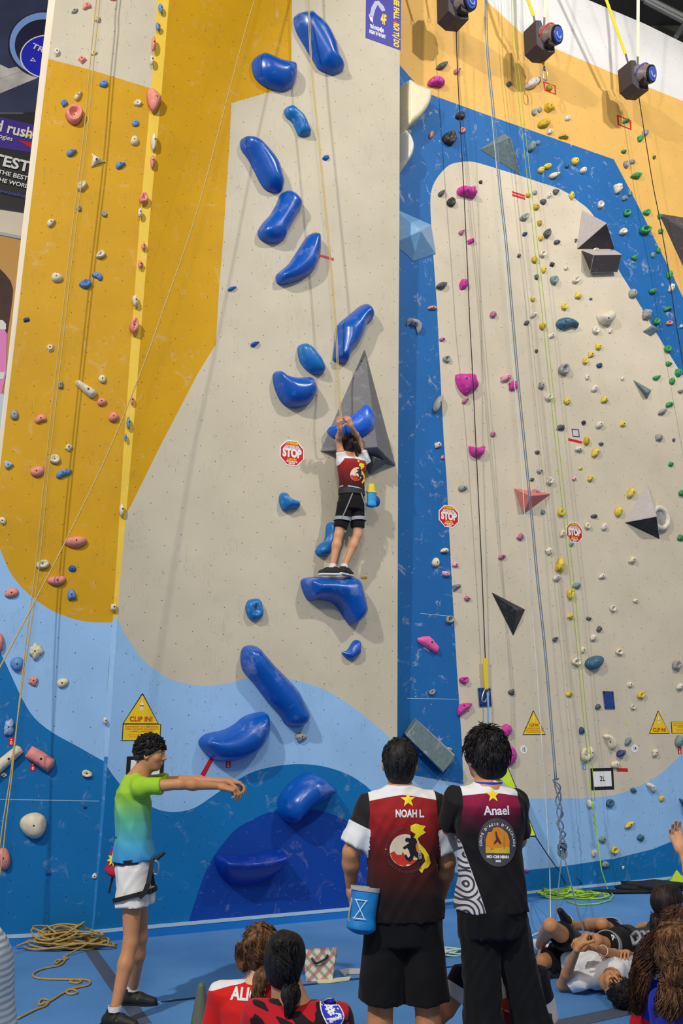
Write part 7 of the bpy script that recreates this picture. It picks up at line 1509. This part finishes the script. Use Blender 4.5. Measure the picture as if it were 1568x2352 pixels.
cap_hair(J, HBLK, R6, hs=1.0, amp=.002, thick=1.15, back=-.09, side=-.045, spikes=0, seed=73, strands=[([b1, b1 + A_([.0, -.03, -.04]), b1 + A_([-.01, -.01, -.12])], (.036, .016), 110, .12), ([hd + A_([0, -.09, .09]), hd + A_([.01, -.125, .02]), b1], (.06, .03), 120, .05)], extra=[ell(b1 + A_([0, -.01, -.03]), np.eye(3), (.042, .036, .046), .02), rcone(b1 + A_([0, 0, -.04]), b1 + A_([-.01, 0, -.10]), .03, .012)])
cloth('shorts', [loft(J['pelvis'], (0, 0, 1), lt, [(-.10, .18, .15), (.1, .17, .14)], .03)] + [fcone(J['hip' + s], J['hip' + s] * .35 + J['kn' + s] * .65, .1, .09, .03) for s in 'LR'], .010, sh_grey, R6)
for s in 'LR': shoe(J['an' + s], fw * .5 + lt * (-.5 if s == 'L' else .5), SOCK, SOLEW, R6)
# child sitting behind the boy in black trousers
R7, J, lt, fw = seated('seated child in a maroon, black and white jersey behind the black trousers', 1140, 2135, 5.0, None, ((.1, 1, .2), (0, -.1, 1)), lean_=(.03, -.08), sh_w=.33, knees=((-.32, .35), (.30, .45)), sk=SK1)
J['elL'] = at(1040, 2300, 4.95); J['wrL'] = at(1000, 2360, 5.0); JS = J
body(J, SK1, R7, bw=.86, aw=.86, lw=.8, hs=.95, hands=[full_hand(J['wrL'], J['elL'], (0, 0, -1), -1), full_hand(J['wrR'], J['elR'], (0, 0, -1), 1)])
cap_hair(J, HBLK, R7, hs=.95, thick=1.1, spikes=150, slen=.02, seed=75, comb=.9)
sq = lambda V: np.abs((V - JS['neck']) @ lt) - .135
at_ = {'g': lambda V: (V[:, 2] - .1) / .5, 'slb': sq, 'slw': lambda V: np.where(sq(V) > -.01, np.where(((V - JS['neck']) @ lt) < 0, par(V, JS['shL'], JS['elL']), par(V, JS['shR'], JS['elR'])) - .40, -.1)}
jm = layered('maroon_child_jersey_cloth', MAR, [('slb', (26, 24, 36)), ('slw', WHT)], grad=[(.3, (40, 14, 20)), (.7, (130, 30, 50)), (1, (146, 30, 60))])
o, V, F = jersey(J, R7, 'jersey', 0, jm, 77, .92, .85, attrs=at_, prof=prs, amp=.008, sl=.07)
d = Decal(V, F, J['neck'], lt, (0, 0, 1), (0, -1, .1)); q = at(1176, 2282, 4.9) - J['neck']; globe(d, .092, q @ lt, q[2], False); d.build('jersey_print', R7)
cloth('shorts', [loft(J['pelvis'], (0, 0, 1), lt, [(-.10, .17, .14), (.1, .16, .13)], .03)] + [fcone(J['hip' + s], J['hip' + s] * .35 + J['kn' + s] * .65, .095, .09, .03) for s in 'LR'], .010, sh_grey, R7)
for s in 'LR': shoe(J['an' + s], fw * .5 + lt * (-.5 if s == 'L' else .5), BLKRUB, SOLEW, R7)

# ---------------------------------------------------------------- boy lying on his back in white
fz = lambda x, y, z: floor_at(x, y, z)
J = dict(head=fz(1418, 2268, .13), neck=fz(1408, 2246, .11), pelvis=fz(1318, 2196, .13), shL=fz(1330, 2250, .10), shR=fz(1440, 2222, .12), elL=fz(1290, 2262, .05), wrL=fz(1326, 2178, .36), elR=fz(1432, 2200, .16), wrR=fz(1362, 2176, .33), hipL=fz(1300, 2200, .12), hipR=fz(1330, 2180, .13),
         knL=fz(1248, 2208, .12), anL=fz(1250, 2186, .06), knR=fz(1264, 2126, .45), anR=fz(1236, 2176, .06))
J['HR'] = HF((-.35, -.30, 1), (.30, -1, -.25)); JL = J
R8 = person('boy in a white shirt and black shorts lying on his back holding the rope', J)
fi = unit(J['elL'] * 0 + A_([.3, .3, .5]))
body(J, SK1, R8, bw=.92, aw=.92, lw=.9, hands=[full_hand(J['wrL'], J['elL'], (.9, .1, -.2), -1, 'grip', (.4, .15, .5)), full_hand(J['wrR'], J['elR'], (-.5, .4, -.8), 1, 'hook', (-.7, -.1, .35))])
eyes(J, R8, closed=True); cap_hair(J, HBLK, R8, amp=.005, freq=70, thick=1.16, back=-.06, side=.0, front=.07, spikes=300, slen=.03, seed=81, comb=.8)
axl = unit(J['neck'] - J['pelvis']); WTS = layered('white_tee_cloth', (226, 226, 228)); ex = J['shR'] - J['shL']
jersey(J, R8, 'shirt', 0, WTS, 83, .55, .5, prof=[(.12, .17, .105), (.3, .168, .105), (.55, .175, .11), (.8, .18, .11), (.93, .14, .09), (1.0, .075, .06)], amp=.014)
P = [loft(J['pelvis'], axl, ex, [(-.12, .165, .115), (.0, .170, .118), (.12, .160, .11)], .04)] + [fcone(J['hip' + s], J['hip' + s] + (J['kn' + s] - J['hip' + s]) * f_, .10, .092, .03) for s, f_ in (('L', .85), ('R', .66))]
cloth('shorts', P, .009, BLKS, R8, noise=wrinkle(.008, 85))
for s, t_ in (('L', fz(1228, 2166, .05)), ('R', fz(1278, 2182, .05))):
    V_, F_ = field_mesh([rcone(J['an' + s] + (J['kn' + s] - J['an' + s]) * .12, J['an' + s], .044, .042, .02), rcone(J['an' + s], t_, .040, .032, .02)], .008); V_[:, 2] = np.maximum(V_[:, 2], .004); mesh_obj('sock', V_, F_, SOCK, R8, smooth=True, origin=V_.mean(0))
band(J['wrR'] + (J['elR'] - J['wrR']) * .3, J['elR'] - J['wrR'], (0, 0, 1), .034, .034, .008, sm('beaded_bracelet', (226, 190, 170)), 'bracelet', R8)
for i, (x, y, td) in enumerate(((1262, 2240, (1, .25, 0)), (1276, 2246, (1, .15, 0)))):
    r_ = shoe(fz(x, y + 6, 0.0) + A_([0, 0, .085]), td, mat('charcoal_knit_shoe', (58, 56, 58), .8, bump=.5, scale=60), BLKRUB, None, L=.27) if i == 0 else None
    if r_: tag(r_, 'dark grey shoe lying on the mat by the elbow of the boy in white', 'shoe')

# ---------------------------------------------------------------- person lying behind in a climbing harness
J = dict(head=fz(1560, 2165, .14), neck=fz(1535, 2165, .13), pelvis=fz(1418, 2172, .14), shL=fz(1520, 2190, .12), shR=fz(1528, 2138, .15), elL=fz(1470, 2205, .06), wrL=fz(1440, 2190, .2), elR=fz(1480, 2128, .12), wrR=fz(1450, 2140, .22), hipL=fz(1414, 2184, .12), hipR=fz(1420, 2158, .14),
         knL=fz(1368, 2160, .24), anL=fz(1318, 2166, .06), knR=fz(1382, 2122, .30), anR=fz(1308, 2128, .14))
J['HR'] = HF((0, .1, 1), unit(J['head'] - J['neck']))
R9 = person('bare-legged person in black shorts and climbing harness lying behind the boy in white', J)
body(J, SK1, R9, bw=.9, aw=.85, lw=.86, hands=[full_hand(J['wrL'], J['elL'], (0, 0, -1), -1), full_hand(J['wrR'], J['elR'], (0, 0, -1), 1)])
cap_hair(J, HBLK, R9, thick=1.1, spikes=60, seed=91); axl = unit(J['neck'] - J['pelvis']); ex = J['shR'] - J['shL']
jersey(J, R9, 'shirt', 0, layered('dark_tee_cloth', (44, 44, 50)), 93, .6, .6, prof=[(.12, .17, .11), (.3, .165, .105), (.55, .17, .11), (.8, .18, .11), (.93, .14, .09), (1.0, .075, .06)])
P = [loft(J['pelvis'], axl, ex, [(-.12, .165, .125), (.0, .170, .13), (.15, .160, .12)], .04)] + [fcone(J['hip' + s], J['hip' + s] + (J['kn' + s] - J['hip' + s]) * .62, .105, .098, .03) for s in 'LR']
o, V, F = cloth('shorts', P, .009, BLKS, R9, noise=wrinkle(.008, 95)); dd = Decal(V, F, J['hipL'], (1, 0, 0), (0, .3, 1), (-.1, -1, .6)); dd.poly([(-.05, .0), (-.02, .02), (-.03, .06), (-.055, .05)], D_WHT); dd.poly([(-.01, .02), (.02, .03), (.01, .07), (-.018, .06)], D_WHT); dd.build('shorts_print', R9)
band(J['pelvis'] + axl * .10, axl, ex, .175, .135, .06, mat('dark_harness_padding', (44, 42, 46), .7), 'waist_belt', R9, t=.012)
for s in 'LR': band(J['hip' + s] * .55 + J['kn' + s] * .45, J['kn' + s] - J['hip' + s], (0, 0, 1), .108, .108, .045, GRW, 'leg_loop', R9, t=.008)
for k in range(3): MB().tube(list(smooth_open(A_([fz(1450 + k * 14, 2150, .3), fz(1462 + k * 14, 2140, .34), fz(1470 + k * 12, 2156, .3), fz(1455 + k * 14, 2170, .26)]), 5)), .012, 7, closed=True).build('gear_loop', GRW, R9, smooth=True)
for s, t_ in (('L', fz(1296, 2146, .16)), ('R', fz(1286, 2092, .34))):
    P = [rcone(J['an' + s], t_ * .4 + J['an' + s] * .6, .048, .044, .02), rcone(t_ * .4 + J['an' + s] * .6, t_, .044, .026, .02)]; V_, F_ = field_mesh(P, .008); V_[:, 2] = np.maximum(V_[:, 2], .004); sh_ = mesh_obj('climbing_shoe', V_, F_, BLKRUB, R9, smooth=True, origin=V_.mean(0))
    band(J['an' + s] * .65 + t_ * .35, t_ - J['an' + s], (0, 1, 0), .050, .050, .014, sm('neon_yellow_trim', (200, 200, 50)), 'yellow_strap', sh_)

# ---------------------------------------------------------------- girls at the lower right
R10, J, lt, fw = seated('girl with smooth dark hair looking to the right with one arm raised', 1540, 2078, 6.0, None, ((1, .35, .35), (-.25, 0, 1)), lean_=(.03, .0), sh_w=.30, yaw=(.2, -1, 0), ndx=.0)
J['neck'] += A_([.05, 0, 0]); J['shL'] += A_([.10, 0, 0]); J['elL'] += A_([.14, 0, 0]); J['wrL'] += A_([.14, 0, 0]); J['pelvis'] += A_([.10, 0, 0])
J['elR'] = at(1590, 2030, 5.8); J['wrR'] = at(1566, 1960, 5.85); J['shR'] = at(1582, 2110, 5.85)
body(J, SK2, R10, bw=.86, aw=.8, lw=.8, hs=1.0, hands=[full_hand(J['wrL'], J['elL'], (0, 0, -1), -1), full_hand(J['wrR'], J['elR'], (0, -1, 0), 1)]); eyes(J, R10)
hd = J['head']; cap_hair(J, HDRK, R10, hs=1.0, amp=.002, thick=1.12, back=-.08, side=-.02, front=.045, seed=97, extra=[rcone(hd + A_([-.10, -.02, -.08]), hd + A_([-.11, -.04, -.20]), .034, .03), ], strands=[([hd + A_([-.09, -.02, -.04]), hd + A_([-.11, -.03, -.14]), hd + A_([-.10, -.04, -.24])], (.035, .025), 60, .1)])
jersey(J, R10, 'shirt', 0, layered('royal_blue_shirt_cloth', (34, 40, 150)), 98, .6, .3, prof=prs)
cloth('shorts', [loft(J['pelvis'], (0, 0, 1), lt, [(-.10, .17, .14), (.1, .16, .13)], .03)] + [fcone(J['hip' + s], J['hip' + s] * .35 + J['kn' + s] * .65, .095, .09, .03) for s in 'LR'], .010, sh_grey, R10)

blue = layered('bright_blue_shirt_cloth', (24, 40, 170)); prs2 = [(t, w * 1.05, d_ * 1.1) for t, w, d_ in prs]
R11, J, lt, fw = seated('girl with long wavy brown hair over a blue and red shirt at the right edge', 1556, 2148, 4.75, None, ((-.2, 1, .2), (0, -.15, 1)), lean_=(.02, -.05), sh_w=.32, ndx=.03)
body(J, SK2, R11, bw=.88, aw=.8, lw=.8, hands=[full_hand(J['wrL'], J['elL'], (0, 0, -1), -1), full_hand(J['wrR'], J['elR'], (0, 0, -1), 1)]); JB = J
o, V, F = jersey(J, R11, 'shirt', 0, layered('blue_and_red_shirt_cloth', (24, 40, 170), [('lo', (196, 22, 44))]), 99, .8, .8, attrs={'lo': lambda V: -(V[:, 2] - .44) - .6 * ((V - JB['neck']) @ lt) - .04}, prof=prs2)
dd = Decal(V, F, J['neck'], lt, (0, 0, 1), (-.1, -1, .3))
for i, t_ in enumerate(('MASTERS', 'FRENCH', 'SINGAPORE')): q = at(1508, 2226 + i * 14, 4.65) - J['neck']; dd.text(t_, q @ lt, q[2], .034, D_WHT, .0012, .95, -.22)
dd.build('shirt_print', R11); hd = J['head']
cap_hair(J, HBRN, R11, amp=.004, thick=1.14, back=-.09, side=-.05, spikes=260, slen=.06, comb=.95, seed=101, extra=[rcone(hd + A_([-.07, -.06, -.04]), at(1468, 2250, 4.6), .042, .036), rcone(at(1468, 2250, 4.6), at(1462, 2320, 4.6), .036, .025)],
         strands=[([hd + A_([-.08, -.06, .0]), at(1488, 2185, 4.6), at(1468, 2250, 4.58), at(1460, 2335, 4.6)], (.050, .036), 220, .22), ([hd + A_([-.02, -.12, .06]), hd + A_([-.05, -.12, -.04]), at(1484, 2220, 4.58)], (.05, .04), 140, .12)])
R12, J, lt, fw = seated('girl with light brown hair in a thick ponytail, nearest the lower right corner', 1556, 2192, 4.2, None, ((.35, 1, .15), (0, -.1, 1)), lean_=(.03, -.05), sh_w=.30, yaw=(.5, -.86, 0), ndx=.03)
for k_ in ('neck', 'shL', 'shR', 'pelvis', 'elL', 'elR', 'wrL', 'wrR'): J[k_] = J[k_] + A_([.05, 0, 0])
body(J, SK2, R12, bw=.88, aw=.8, lw=.8, hands=[full_hand(J['wrL'], J['elL'], (0, 0, -1), -1), full_hand(J['wrR'], J['elR'], (0, 0, -1), 1)])
jersey(J, R12, 'shirt', 0, blue, 103, .8, .8, prof=prs2); hd = J['head']; tie = hd + A_([.0, -.13, -.02])
cap_hair(J, HLBR, R12, amp=.004, thick=1.16, back=-.085, side=-.045, spikes=260, slen=.06, comb=.95, seed=103, extra=[rcone(tie, at(1548, 2270, 4.0), .036, .045), rcone(at(1548, 2270, 4.0), at(1534, 2330, 4.0), .045, .025)],
         strands=[([tie, at(1550, 2240, 4.0), at(1540, 2285, 3.98), at(1528, 2345, 4.0)], (.042, .048), 240, .25), ([hd + A_([-.06, -.06, .08]), hd + A_([-.05, -.12, .0]), tie], (.05, .03), 110, .1)])
for rr2 in (R11, R12): pass

# ---------------------------------------------------------------- adult at the lower left corner, only a shoulder in view
J = dict(neck=A_([-1.10, 1.62, 1.50]), pelvis=A_([-1.10, 1.60, .92]), shL=A_([-1.30, 1.62, 1.43]), shR=A_([-.90, 1.62, 1.43]), elL=A_([-1.36, 1.58, 1.12]), wrL=A_([-1.30, 1.80, .98]), elR=A_([-.82, 1.60, 1.12]), wrR=A_([-.84, 1.82, .98]), head=A_([-1.10, 1.66, 1.66]),
         hipL=A_([-1.19, 1.6, .9]), hipR=A_([-1.01, 1.6, .9]), knL=A_([-1.2, 1.62, .5]), knR=A_([-1.0, 1.62, .5]), anL=A_([-1.2, 1.6, .085]), anR=A_([-1.0, 1.6, .085]))
J = {k_: v_ + A_([.305, 0, .0]) for k_, v_ in J.items()}; J['HR'] = HF((0, 1, .2), (0, -.1, 1)); R13 = person('adult in a pale grey ribbed sweater, only the shoulder showing at the lower left', J)
body(J, SK3, R13, hands=[full_hand(J['wrL'], J['elL'], (0, 0, -1), -1), full_hand(J['wrR'], J['elR'], (0, 0, -1), 1)]); cap_hair(J, HBRN, R13, thick=1.12, seed=111)
rib = mat('grey_ribbed_knit', (172, 182, 192), .95, var=.04, scale=30); N, L = nodes_of(rib); wv = N.new('ShaderNodeTexWave'); wv.bands_direction = 'Z'; wv.inputs['Scale'].default_value = 34; wv.inputs['Distortion'].default_value = 1.5; wv.inputs['Detail'].default_value = 1; tcn = N.new('ShaderNodeTexCoord'); L.new(tcn.outputs['Object'], wv.inputs[0])
bpn = N.new('ShaderNodeBump'); bpn.inputs['Strength'].default_value = .35; bpn.inputs['Distance'].default_value = .006; L.new(wv.outputs['Fac'], bpn.inputs['Height']); L.new(bpn.outputs[0], N['Principled BSDF'].inputs['Normal'])
P = [loft(J['pelvis'], (0, 0, 1), (1, 0, 0), [(-.05, .20, .15), (.2, .19, .14), (.45, .20, .14), (.54, .15, .1), (.58, .08, .07)], .05)]
for s in 'LR': P += [rcone(J['neck'] * .55 + J['sh' + s] * .45 - A_([0, 0, .06]), J['sh' + s], .07, .075, .05), rcone(J['sh' + s], J['el' + s], .075, .065, .03), fcone(J['el' + s], J['wr' + s], .062, .045, .03)]
cloth('sweater', P, .008, rib, R13, noise=wrinkle(.006, 113))
cloth('trousers', [loft(J['pelvis'], (0, 0, 1), (1, 0, 0), [(-.12, .18, .13), (.05, .17, .12)], .04)] + [fcone(J['hip' + s], J['kn' + s], .10, .08, .03) for s in 'LR'] + [fcone(J['kn' + s] + A_([0, 0, .05]), J['an' + s] + A_([0, 0, .02]), .08, .07, .03) for s in 'LR'], .011, layered('navy_trouser_cloth', (30, 36, 56)), R13)
for s in 'LR': shoe(J['an' + s], (0, 1, 0), BLKRUB, SOLEW, R13)
bpy.context.view_layer.update()
